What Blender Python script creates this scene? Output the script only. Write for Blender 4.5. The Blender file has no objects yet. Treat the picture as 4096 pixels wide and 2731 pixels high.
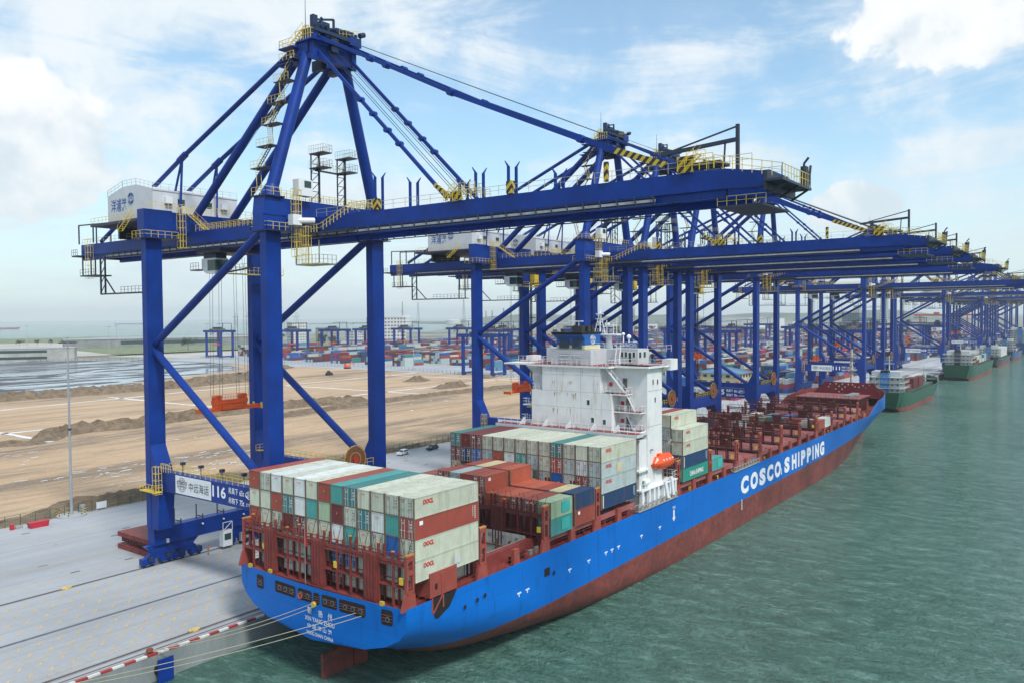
import bpy, math, random
import numpy as np
from mathutils import Vector, Matrix
random.seed(7)
R = math.radians
S = bpy.context.scene
COL = S.collection
# ---------------------------------------------------------------- camera
cam_d = bpy.data.cameras.new('camera'); cam = bpy.data.objects.new('camera', cam_d); COL.objects.link(cam); S.camera = cam
cam_d.sensor_width = 36.0; cam_d.lens = 36.0*3234.89/4096; cam_d.clip_start = .5; cam_d.clip_end = 60000
YAW, PITCH, ROLL = R(36.69547), R(-1.74368), R(-0.44450)
fw = Vector((math.cos(PITCH)*math.cos(YAW), math.cos(PITCH)*math.sin(YAW), math.sin(PITCH)))
rt = fw.cross(Vector((0, 0, 1))).normalized(); up = rt.cross(fw)
r2 = rt*math.cos(ROLL)+up*math.sin(ROLL); u2 = -rt*math.sin(ROLL)+up*math.cos(ROLL)
M = Matrix((r2, u2, -fw)).transposed().to_4x4(); M.translation = Vector((-69.3757, -82.5107, 47.0116))
cam.matrix_world = M
S.render.resolution_x = 1024; S.render.resolution_y = 683
# ---------------------------------------------------------------- exposure, sun, sky
S.view_settings.view_transform = 'Standard'; S.view_settings.look = 'None'
S.view_settings.exposure = 0.6; S.view_settings.gamma = 1.0
S.render.engine = 'CYCLES'
S.cycles.max_bounces = 5; S.cycles.diffuse_bounces = 2; S.cycles.glossy_bounces = 2; S.cycles.transmission_bounces = 2
S.cycles.volume_bounces = 0; S.cycles.volume_step_rate = 4; S.cycles.use_denoising = True
SUN_EL, SUN_AZ = R(52), R(250)          # azimuth measured from +X towards +Y, where the light comes from
sd = bpy.data.lights.new('sun', 'SUN'); sd.energy = 2.2; sd.angle = R(11); sd.color = (1, .965, .91)
sun = bpy.data.objects.new('sun', sd); COL.objects.link(sun)
sdir = Vector((math.cos(SUN_EL)*math.cos(SUN_AZ), math.cos(SUN_EL)*math.sin(SUN_AZ), math.sin(SUN_EL)))
sun.rotation_euler = sdir.to_track_quat('Z', 'Y').to_euler()
W = bpy.data.worlds.new('World'); S.world = W; W.use_nodes = True
nt = W.node_tree; N = nt.nodes; L = nt.links; N.clear()
def nd(t, **k):
    n = N.new(t)
    for a, b in k.items(): setattr(n, a, b)
    return n
sky = nd('ShaderNodeTexSky', sky_type='NISHITA', sun_disc=False, sun_elevation=SUN_EL, sun_rotation=R(90)-SUN_AZ, air_density=1.0, dust_density=.6, ozone_density=1.5)
tc = nd('ShaderNodeTexCoord'); sep = nd('ShaderNodeSeparateXYZ'); L.new(tc.outputs['Generated'], sep.inputs[0])
def mth(op, a, b=None, c=None, clamp=False):
    n = nd('ShaderNodeMath', operation=op, use_clamp=clamp)
    for i, v in enumerate((a, b, c)):
        if v is None: continue
        if isinstance(v, (int, float)): n.inputs[i].default_value = v
        else: L.new(v, n.inputs[i])
    return n.outputs[0]
def mix(fac, a, b):
    n = nd('ShaderNodeMix', data_type='RGBA')
    for s, v in ((n.inputs[0], fac), (n.inputs[6], a), (n.inputs[7], b)):
        if isinstance(v, (int, float)): s.default_value = v
        elif isinstance(v, tuple): s.default_value = v
        else: L.new(v, s)
    return n.outputs[2]
def ramp(fac, stops):
    n = nd('ShaderNodeMapRange', interpolation_type='SMOOTHSTEP'); L.new(fac, n.inputs[0])
    n.inputs[1].default_value, n.inputs[2].default_value = stops; return n.outputs[0]
zc = mth('MAXIMUM', sep.outputs[2], 0.0)
den = mth('ADD', zc, .16)
cb = nd('ShaderNodeCombineXYZ'); L.new(mth('DIVIDE', sep.outputs[0], den), cb.inputs[0]); L.new(mth('DIVIDE', sep.outputs[1], den), cb.inputs[1]); L.new(mth('MULTIPLY', sep.outputs[2], 1.4), cb.inputs[2])
def noise(vec, sc, det, rough, dist=0., off=(0, 0, 0)):
    mp = nd('ShaderNodeMapping'); mp.inputs['Location'].default_value = off; L.new(vec, mp.inputs[0])
    n = nd('ShaderNodeTexNoise'); n.inputs['Scale'].default_value = sc; n.inputs['Detail'].default_value = det
    n.inputs['Roughness'].default_value = rough; n.inputs['Distortion'].default_value = dist; L.new(mp.outputs[0], n.inputs[0]); return n.outputs[0]
def blob(az, el, saz, sel):
    # soft lobe of cloud round one compass direction of the sky
    d = Vector((math.cos(R(el))*math.cos(R(az)), math.cos(R(el))*math.sin(R(az)), math.sin(R(el))))
    rv = Vector((-math.sin(R(az)), math.cos(R(az)), 0)); uv = d.cross(rv)
    def dot(v):
        n = nd('ShaderNodeVectorMath', operation='DOT_PRODUCT'); L.new(tc.outputs['Generated'], n.inputs[0]); n.inputs[1].default_value = v; return n.outputs['Value']
    a = mth('DIVIDE', dot(rv), math.tan(R(saz))); b = mth('DIVIDE', dot(uv), math.tan(R(sel)))
    q = mth('ADD', mth('MULTIPLY', a, a), mth('MULTIPLY', b, b))
    front = mth('GREATER_THAN', dot(d), 0.0)
    return mth('MULTIPLY', mth('SUBTRACT', 1.0, q, clamp=True), front)
dirv = tc.outputs['Generated']
big = noise(cb.outputs[0], .55, 7, .58, .35, (3.1, 1.7, 0))
fine = noise(dirv, 9., 8, .62, .25, (.3, 2, .7))
puff = noise(dirv, 14., 8, .55, .1, (5, 1, 2))
mp_s = nd('ShaderNodeMapping'); mp_s.inputs['Scale'].default_value = (1, 1, 4.5); L.new(dirv, mp_s.inputs[0])
b_tl = blob(58, 25, 17, 8.5); b_cl = blob(67.5, 10.6, 6.5, 5.6); b_tr = blob(7.5, 18.5, 8, 5); b_gap = blob(33, 24, 19, 6.); b_mr = blob(13.5, 6.8, 4, 2.4); b_lc = blob(66, 6, 16, 4)
cov = mth('ADD', mth('MULTIPLY', big, .75), mth('MULTIPLY', fine, .35))
cov = mth('ADD', cov, mth('MULTIPLY', b_tl, .20)); cov = mth('SUBTRACT', cov, mth('MULTIPLY', b_gap, .10))
streak = noise(mp_s.outputs[0], 3.2, 9, .66, .8, (1, 4, 2)); cov = mth('ADD', cov, mth('MULTIPLY', mth('SUBTRACT', streak, .5), .75)); thin = mth('ADD', mth('MULTIPLY', ramp(cov, (.42, .66)), .74), .20)
def cumulus(b, lo): return ramp(mth('ADD', b, mth('MULTIPLY', mth('SUBTRACT', puff, .5), 1.5)), (lo, lo+.16))
cum = mth('MAXIMUM', cumulus(b_cl, .36), mth('MAXIMUM', cumulus(b_tr, .3), cumulus(b_mr, .42)))
skyc = nd('ShaderNodeHueSaturation'); skyc.inputs['Saturation'].default_value = 1.12; skyc.inputs['Value'].default_value = 1.25; tint = nd('ShaderNodeMix', data_type='RGBA', blend_type='MULTIPLY'); tint.inputs[0].default_value = 1.; tint.inputs[7].default_value = (1.0, 1.10, 1.03, 1); L.new(sky.outputs[0], tint.inputs[6]); L.new(tint.outputs[2], skyc.inputs['Color'])
shade = mix(ramp(fine, (.35, .68)), (4.9, 5.75, 6.35, 1), (6.2, 6.55, 6.75, 1))
c1 = mix(thin, skyc.outputs[0], shade)
cs = mix(ramp(mth('ADD', mth('MULTIPLY', puff, .8), mth('MULTIPLY', sep.outputs[2], .8)), (.42, .66)), (4.7, 5.4, 5.9, 1), (6.9, 7.0, 7.0, 1))
c2 = mix(mth('MULTIPLY', cum, .93), c1, cs)
hz = nd('ShaderNodeMapRange', interpolation_type='SMOOTHSTEP'); L.new(sep.outputs[2], hz.inputs[0]); hz.inputs[1].default_value = .25; hz.inputs[2].default_value = -.01
c3 = mix(mth('MULTIPLY', hz.outputs[0], .8), c2, (4.7, 5.55, 6.0, 1))
bg = nd('ShaderNodeBackground'); bg.inputs[1].default_value = .1; L.new(c3, bg.inputs[0])
out = nd('ShaderNodeOutputWorld'); L.new(bg.outputs[0], out.inputs[0])
# ---------------------------------------------------------------- materials
def mat(name, rgb, rough=.55, metal=0., var=.12, sc=.5, rust=0., rustc=(.16, .06, .03), streak=False, bump=0., bsc=6., rnd=0., spec=.5):
    m = bpy.data.materials.new(name); m.use_nodes = True; t = m.node_tree; n = t.nodes; l = t.links
    b = n['Principled BSDF']; b.inputs['Roughness'].default_value = rough; b.inputs['Metallic'].default_value = metal
    b.inputs['Specular IOR Level'].default_value = spec
    co = n.new('ShaderNodeTexCoord'); geo = n.new('ShaderNodeNewGeometry')
    def ns(vec, s, d=5, scale=None):
        x = n.new('ShaderNodeTexNoise'); x.inputs['Scale'].default_value = s; x.inputs['Detail'].default_value = d; x.inputs['Roughness'].default_value = .6
        if scale:
            mp = n.new('ShaderNodeMapping'); mp.inputs['Scale'].default_value = scale; l.new(vec, mp.inputs[0]); vec = mp.outputs[0]
        l.new(vec, x.inputs[0]); return x.outputs[0]
    base = n.new('ShaderNodeMix'); base.data_type = 'RGBA'
    lo = tuple(c*(1-var) for c in rgb)+(1,); hi = tuple(min(1, c*(1+var)) for c in rgb)+(1,)
    base.inputs[6].default_value = lo; base.inputs[7].default_value = hi
    mr = n.new('ShaderNodeMapRange'); mr.inputs[1].default_value = .3; mr.inputs[2].default_value = .7; l.new(ns(geo.outputs['Position'], sc), mr.inputs[0]); l.new(mr.outputs[0], base.inputs[0])
    cur = base.outputs[2]
    if rnd:
        oi = n.new('ShaderNodeObjectInfo'); hs = n.new('ShaderNodeHueSaturation'); mv = n.new('ShaderNodeMapRange')
        mv.inputs[3].default_value = 1-rnd; mv.inputs[4].default_value = 1+rnd; l.new(oi.outputs['Random'], mv.inputs[0]); l.new(mv.outputs[0], hs.inputs['Value']); l.new(cur, hs.inputs['Color']); cur = hs.outputs[0]
    if rust:
        v = ns(geo.outputs['Position'], 1.1, 8, (1, 1, .12) if streak else None); r_ = n.new('ShaderNodeMapRange'); r_.inputs[1].default_value = .70-rust*.35; r_.inputs[2].default_value = .80-rust*.2; l.new(v, r_.inputs[0])
        mx = n.new('ShaderNodeMix'); mx.data_type = 'RGBA'; mx.inputs[7].default_value = rustc+(1,); l.new(cur, mx.inputs[6]); k = n.new('ShaderNodeMath'); k.operation = 'MULTIPLY'; k.inputs[1].default_value = .75; l.new(r_.outputs[0], k.inputs[0]); l.new(k.outputs[0], mx.inputs[0]); cur = mx.outputs[2]
    l.new(cur, b.inputs['Base Color'])
    if bump:
        bp = n.new('ShaderNodeBump'); bp.inputs['Strength'].default_value = bump; bp.inputs['Distance'].default_value = .1; l.new(ns(geo.outputs['Position'], bsc, 6), bp.inputs['Height']); l.new(bp.outputs[0], b.inputs['Normal'])
    return m
BLUE = mat('crane_blue', (.002, .034, .23), .45, spec=.25, var=.22, sc=.22, rust=.34, rustc=(.010, .026, .12), streak=True)
YEL = mat('safety_yellow', (.72, .52, .05), .5)
DARK = mat('dark_steel', (.02, .03, .06), .5)
GREY = mat('grey_steel', (.30, .31, .31), .5, rust=.2)
WHITE = mat('white_paint', (.74, .75, .75), .45, var=.07, rust=.36, rustc=(.40, .27, .15), streak=True)
HOUSEW = mat('house_panel', (.55, .57, .60), .5, var=.06)
GLASS = mat('dark_glass', (.02, .06, .05), .08)
RED = mat('deck_red', (.20, .035, .030), .6, var=.28, sc=.6, rust=.35, rustc=(.10, .035, .025))
REDD = mat('lashing_red', (.085, .016, .016), .6, var=.3, sc=.8, rust=.35, rustc=(.05, .02, .015))
HATCH = mat('hatch_pink', (.31, .095, .09), .65, var=.22, sc=.5, rust=.3, rustc=(.15, .06, .05))
HULLB = mat('hull_blue', (.001, .145, .56), .45, spec=.2, var=.10, sc=.06, rust=.38, rustc=(.004, .085, .33), streak=True)
HULLR = mat('hull_antifouling', (.22, .050, .038), .6, var=.40, sc=.12, rust=.75, rustc=(.075, .035, .038))
BLACK = mat('black_paint_and_shade', (.008, .007, .008), .8)  # black paint, also the painted shade of closed openings
ORANGE = mat('spreader_orange', (.72, .10, .015), .45)
LBOAT = mat('lifeboat_orange', (.80, .09, .015), .35, var=.08)
WTXT = mat('white_lettering', (.80, .82, .84), .5, var=.06, sc=1.)
RTXT = mat('red_lettering', (.62, .03, .02), .5)
BTXT = mat('blue_lettering', (.02, .10, .30), .5)
DTXT = mat('black_lettering', (.03, .03, .04), .5)
ROPE = mat('mooring_rope', (.42, .38, .28), .8)
CABLE = mat('wire_cable', (.05, .06, .08), .6)
CREAM = mat('cream_paint', (.62, .53, .33), .6)
SIGNW = mat('sign_white', (.72, .74, .76), .5, var=.03)
HOLDW = mat('hold_grey', (.42, .43, .40), .7, var=.2, sc=.8, rust=.5, rustc=(.18, .12, .08), streak=True)
ROOFB = mat('roof_blue', (.08, .19, .32), .5, var=.1, sc=.4)
WALLY = mat('wall_yellow', (.62, .52, .33), .7)
CONC = mat('building_concrete', (.36, .36, .34), .8, var=.2, sc=.1)
BWHITE = mat('building_white', (.55, .56, .56), .8, var=.1, sc=.1)
GREENP = mat('green_paint', (.02, .13, .08), .5, var=.15, sc=.2)
FGREEN = mat('fence_green', (.03, .10, .06), .5)
GALV = mat('galvanised', (.36, .39, .42), .45, metal=.3)
RUBBER = mat('rubber', (.015, .015, .017), .8)
LEAF = mat('foliage', (.05, .085, .045), .8, var=.5, sc=1.2)
BARK = mat('bark', (.10, .07, .05), .9)
BRICKR = mat('kerb_red', (.35, .03, .03), .6, var=.2)
KERBW = mat('kerb_white', (.62, .62, .60), .6, var=.15, sc=1.5)
STRIPE = None
def stripe_mat(name, c1, c2, scale, axis):
    m = bpy.data.materials.new(name); m.use_nodes = True; n = m.node_tree.nodes; l = m.node_tree.links
    w = n.new('ShaderNodeTexWave'); w.wave_type = 'BANDS'; w.bands_direction = axis; w.inputs['Scale'].default_value = scale
    c = n.new('ShaderNodeTexCoord'); l.new(c.outputs['Object'], w.inputs[0]); g = n.new('ShaderNodeMath'); g.operation = 'GREATER_THAN'; g.inputs[1].default_value = .5; l.new(w.outputs['Fac'], g.inputs[0])
    x = n.new('ShaderNodeMix'); x.data_type = 'RGBA'; x.inputs[6].default_value = c1+(1,); x.inputs[7].default_value = c2+(1,); l.new(g.outputs[0], x.inputs[0]); l.new(x.outputs[2], n['Principled BSDF'].inputs['Base Color']); return m
HAZARD = stripe_mat('hazard_stripe', (.55, .38, .03), (.015, .015, .015), .55, 'DIAGONAL')
def seams(m, bw, rh, ms, amt, axes='XZ'):
    t = m.node_tree; n = t.nodes; l = t.links; b = n['Principled BSDF']; src = b.inputs['Base Color'].links[0].from_socket
    g = n.new('ShaderNodeNewGeometry'); s = n.new('ShaderNodeSeparateXYZ'); c = n.new('ShaderNodeCombineXYZ'); l.new(g.outputs['Position'], s.inputs[0])
    l.new(s.outputs['XYZ'.index(axes[0])], c.inputs[0]); l.new(s.outputs['XYZ'.index(axes[1])], c.inputs[1])
    br = n.new('ShaderNodeTexBrick'); br.inputs['Scale'].default_value = 1; br.inputs['Brick Width'].default_value = bw; br.inputs['Row Height'].default_value = rh; br.inputs['Mortar Size'].default_value = ms; br.inputs['Bias'].default_value = 0
    br.inputs['Color1'].default_value = (1, 1, 1, 1); br.inputs['Color2'].default_value = (1-amt*.45,)*3+(1,); br.inputs['Mortar'].default_value = (1-amt,)*3+(1,); l.new(c.outputs[0], br.inputs[0])
    x = n.new('ShaderNodeMix'); x.data_type = 'RGBA'; x.blend_type = 'MULTIPLY'; x.inputs[0].default_value = 1; l.new(src, x.inputs[6]); l.new(br.outputs[0], x.inputs[7]); l.new(x.outputs[2], b.inputs['Base Color'])
seams(HULLB, 9.5, 2.35, .045, .17); seams(HULLR, 9.5, 2.1, .06, .25)
# ---------------------------------------------------------------- mesh builder
class MB:
    def __init__(s, off=(0, 0, 0)): s.v = []; s.f = []; s.m = []; s.off = off
    def add(s, vs, fs, m=0):
        o = len(s.v); s.v += [tuple(v) for v in vs]; s.f += [tuple(i+o for i in f) for f in fs]; s.m += [m]*len(fs); return s
    def box(s, x0, x1, y0, y1, z0, z1, m=0):
        return s.add([(x0, y0, z0), (x1, y0, z0), (x1, y1, z0), (x0, y1, z0), (x0, y0, z1), (x1, y0, z1), (x1, y1, z1), (x0, y1, z1)],
                     [(0, 3, 2, 1), (4, 5, 6, 7), (0, 1, 5, 4), (1, 2, 6, 5), (2, 3, 7, 6), (3, 0, 4, 7)], m)
    def bar(s, p, q, w=.1, h=None, m=0, w2=None):
        h = w if h is None else h; p = Vector(p); q = Vector(q); d = (q-p)
        if d.length < 1e-6: return s
        d.normalize(); a = d.cross(Vector((0, 0, 1)))
        a = Vector((1, 0, 0)) if a.length < 1e-3 else a.normalized(); b = a.cross(d).normalized()
        vs = []
        for c, k in ((p, 1.), (q, (w2/w if w2 else 1.))):
            for i, j in ((-1, -1), (1, -1), (1, 1), (-1, 1)): vs.append(c+a*(i*w/2*k)+b*(j*h/2*k))
        return s.add(vs, [(0, 1, 2, 3), (7, 6, 5, 4), (0, 4, 5, 1), (1, 5, 6, 2), (2, 6, 7, 3), (3, 7, 4, 0)], m)
    def tube(s, p, q, r, n=10, m=0, r2=None, cap=True):
        r2 = r if r2 is None else r2; p = Vector(p); q = Vector(q); d = (q-p).normalized()
        a = d.cross(Vector((0, 0, 1))); a = Vector((1, 0, 0)) if a.length < 1e-3 else a.normalized(); b = a.cross(d)
        vs = []
        for c, k in ((p, r), (q, r2)):
            for i in range(n): t = 2*math.pi*i/n; vs.append(c+a*(math.cos(t)*k)+b*(math.sin(t)*k))
        fs = [(i, i+n, (i+1) % n+n, (i+1) % n) for i in range(n)]
        if cap: fs += [tuple(range(n)), tuple(range(2*n-1, n-1, -1))]
        return s.add(vs, fs, m)
    def path(s, pts, r, n=6, m=0):
        for a, b in zip(pts, pts[1:]): s.tube(a, b, r, n, m)
        return s
    def cut(s): s.cuts = getattr(s, 'cuts', [0]); s.cuts.append(len(s.f)); return s
    def builds(s, name, mats, parent=None):
        # one object for every run of faces between cut() marks
        c = s.cuts if s.cuts[-1] == len(s.f) else s.cuts+[len(s.f)]; out = []
        for a, e in zip(c, c[1:]):
            if a == e: continue
            ids = sorted({i for f in s.f[a:e] for i in f}); mp = {i: k for k, i in enumerate(ids)}; q = MB(s.off)
            q.v = [s.v[i] for i in ids]; q.f = [tuple(mp[i] for i in f) for f in s.f[a:e]]; q.m = s.m[a:e]; out.append(q.build(name, mats, parent))
        return out
    def prism(s, pts, ex, m=0):
        n = len(pts); ex = Vector(ex); vs = [Vector(p) for p in pts]+[Vector(p)+ex for p in pts]
        fs = [tuple(range(n-1, -1, -1)), tuple(range(n, 2*n))]+[(i, (i+1) % n, (i+1) % n+n, i+n) for i in range(n)]
        return s.add(vs, fs, m)
    def quad(s, a, b, c, d, m=0): return s.add([a, b, c, d], [(0, 1, 2, 3)], m)
    def ring(s, c, r, ax, t=.1, n=24, m=0):
        # a hoop of square section in the plane normal to axis ax (0,1,2)
        c = Vector(c); P = []
        for i in range(n):
            a = 2*math.pi*i/n; u = [0, 0, 0]; u[(ax+1) % 3] = math.cos(a)*r; u[(ax+2) % 3] = math.sin(a)*r; P.append(c+Vector(u))
        for i in range(n): s.bar(P[i], P[(i+1) % n], t, m=m)
        return s
    def rail(s, pts, h=1.1, sp=2., t=.05, m=0, mid=True):
        t *= .78
        for a, b in zip(pts, pts[1:]):
            a = Vector(a); b = Vector(b); Lg = (b-a).length; k = max(1, round(Lg/sp)); z = Vector((0, 0, h))
            s.bar(a+z, b+z, t, m=m)
            if mid: s.bar(a+z*.5, b+z*.5, t*.8, m=m)
            for i in range(k+1): p = a+(b-a)*(i/k); s.bar(p, p+z, t, m=m)
        return s
    def stair(s, p, q, w=.8, m=0, n=None, rm=None, side=None):
        p = Vector(p); q = Vector(q); d = q-p; n = n or max(3, int(abs(d.z)/.32)); a = Vector((d.x, d.y, 0))
        a = Vector((1, 0, 0)) if a.length < 1e-3 else a.normalized(); sd_ = Vector((-a.y, a.x, 0))*(w/2)
        for k in (-1, 1):
            s.bar(p+sd_*k, q+sd_*k, .05, .15, m)
            s.bar(p+sd_*k+Vector((0, 0, 1)), q+sd_*k+Vector((0, 0, 1)), .035, m=m if rm is None else rm)
            for i in range(0, n+1, 4): c = p+d*(i/n)+sd_*k; s.bar(c, c+Vector((0, 0, 1)), .05, m=m if rm is None else rm)
        for i in range(n+1): c = p+d*(i/n); s.bar(c-sd_, c+sd_, .16, .04, m)
        return s
    def build(s, name, mats, parent=None, smooth=False):
        me = bpy.data.meshes.new(name); off = Vector(s.off)
        me.from_pydata([tuple(Vector(v)-off) for v in s.v], [], s.f)
        mats = mats if isinstance(mats, (list, tuple)) else [mats]
        for m in mats: me.materials.append(m)
        if len(mats) > 1: me.polygons.foreach_set('material_index', s.m)
        if smooth:
            me.polygons.foreach_set('use_smooth', [True]*len(me.polygons)); me.update()
            try: me.set_sharp_from_angle(angle=R(35))
            except Exception: pass
        me.update(); o = bpy.data.objects.new(name, me); COL.objects.link(o)
        if parent: o.parent = parent
        return o
def tag(o, label, cat, group=None, kind=None):
    if label: o['label'] = label
    if cat: o['category'] = cat
    if group: o['group'] = group
    if kind: o['kind'] = kind
    return o
def empty(name, loc, label, cat, group=None):
    o = bpy.data.objects.new(name, None); COL.objects.link(o); o.location = loc; o.empty_display_size = .1; return tag(o, label, cat, group)
def kids():
    d = {}
    for o in COL.objects:
        if o.parent: d.setdefault(o.parent.name, []).append(o)
    return d
def copy_tree(o, K, parent=None):
    c = o.copy(); COL.objects.link(c); c.parent = parent
    for ch in K.get(o.name, []): copy_tree(ch, K, c)
    return c
_tx = {}
def text_geo(txt, bold=.0):
    key = (txt, bold)
    if key in _tx: return _tx[key]
    cu = bpy.data.curves.new('t', 'FONT'); cu.body = txt; cu.size = 1; cu.offset = bold; cu.resolution_u = 3
    o = bpy.data.objects.new('t', cu); COL.objects.link(o); dg = bpy.context.evaluated_depsgraph_get(); dg.update()
    me = bpy.data.meshes.new_from_object(o.evaluated_get(dg)); V = [tuple(v.co) for v in me.vertices]; F = [tuple(p.vertices) for p in me.polygons]
    bpy.data.objects.remove(o); bpy.data.curves.remove(cu); bpy.data.meshes.remove(me)
    if not V: V = [(0, 0, 0), (1, 0, 0), (0, 1, 0)]; F = [(0, 1, 2)]
    a = np.array(V); lo = a.min(0); hi = a.max(0); a = (a-lo)/np.maximum(hi-lo, 1e-6); _tx[key] = (a, F); return _tx[key]
def text(mb, txt, org, right, upv, w, h, m=0, bold=.0, lift=.03, slant=0.):
    # lettering fitted to w x h metres, its lower left corner at org
    a, F = text_geo(txt, bold); org = Vector(org); rv = Vector(right).normalized(); uv = Vector(upv).normalized(); n = rv.cross(uv)*lift
    mb.add([org+n+rv*(p[0]*w+p[1]*h*slant)+uv*(p[1]*h) for p in a], F, m); return mb
def globe(mb, c, r, right, upv, m=0, t=.08, lift=.04):
    # ring emblem with meridian arcs
    c = Vector(c); rv = Vector(right).normalized(); uv = Vector(upv).normalized(); nn = rv.cross(uv)*lift
    for k in (1., .45):
        P = [c+nn+rv*(math.cos(a)*r*k)+uv*(math.sin(a)*r) for a in [2*math.pi*i/20 for i in range(20)]]
        for i in range(20):
            if abs(math.sin(2*math.pi*(i+.5)/20)) > .42: mb.bar(P[i], P[(i+1) % 20], t, t*.5, m)
    for y in (.62, -.62): w_ = math.sqrt(1-y*y)*r; mb.bar(c+nn-rv*w_+uv*y*r, c+nn+rv*w_+uv*y*r, t*.5, t*.8, m)
# ================================================================ GROUND, SEA
Q = 3.4
def gmat(name, fn, rough=.8):
    m = bpy.data.materials.new(name); m.use_nodes = True; t = m.node_tree; n = t.nodes; l = t.links; b = n['Principled BSDF']; b.inputs['Roughness'].default_value = rough
    geo = n.new('ShaderNodeNewGeometry')
    class H: pass
    h = H(); h.n = n; h.l = l; h.b = b; h.pos = geo.outputs['Position']
    def noise(s, d=6, scale=(1, 1, 1), rough=.6, dist=0.):
        x = n.new('ShaderNodeTexNoise'); x.inputs['Scale'].default_value = s; x.inputs['Detail'].default_value = d; x.inputs['Roughness'].default_value = rough; x.inputs['Distortion'].default_value = dist
        mp = n.new('ShaderNodeMapping'); mp.inputs['Scale'].default_value = scale; l.new(h.pos, mp.inputs[0]); l.new(mp.outputs[0], x.inputs[0]); return x.outputs[0]
    def mr(v, a, b_, c=0., d=1.):
        x = n.new('ShaderNodeMapRange'); x.inputs[1].default_value = a; x.inputs[2].default_value = b_; x.inputs[3].default_value = c; x.inputs[4].default_value = d; l.new(v, x.inputs[0]); return x.outputs[0]
    def mx(f, a, b_, mode='MIX'):
        x = n.new('ShaderNodeMix'); x.data_type = 'RGBA'; x.blend_type = mode
        for s_, v in ((x.inputs[0], f), (x.inputs[6], a), (x.inputs[7], b_)):
            if isinstance(v, (int, float)): s_.default_value = v
            elif isinstance(v, tuple): s_.default_value = v+(1,) if len(v) == 3 else v
            else: l.new(v, s_)
        return x.outputs[2]
    def bump(v, st, dist=.1):
        x = n.new('ShaderNodeBump'); x.inputs['Strength'].default_value = st; x.inputs['Distance'].default_value = dist; l.new(v, x.inputs['Height']); l.new(x.outputs[0], b.inputs['Normal'])
    h.noise, h.mr, h.mx, h.bump = noise, mr, mx, bump
    fn(h); return m
def f_water(h):
    big = h.noise(.012, 4, (1, 1.6, 1)); mid = h.noise(.09, 6, (1.3, .8, 1), .62)
    c = h.mx(h.mr(big, .35, .65), (.055, .150, .112), (.095, .215, .172)); c = h.mx(h.mr(mid, .4, .7, 0, .4), c, (.10, .21, .175))
    fw1 = h.noise(.42, 10, (1, .45, 1), .76, .6); c = h.mx(h.mr(fw1, .51, .65, 0, .62), c, (.22, .38, .34)); c = h.mx(h.mr(fw1, .48, .36, 0, .5), c, (.035, .10, .08)); h.l.new(c, h.b.inputs['Base Color']); h.b.inputs['Roughness'].default_value = .10; h.b.inputs['IOR'].default_value = 1.33  # light crests and dark troughs of the ripples painted into the colour
    w1 = h.noise(.32, 9, (1, .55, 1), .66, .6); w2 = h.noise(1.5, 5, (1, .7, 1), .6, .3)
    a = h.n.new('ShaderNodeMath'); a.operation = 'MULTIPLY_ADD'; a.inputs[1].default_value = .28; h.l.new(w2, a.inputs[0]); h.l.new(w1, a.inputs[2])
    h.bump(a.outputs[0], 1.0, 2.6)
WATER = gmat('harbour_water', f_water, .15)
def f_conc(h):
    big = h.noise(.03, 6, (.6, 1, 1)); fin = h.noise(1.2, 6); c = h.mx(h.mr(big, .35, .68), (.30, .32, .34), (.44, .46, .485)); c = h.mx(h.mr(fin, .3, .75, 0, .22), c, (.24, .25, .27))
    st = h.noise(.11, 7, (.25, 1.3, 1), .65); c = h.mx(h.mr(st, .53, .72, 0, .5), c, (.27, .275, .285))
    br = h.n.new('ShaderNodeTexBrick'); br.inputs['Scale'].default_value = 1; br.offset = 0; br.inputs['Brick Width'].default_value = 5.; br.inputs['Row Height'].default_value = 5.; br.inputs['Mortar Size'].default_value = .045; br.inputs['Color1'].default_value = (0, 0, 0, 1); br.inputs['Color2'].default_value = (0.12, .12, .12, 1); br.inputs['Mortar'].default_value = (1, 1, 1, 1)
    h.l.new(h.pos, br.inputs[0]); c = h.mx(h.mr(br.outputs[0], 0, 1, 0, .20), c, (.17, .175, .18)); tr = h.noise(.35, 7, (.05, 1.6, 1), .7); c = h.mx(h.mr(tr, .5, .72, 0, .45), c, (.22, .225, .24)); sp = h.noise(.55, 8, (1, 1, 1), .75, .5); c = h.mx(h.mr(sp, .64, .72, 0, .5), c, (.16, .16, .165)); h.l.new(c, h.b.inputs['Base Color']); h.bump(fin, .15, .05)
CONCR = gmat('apron_concrete', f_conc, .8)
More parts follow.
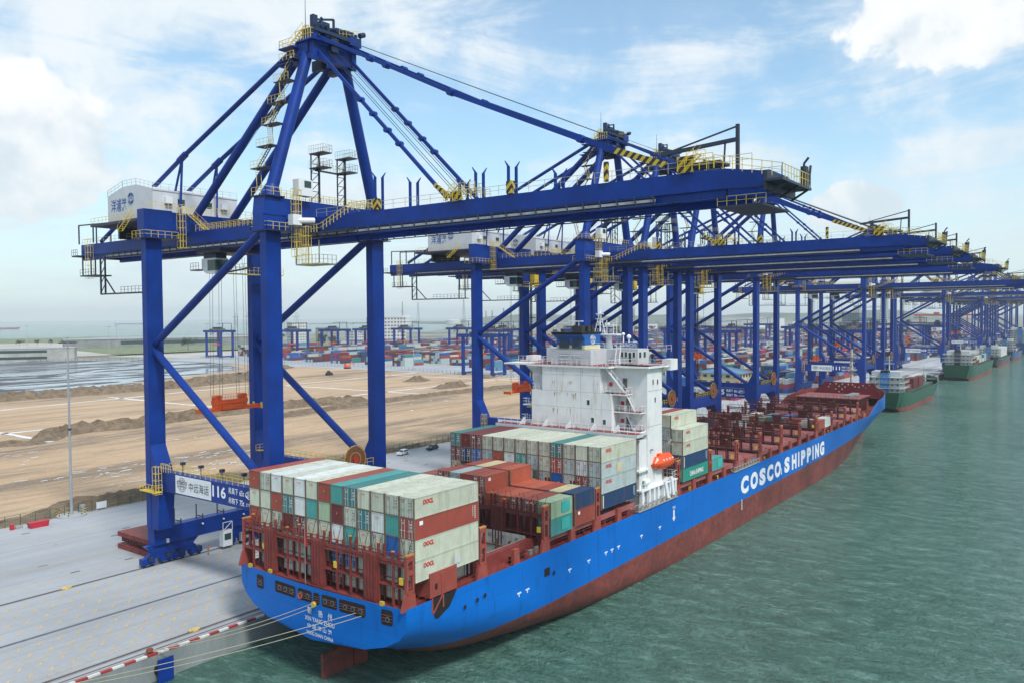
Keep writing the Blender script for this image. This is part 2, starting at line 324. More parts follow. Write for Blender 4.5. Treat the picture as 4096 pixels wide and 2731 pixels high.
def f_sand(h):
    big = h.noise(.012, 6, (1, 1, 1)); fin = h.noise(.35, 8, (.5, 1.2, 1), .68, .4); tr = h.noise(.05, 9, (.16, 1.5, 1), .7, 1.1)
    c = h.mx(h.mr(big, .3, .7), (.41, .27, .155), (.54, .385, .245)); c = h.mx(h.mr(fin, .42, .75, 0, .5), c, (.30, .21, .13)); c = h.mx(h.mr(tr, .50, .64, 0, .85), c, (.20, .145, .10)); t2 = h.noise(.22, 7, (.12, 1.6, 1), .7, 1.6); c = h.mx(h.mr(t2, .56, .68, 0, .6), c, (.17, .125, .085))
    sy = h.n.new('ShaderNodeSeparateXYZ'); h.l.new(h.pos, sy.inputs[0])
    def band(y0, w): q = h.n.new('ShaderNodeMath'); q.operation = 'SUBTRACT'; h.l.new(sy.outputs[1], q.inputs[0]); q.inputs[1].default_value = y0; a_ = h.n.new('ShaderNodeMath'); a_.operation = 'ABSOLUTE'; h.l.new(q.outputs[0], a_.inputs[0]); return h.mr(a_.outputs[0], w, w*.35)
    def mul(a_, b_): q = h.n.new('ShaderNodeMath'); q.operation = 'MULTIPLY'; h.l.new(a_, q.inputs[0]); h.l.new(b_, q.inputs[1]); return q.outputs[0]
    ed = h.mr(h.noise(.06, 9, (.35, 1.3, 1), .72, .9), .42, .55)
    for y0, w in ((216, 24), (112, 12), (395, 26), (150, 14)): c = h.mx(mul(band(y0, w), ed), c, (.19, .14, .095))
    f3 = h.noise(1.6, 7); c = h.mx(h.mr(f3, .45, .8, 0, .35), c, (.62, .52, .40)); h.l.new(c, h.b.inputs['Base Color']); h.bump(fin, .6, .5)
SAND = gmat('sandy_fill', f_sand, .95)
def f_soil(h):
    fin = h.noise(.3, 9, (1, 1, 1), .72, .5); c = h.mx(h.mr(fin, .35, .7), (.10, .072, .048), (.27, .20, .13)); h.l.new(c, h.b.inputs['Base Color']); h.bump(fin, 1., .6)
SOIL = gmat('turned_soil', f_soil, .95)
def f_mud(h):
    a = h.noise(.035, 8, (.35, 1.2, 1), .62, .8); c = h.mx(h.mr(a, .47, .53), (.065, .067, .073), (.26, .29, .33)); r = h.mr(a, .5, .54, .75, .12); h.l.new(c, h.b.inputs['Base Color']); h.l.new(r, h.b.inputs['Roughness'])  # pale sky reflection painted into the colour of the glossy patches
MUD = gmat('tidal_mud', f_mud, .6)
def f_land(h):
    a = h.noise(.004, 9, (1, 1, 1), .7); b = h.noise(.02, 8, (1, 1, 1), .7); c = h.mx(h.mr(a, .42, .6), (.09, .12, .075), (.25, .24, .21)); c = h.mx(h.mr(b, .5, .62, 0, .7), c, (.36, .35, .33)); h.l.new(c, h.b.inputs['Base Color'])
LAND = gmat('far_ground', f_land, .95)
def f_pale(h):
    a = h.noise(.02, 8, (1, 1, 1), .6); c = h.mx(h.mr(a, .35, .65), (.34, .33, .30), (.47, .46, .42)); h.l.new(c, h.b.inputs['Base Color'])
PALE = gmat('pale_hardstanding', f_pale, .9)
def f_gfield(h):
    a = h.noise(.05, 8, (1, 1, 1), .6); c = h.mx(h.mr(a, .35, .65), (.10, .15, .06), (.22, .24, .13)); h.l.new(c, h.b.inputs['Base Color'])
GRASSF = gmat('rough_grass', f_gfield, .95)
def f_cloth(h):
    a = h.noise(.5, 5); c = h.mx(h.mr(a, .3, .7), (.58, .60, .62), (.80, .80, .80)); h.l.new(c, h.b.inputs['Base Color'])
CLOTH = gmat('geotextile_white', f_cloth, .7)
def struct(o, kind='structure'): o['kind'] = kind; return o
def sheet(name, pts, z, m, kind='structure'):
    b = MB(); b.add([(p[0], p[1], z) for p in pts], [tuple(range(len(pts)))]); o = b.build(name, m); struct(o, kind); return o
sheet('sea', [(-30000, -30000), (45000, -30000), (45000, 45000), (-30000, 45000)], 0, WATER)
# the land: one block from the quay face out to the far shore of the field and yard
b = MB(); b.prism([(-1500, 17.3, -6), (16000, 17.3, -6), (16000, 6800, -6), (9000, 5900, -6), (5600, 4150, -6), (3300, 2600, -6), (1800, 1640, -6), (1400, 1960, -6), (1150, 1880, -6), (1090, 2020, -6), (760, 2080, -6), (300, 2120, -6), (-1500, 2300, -6)], (0, 0, 6+Q-.02), 0)
struct(b.build('land', LAND))
def strip(x0, x1, y0, y1, z, m, name): return sheet(name, [(x0, y0), (x1, y0), (x1, y1), (x0, y1)], z, m)
strip(-400, 3000, 17.35, 104.6, Q, CONCR, 'quay_apron')
strip(-400, 470, 104.6, 600, Q, SAND, 'sand_field')
strip(340, 2600, 104.6, 150, Q+.004, CONCR, 'yard_road'); strip(404, 2600, 150, 760, Q+.008, CONCR, 'container_yard')
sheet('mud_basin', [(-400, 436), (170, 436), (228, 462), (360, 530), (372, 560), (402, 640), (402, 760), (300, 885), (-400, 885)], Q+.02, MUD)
strip(-400, 700, 885, 930, Q+.03, SOIL, 'earth_bank')
sheet('logistics_yard', [(-400, 930), (402, 930), (440, 760), (640, 760), (640, 2050), (-400, 2200)], Q+.012, PALE)
sheet('grass_strip', [(440, 900), (980, 900), (1050, 1250), (520, 1250)], Q+.03, GRASSF)
sheet('grass_shore', [(-400, 1640), (620, 1600), (1050, 1500), (1080, 1980), (300, 2080), (-400, 2200)], Q+.04, GRASSF)
# quay wall with fenders, kerb, rails, bollards
b = MB(); b.box(-400, 3000, 17.16, 17.32, -5, Q+.02); struct(b.build('quay_wall', gmat('wet_quay_concrete', lambda h: (h.l.new(h.mx(h.mr(h.noise(.15, 8, (1, 1, .35), .7, .6), .35, .65), (.17, .20, .20), (.29, .32, .32)), h.b.inputs['Base Color'])), .7)))
b = MB()
for i in range(-60, 420):
    x = i*1.5; b.box(x, x+1.5, 17.12, 17.55, Q+.01, Q+.25, i % 2)
o = b.build('quay_kerb', [BRICKR, KERBW]); struct(o)
b = MB(); b.box(630, 3000, 17.12, 17.55, Q+.01, Q+.25); struct(b.build('quay_kerb', KERBW))
b = MB()
for y in (20.35, 54.0):
    b.box(-400, 2600, y-.45, y+.45, Q+.006, Q+.012, 1); b.box(-400, 2600, y-.08, y+.08, Q+.012, Q+.10, 0)
b.box(-400, 2600, 18.75, 19.05, Q+.006, Q+.02, 0); b.box(-400, 2600, 18.25, 18.4, Q+.006, Q+.02, 1)
struct(b.build('crane_rail', [mat('rail_steel', (.10, .075, .06), .5, var=.2), mat('rail_bed', (.22, .21, .21), .8, var=.2)]))
b = MB(); b.box(-400, 900, 36.1, 36.75, Q+.006, Q+.012); struct(b.build('cable_trench', mat('trench_cover', (.10, .11, .125), .7, var=.3, sc=1.5)))
MARK = mat('faded_yellow_marking', (.60, .42, .13), .8, var=.3, sc=1.5)
b = MB()
for y in (50.6, 47.4, 43.6, 39.6, 33.6, 30.4, 26.9, 24.0):
    x = -45.
    while x < 330:
        b.quad((x, y-.55, Q+.016), (x+.25, y-.55, Q+.016), (x+1.15, y+.55, Q+.016), (x+.9, y+.55, Q+.016))
        b.quad((x+.9, y+.40, Q+.018), (x+1.5, y+.40, Q+.018), (x+1.5, y+.55, Q+.018), (x+.9, y+.55, Q+.018))
        b.quad((x-.35, y-.55, Q+.018), (x+.25, y-.55, Q+.018), (x+.25, y-.40, Q+.018), (x-.35, y-.40, Q+.018)); x += 2.6
for y in (90., 70., 60., 28.6, 22.3): b.box(-60, 600, y-.06, y+.06, Q+.012, Q+.016)
struct(b.build('lane_marking', MARK))
b = MB(); rr = random.Random(4)
for i in range(26): x, y = rr.uniform(-30, 120), rr.uniform(57, 99); b.box(x, x+1.6, y, y+.5, Q+.006, Q+.014)
struct(b.build('drain_cover', mat('drain_iron', (.09, .09, .095), .7)))
# white geotextile lines that divide the field, and scraps of it
b = MB(); rr = random.Random(9)
def ribbon(p, q, w=2.6, z=Q+.06):
    p = Vector(p); q = Vector(q); n_ = max(2, int((q-p).length/7)); d = (q-p).normalized(); a = Vector((-d.y, d.x)); L_ = []
    for i in range(n_+1): c = p+(q-p)*(i/n_)+a*rr.uniform(-.6, .6); k = w*rr.uniform(.35, .62); L_ += [(c.x-a.x*k, c.y-a.y*k, z), (c.x+a.x*k, c.y+a.y*k, z)]
    b.add(L_, [(2*i, 2*i+2, 2*i+3, 2*i+1) for i in range(n_)])
for p, q in (((60, 262), (404, 262)), ((97, 354), (262, 373)), ((262, 353), (400, 363)), ((63, 268), (64, 224)), ((161, 374), (164, 250)), ((265, 358), (270, 225)), ((369, 362), (377, 240)), ((-80, 354), (97, 354)), ((-80, 262), (40, 262)), ((-80, 430), (150, 425))): ribbon(p, q)
for cx_, cy_, n_, sp in ((45, 150, 26, 9), (52, 128, 34, 7), (75, 132, 40, 9), (100, 190, 8, 6), (190, 190, 9, 12), (38, 205, 20, 9), (83, 150, 22, 8), (20, 190, 14, 12), (240, 200, 8, 14)):
    for i in range(n_):
        x, y = rr.gauss(cx_, sp), max(110, rr.gauss(cy_, sp*.5)); a = rr.uniform(-.5, .5); l_, w_ = rr.uniform(1, 4.2), rr.uniform(.25, .8)
        ca, sa = math.cos(a), math.sin(a); b.add([(x+u*l_*ca-v*w_*sa, y+u*l_*sa+v*w_*ca, Q+.08) for u, v in ((-.5, -.5), (.1, -.7), (.5, -.2), (.5, .5), (-.1, .4), (-.5, .5))], [(0, 1, 2, 3, 4, 5)])
struct(b.build('geotextile_strip', CLOTH), 'stuff')
# earth banks and mounds
def ridge(name, pts, w, h, seed, m=SOIL):
    rr = random.Random(seed); b = MB(); V = []; rows = 9; n_ = 0
    P = [Vector(p) for p in pts]; segs = []
    for p, q in zip(P, P[1:]):
        k = max(2, int((q-p).length/2.5)); segs += [p+(q-p)*(i/k) for i in range(k)]
    segs.append(P[-1]); T = len(segs)
    for i, c in enumerate(segs):
        d = (segs[min(i+1, T-1)]-segs[max(i-1, 0)]).normalized(); a = Vector((-d.y, d.x)); en = min(1, min(i, T-1-i)/4+.05)
        for j in range(rows):
            t = j/(rows-1)*2-1; z = h*(1-t*t)*en*rr.uniform(.55, 1.25); V.append((c.x+a.x*t*w+rr.uniform(-.5, .5), c.y+a.y*t*w+rr.uniform(-.4, .4), Q-.05+z))
    b.add(V, [(i*rows+j, i*rows+j+1, (i+1)*rows+j+1, (i+1)*rows+j) for i in range(T-1) for j in range(rows-1)]); o = b.build(name, m); struct(o); return o
ridge('soil_mound', [(62, 228), (70, 238), (84, 243), (100, 238), (130, 244), (180, 243), (230, 236)], 5.5, 3.6, 1)
ridge('soil_mound', [(20, 236), (45, 232), (62, 224)], 5, 1.8, 2)
ridge('soil_mound', [(-60, 412), (118, 408), (195, 402), (257, 407), (300, 430)], 9, 4.2, 3)
ridge('soil_mound', [(6, 108), (20, 112), (30, 110), (70, 112)], 4.0, 2.2, 4)
ridge('soil_mound', [(150, 215), (200, 222), (260, 226), (330, 220), (400, 214)], 6, 1.6, 5)
ridge('soil_mound', [(250, 440), (330, 470), (395, 520)], 10, 2.6, 6)
ridge('soil_mound', [(330, 300), (350, 310)], 8, 4.0, 7); ridge('soil_mound', [(380, 280), (396, 286)], 7, 3.5, 8)
ridge('soil_mound', [(300, 252), (318, 250), (330, 254)], 6, 3.6, 9)
ridge('soil_mound', [(-60, 110), (0, 109), (60, 108), (160, 107.5)], 2.6, .9, 10, SOIL)
# ================================================================ CONTAINER MESHES
CC = dict(pale=(.56, .59, .50), gg=(.50, .53, .43), lite=(.62, .66, .66), silver=(.42, .49, .49), red=(.30, .060, .042), dred=(.14, .022, .024), rust=(.34, .075, .045), orange=(.44, .105, .06), teal=(.06, .30, .28), dteal=(.035, .18, .18), green=(.02, .27, .20), pgreen=(.34, .45, .30), blue=(.012, .10, .34), navy=(.012, .045, .12), sky=(.10, .26, .40), mag=(.33, .03, .10), white=(.58, .60, .58), yellow=(.55, .50, .30))
CN = dict(pale='pale grey', gg='grey green', lite='light grey', silver='silver grey', red='brick red', dred='dark red', rust='rusty red', orange='orange red', teal='teal', dteal='dark teal', green='green', pgreen='pale green', blue='bright blue', navy='navy blue', sky='pale blue', mag='magenta', white='white', yellow='pale yellow')
CM = {k: mat('container_'+k, v, .55, var=.10, sc=.7, rust=.52, rustc=tuple(c*.55+d for c, d in zip(v, (.06, .03, .015))), streak=True, rnd=.08) for k, v in CC.items()}
FR = mat('container_frame', (.17, .12, .09), .7, var=.3, sc=2.)
BARS = mat('lock_rod', (.50, .52, .52), .5)
BARSD = mat('lock_rod_dark', (.22, .23, .22), .5)
def corr(b, p0, du, L_, h, n, dep, m=0, k=None):
    # corrugated panel: starts at p0, runs L_ along du, height h, pushed in dep along n
    k = k or int(L_/.28); p0 = Vector(p0); du = Vector(du); n = Vector(n); V = []
    for i in range(k):
        for t, d in ((0, 0), (.3, 0), (.5, 1), (.8, 1)): V.append(p0+du*(L_*(i+t)/k)-n*(dep*d))
    V.append(p0+du*L_); N_ = len(V); b.add(V+[v+Vector((0, 0, h)) for v in V], [(i, i+1, i+1+N_, i+N_) for i in range(N_-1)], m)
CW, CH = 2.44, 2.56
def box_mesh(Ln, door, H=CH):
    # origin at bottom, aft end (x=0), centre y. slots: 0 paint, 1 frame, 2 rods
    b = MB(); y0, y1 = -CW/2, CW/2; t = .09; z0, z1 = .015, H-.015
    for x in (0, Ln-t*1.6):
        for y in (y0, y1-t*1.6): b.box(x, x+t*1.6, y, y+t*1.6, z0, z1, 1)
    for y in (y0, y1-t): b.box(.02, Ln-.02, y+.004, y+t-.004, z0+.005, z0+.14, 0); b.box(.02, Ln-.02, y+.004, y+t-.004, z1-.09, z1-.004, 0)
    for x in (0, Ln-t): b.box(x+.004, x+t-.004, y0+.02, y1-.02, z0+.005, z0+.14, 1); b.box(x+.004, x+t-.004, y0+.02, y1-.02, z1-.11, z1-.004, 0)
    for x in (0, Ln-.18):
        for y in (y0, y1-.16):
            for z in (z0, z1-.12): b.box(x-.004, x+.184, y-.004, y+.164, z-.004, z+.124, 1)
    corr(b, (.14, y0+.02, .14), (1, 0, 0), Ln-.28, H-.24, (0, -1, 0), .05); corr(b, (Ln-.14, y1-.02, .14), (-1, 0, 0), Ln-.28, H-.24, (0, 1, 0), .05)
    corr(b, (Ln-.02, y0+.14, .14), (0, 1, 0), CW-.28, H-.26, (1, 0, 0), .045)
    k = int(Ln/.8); V = []
    for i in range(k*2+1): V.append((.1+(Ln-.2)*i/(2*k), 0, z1-.02-(.02 if i % 2 else 0)))
    n_ = len(V); b.add([(x, y0+.06, z) for x, _, z in V]+[(x, y1-.06, z) for x, _, z in V], [(i, i+1, i+1+n_, i+n_) for i in range(n_-1)], 0)
    b.quad((.1, y1-.1, .1), (Ln-.1, y1-.1, .1), (Ln-.1, y0+.1, .1), (.1, y0+.1, .1), 1)
    if not door: corr(b, (.02, y1-.14, .14), (0, -1, 0), CW-.28, H-.26, (-1, 0, 0), .05, k=8)
    else:
        b.box(.03, .06, y0+.14, -.012, .15, H-.12, 0); b.box(.03, .06, .012, y1-.14, .15, H-.12, 0)
        for i in range(5):
            z = .32+i*.46
            for ya, yb in ((y0+.2, -.07), (.07, y1-.2)): b.box(.018, .03, ya, yb, z, z+.3, 0)
        for y in (-.86, -.38, .38, .86):
            b.box(-.012, .02, y-.022, y+.022, .12, H-.1, 2)
            for z in (.2, 1.05, H-.35): b.box(-.02, .01, y-.07, y+.07, z, z+.07, 2)
            b.box(-.03, -.012, y-.02, y+.3, 1.0, 1.05, 2)
        for y, z, s_ in ((.62, 1.95, .16), (-.60, 1.9, .22), (-.62, 1.55, .18), (-.6, 1.2, .12)): b.box(.008, .018, y-s_, y+s_*.7, z-.09, z+.09, 2)
    return b
CMESH = {}
def cmesh(Ln, door):
    k = (Ln, door)
    if k not in CMESH:
        o = box_mesh(Ln, door).build('shipping_container', [CM['gg'], FR, BARS]); CMESH[k] = o.data; bpy.data.objects.remove(o)
    return CMESH[k]
LOGO = {}
def logo_mesh(kind):
    if kind in LOGO: return LOGO[kind]
    b = MB(); m = RTXT
    if kind == 'end': text(b, 'OOCL', (-.035, .42, 1.92), (0, -1, 0), (0, 0, 1), .78, .2, bold=.02, lift=.0)
    if kind == 'enddoor': text(b, 'OOCL', (-.02, .92, 2.12), (0, -1, 0), (0, 0, 1), .66, .17, bold=.02, lift=.0)
    if kind == 'side': text(b, 'OOCL', (1.55, -CW/2-.03, 1.55), (1, 0, 0), (0, 0, 1), 1.9, .58, bold=.045, lift=0)
    if kind == 'flash': b.add([(-.04, .08, 1.45), (-.04, -.12, 1.72), (-.04, -.08, 1.5), (-.04, .1, 1.32)], [(0, 1, 2, 3)]); m = mat('flash_mark', (.75, .45, .12), .5)
    if kind == 'tex': text(b, 'tex', (-.04, .95, 1.95), (0, -1, 0), (0, 0, 1), .6, .28, bold=.03, lift=0); m = WTXT
    if kind == 'china': text(b, 'CHINA SHIPPING', (3.2, -CW/2-.03, .75), (1, 0, 0), (0, 0, 1), 6.4, .95, bold=.03, lift=0); m = WTXT
    if kind == 'bars':
        for i in range(7): b.box(11.3, 11.42, -CW/2-.035, -CW/2-.02, .5+i*.25, .68+i*.25)
        b.box(10.9, 10.96, -CW/2-.035, -CW/2-.02, .8, 2.2); m = WTXT
    if kind == 'stamp': b.box(.9, 1.5, -CW/2-.035, -CW/2-.02, 1.7, 2.2); m = WTXT
    if kind == 'whitestrip':
        b.box(.45, .8, -CW/2-.04, -CW/2-.02, .25, 2.3); m = mat('cream_strip', (.62, .55, .38), .6)
    if kind == 'patch': b.box(7.2, 8.3, -CW/2-.034, -CW/2-.02, .6, 1.5); m = mat('pale_patch', (.50, .56, .58), .6)
    if kind == 'orangepatch': b.box(5.2, 6.8, -CW/2-.034, -CW/2-.02, .3, 1.9); m = mat('primer_patch', (.62, .52, .33), .6)
    if kind == 'tealpatch': b.box(2.9, 5.2, -CW/2-.034, -CW/2-.02, .5, 2.2); m = mat('teal_patch', (.05, .42, .38), .6)
    o = b.build('lettering', m); LOGO[kind] = o.data; bpy.data.objects.remove(o); return LOGO[kind]
def container(x, y, z, col, door=False, Ln=12.19, label='', group='', logos=(), parent=None):
    o = bpy.data.objects.new('shipping_container', cmesh(Ln, door)); COL.objects.link(o); o.location = (x, y, z)
    o.material_slots[0].link = 'OBJECT'; o.material_slots[0].material = CM[col]
    if col in ('silver', 'gg', 'lite', 'pale', 'pgreen', 'sky'): o.material_slots[2].link = 'OBJECT'; o.material_slots[2].material = BARSD
    tag(o, label, 'container', group)
    for lg in logos:
        c = bpy.data.objects.new('lettering' if lg not in ('patch', 'orangepatch', 'tealpatch', 'whitestrip') else 'paint_patch', logo_mesh(lg)); COL.objects.link(c); c.parent = o
    return o
ORD = ['first', 'second', 'third', 'fourth', 'fifth', 'sixth', 'seventh', 'eighth', 'ninth', 'tenth', 'eleventh', 'twelfth', 'thirteenth']
PITCH_Y = (32.2-CW)/12
def coly(i): return 16.1-CW/2-i*PITCH_Y
def block(x, ztop, rows, Ln, where, group, sides=None, skip=()):
    for r_, row in enumerate(rows):
        for c_, code in enumerate(row.split()):
            if code == '-': continue
            col, _, fl = code.partition('.'); door = 'd' in fl; lg = []
            if 'o' in fl: lg.append('enddoor' if door else 'end')
            if 'f' in fl: lg.append('flash')
            if 't' in fl: lg.append('tex')
            if sides and c_ == len(row.split())-1: lg += sides[r_]
            lab = '%s %s container, %s from port, %s tier down, %s' % (CN[col], 'door-end' if door else 'blank-end', ORD[c_], ORD[r_], where)
            container(x, coly(c_), ztop-(r_+1)*CH, col, door, Ln, lab, group, lg)
# stern bay: thirteen across
block(0.0, 25.6, [
    'red.f gg.do lite.o gg.o lite.o gg.o red.f teal dteal.d gg.o gg.o gg.do gg.do',
    'gg.o gg red.f dteal.d lite teal pgreen dred.f pale.do dteal.d lite.o teal red.d',
    'rust gg.o gg.do dred dred.d gg.o gg.o lite teal.f gg.o gg.do blue gg.do',
    '- silver.d dteal.d gg gg.do gg lite blue.d blue.d gg.o gg.d silver.d gg.do',
    '- silver.d gg.d lite.d pale.o silver.d red.d dred.d gg.do pale.d gg.o gg.d -'], 12.19, 'stern stack', 'containers in the stern stack',
    sides=[['side', 'bars'], ['stamp', 'bars'], ['side'], ['side', 'patch'], []])
container(1.2, coly(11), 12.75, 'lite', False, 12.19, 'light grey container set inboard under the stern stack beside the red deck house', 'containers in the stern stack', ())
# bay just aft of the white deckhouse
block(43.6, 25.8, [
    'dteal.d dred.f dred.dt gg.do gg.do gg.do gg.do gg.do gg.do dteal.d gg.do gg gg.d',
    'dred.d navy.d blue.d silver.do rust.f lite.o teal.d silver.do gg.do red.d silver.do lite.do silver.do',
    'gg.do - - - - - - - silver.d blue silver.o red.d silver.do',
    '- - - - - - - - - - - - navy.d'], 12.19, 'stack aft of deckhouse', 'containers aft of the white deckhouse',
    sides=[['side'], ['side', 'orangepatch'], ['side'], ['whitestrip', 'bars']])
# shorter boxes between those bays
def shorts(x, zt, c0, cols, tiers, where, lg=None):
    for i, cc in enumerate(cols):
        for k in range(tiers):
            code = cc.split('/')[min(k, len(cc.split('/'))-1)]; col, _, fl = code.partition('.')
            L_ = []
            if 't' in fl: L_.append('tex')
            if lg and i == len(cols)-1: L_ += lg[k] if k < len(lg) else []
            container(x, coly(c0+i), zt-(k+1)*CH, col, 'd' in fl, 6.06, 'short %s container, %s in line, %s tier, %s' % (CN[col], ORD[i], ORD[k], where), 'short containers amidships', L_)
shorts(28.95, 22.1, 4, ['red.dt/dred', 'silver.d/dred', 'red/dred', 'rust.dt/rust.d'], 2, 'nearer raised group amidships', [['stamp'], [], []])
shorts(35.6, 22.1, 4, ['red', 'yellow', 'red', 'orange'], 1, 'farther raised group amidships')
shorts(28.95, 19.6, 8, ['rust/dred', 'orange/dred', 'rust.dt/dred', 'red.dt/dred', 'pgreen.d/teal.d'], 2, 'nearer low group amidships', [['tealpatch'], ['tealpatch']])
shorts(35.6, 19.7, 8, ['orange/dred', 'orange/dred', 'red/dred', 'yellow/dred', 'navy/red'], 2, 'farther low group amidships', [[], ['stamp']])
shorts(28.95, 19.5, 0, ['red', 'dred', 'red', 'red'], 1, 'low by the port rail, nearer')
shorts(35.6, 19.5, 0, ['red', 'red', 'dred', 'red'], 1, 'low by the port rail, farther')
# bay forward of the deckhouse
Z3 = 25.1
for c_ in range(8, 12):
    colt = {11: ['gg.o', 'silver.d', 'silver.d', 'navy.d', 'dred.d'], 10: ['red', 'dteal.d', 'navy.d', 'dred.d', 'dred']}.get(c_, [['silver', 'teal', 'red'][c_ % 3], 'dred', 'dred', 'dred', 'dred'])
    for k, code in enumerate(colt):
        col, _, fl = code.partition('.'); container(74.5, coly(c_), Z3+2.6-(k+1)*CH, col, 'd' in fl, 12.19, '%s container, %s from port, %s tier down, just forward of deckhouse' % (CN[col], ORD[c_], ORD[k]), 'containers forward of the deckhouse', ['end', 'side'] if (c_ == 11 and k == 0) else [])
for k, (col, fl, lg) in enumerate((('gg', 'do', ['enddoor', 'side']), ('gg', '', ['end', 'side']), ('navy', 'd', ['whitestrip', 'bars']), ('green', 'd', ['china']))):
    container(74.5, coly(12), Z3-(k+1)*CH, col, 'd' in fl, 12.19, '%s container, %s down of the four beside the orange lifeboat' % (CN[col], ORD[k]), 'containers forward of the deckhouse', lg)
container(89.3, coly(12)+.3, 14.6, 'teal', True, 6.06, 'lone pale teal short container forward of the green one with white lettering', 'short containers amidships', ['tealpatch'])
# single tier on the forward hatches
fw_ = ['dred', 'dred', 'dred', 'red', 'white', 'red', 'pgreen', 'teal', 'sky', 'red', 'red', 'white', 'rust']
for i, col in enumerate(fw_):
    container(163.6, coly(i), 14.6, col, i % 3 == 0, 6.06, '%s container, %s from port, nearer line on the forward hatch' % (CN[col], ORD[i]), 'containers on the forward hatch')
    if i in (4, 6, 8, 12): container(169.7, coly(i), 14.6, 'white' if i == 12 else ['sky', 'white', 'blue'][i % 3], False, 6.06, '%s container, %s from port, farther line on the forward hatch' % ('white' if i == 12 else CN[['sky', 'white', 'blue'][i % 3]], ORD[i]), 'containers on the forward hatch')
for i, col in ((0, 'red'), (1, 'navy'), (3, 'mag'), (5, 'silver')):
    container(148.6, coly(i), 14.6, col, True, 6.06, '%s container, %s from port, alone on the hatch aft of the forward line' % (CN[col], ORD[i]), 'containers on the forward hatch')
# ================================================================ THE BIG SHIP
ship = empty('container_ship', (0, 0, 0), 'large blue container ship with red underside moored at the quay', 'ship')
def interp(tab, x):
    if x <= tab[0][0]: return tab[0][1]
    for (a, b), (c, d) in zip(tab, tab[1:]):
        if x <= c: return b+(d-b)*(x-a)/(c-a)
    return tab[-1][1]
ZB = [(-1.5, 5.7), (5, 3), (10, .8), (15, -.5), (24, -1.5), (39, -3), (54, -5), (80, -8)]
ZT = [(-1.5, 10.7), (5, 10), (10, 9.2), (15, 8), (24, 6), (39, 3.1), (54, 2.5), (80, 0)]
DK = [(165, 16.1), (236, 16.1), (245, 15.9), (252, 15.0), (259, 13.0), (266, 9.9), (273, 5.1), (277, 1.6), (278, .25)]
WLn = [(165, 15.9), (185, 15), (208, 12.6), (230, 9.4), (248, 5.6), (260, 1.9), (264, .25)]
ZD = [(222, 12.65), (225, 13.8), (230.5, 15.3), (236, 16.7), (243, 17.0), (248, 17.8), (278, 18.7)]
def hull_pt(s, z):
    # s: station along the deck line; returns x, half breadth
    if s <= 165:
        x = s
        if s < 80:
            zb, zt = interp(ZB, s), interp(ZT, s); t = max(0, min(1, (z-zb)/(zt-zb))); hb = 16.1*(1-(1-t)**2.15)**.5
        else: hb = 16.1-(.2*max(0, (s-80)/85)*max(0, 1-z/5))
        return x, hb
    k = (s-165)/113.; t = max(0, min(1, z/12.6))
    xw = 165+k*99; f = t**1.25
    return xw+(s-xw)*f, interp(WLn, xw)*(1-f)+interp(DK, s)*f
def zbound(x): return 4.45+min(x, 180)*.0115
st = [-1.5, 1, 4, 7, 10, 13, 16, 20, 24, 29, 34, 39, 46, 54, 66, 80, 100, 122, 145, 165, 185, 200, 212, 222, 226, 231, 236, 243, 250, 255, 260, 265, 269, 273, 276, 278]
b = MB(); rows = []
def zlevels(s):
    zd = interp(ZD, s); zo = zbound(s); zb = interp(ZB, s) if s < 80 else -3.; lv = [zd, 12.6-.01, 11.3, 10, 8.8, 7.6, 6.6, zo, zo-.9, 3, 2, 1, 0, -1.5, -3]
    lv[0] = max(zd, 12.6); return [max(z, zb) if s < 80 else z for z in lv]
for sgn in (-1, 1):
    V = []; nl = 15
    for s in st:
        for z in zlevels(s):
            x, hb = hull_pt(s, z)
            if s == -1.5: x -= .9*(1-min(1, abs(hb)/16.1)**2)
            V.append((x, sgn*hb, z))
    F = []; Fm = []
    for i in range(len(st)-1):
        for j in range(nl-1):
            q = (i*nl+j, i*nl+j+1, (i+1)*nl+j+1, (i+1)*nl+j)
            F.append(q if sgn < 0 else q[::-1]); Fm.append(0 if j < 7 else 1)
    o = len(b.v); b.v += V; b.f += [tuple(k+o for k in q) for q in F]; b.m += Fm
# transom
nl = 15; lv = zlevels(-1.5); nc = 14
for j in range(nl-1):
    za, zb_ = lv[j], lv[j+1]
    if za-zb_ < 1e-4: continue
    for i in range(nc):
        def P(i_, z):
            hb = hull_pt(-1.5, z)[1]; y = -hb+2*hb*i_/nc; return (-1.5-.9*(1-min(1, abs(y)/16.1)**2), y, z)
        b.add([P(i, za), P(i, zb_), P(i+1, zb_), P(i+1, za)], [(3, 2, 1, 0)], 0)
hull = b.build('hull', [HULLB, HULLR], ship, True)
# decks and inner bulwark
b = MB()
def deck(x0, x1, y0, y1, z, m=0): b.box(x0, x1, y0, y1, z-.15, z, m)
for x0, x1, y0, y1 in ((-1.6, 14.4, -15.9, 15.9), (27, 226, -15.9, 15.9), (14.4, 27, -15.9, -12.8), (14.4, 27, 12.8, 15.9)): deck(x0, x1, y0, y1, 12.45)
P = []
for s in (226, 231, 236, 243, 250, 255, 260, 265, 270, 275, 277.6): P.append((s, hull_pt(s, 12.5)[1]-.2))
b.add([(hull_pt(s, 12.5)[0], -h, 12.46) for s, h in P]+[(hull_pt(s, 12.5)[0], h, 12.46) for s, h in reversed(P)], [tuple(range(len(P)*2))], 0)
P = [(s, hull_pt(s, 15.6)[1]-.25) for s in (254, 258, 262, 266, 270, 274, 277)]
b.add([(hull_pt(s, 15.6)[0], -h, 15.6) for s, h in P]+[(hull_pt(s, 15.6)[0], h, 15.6) for s, h in reversed(P)], [tuple(range(len(P)*2))], 0)
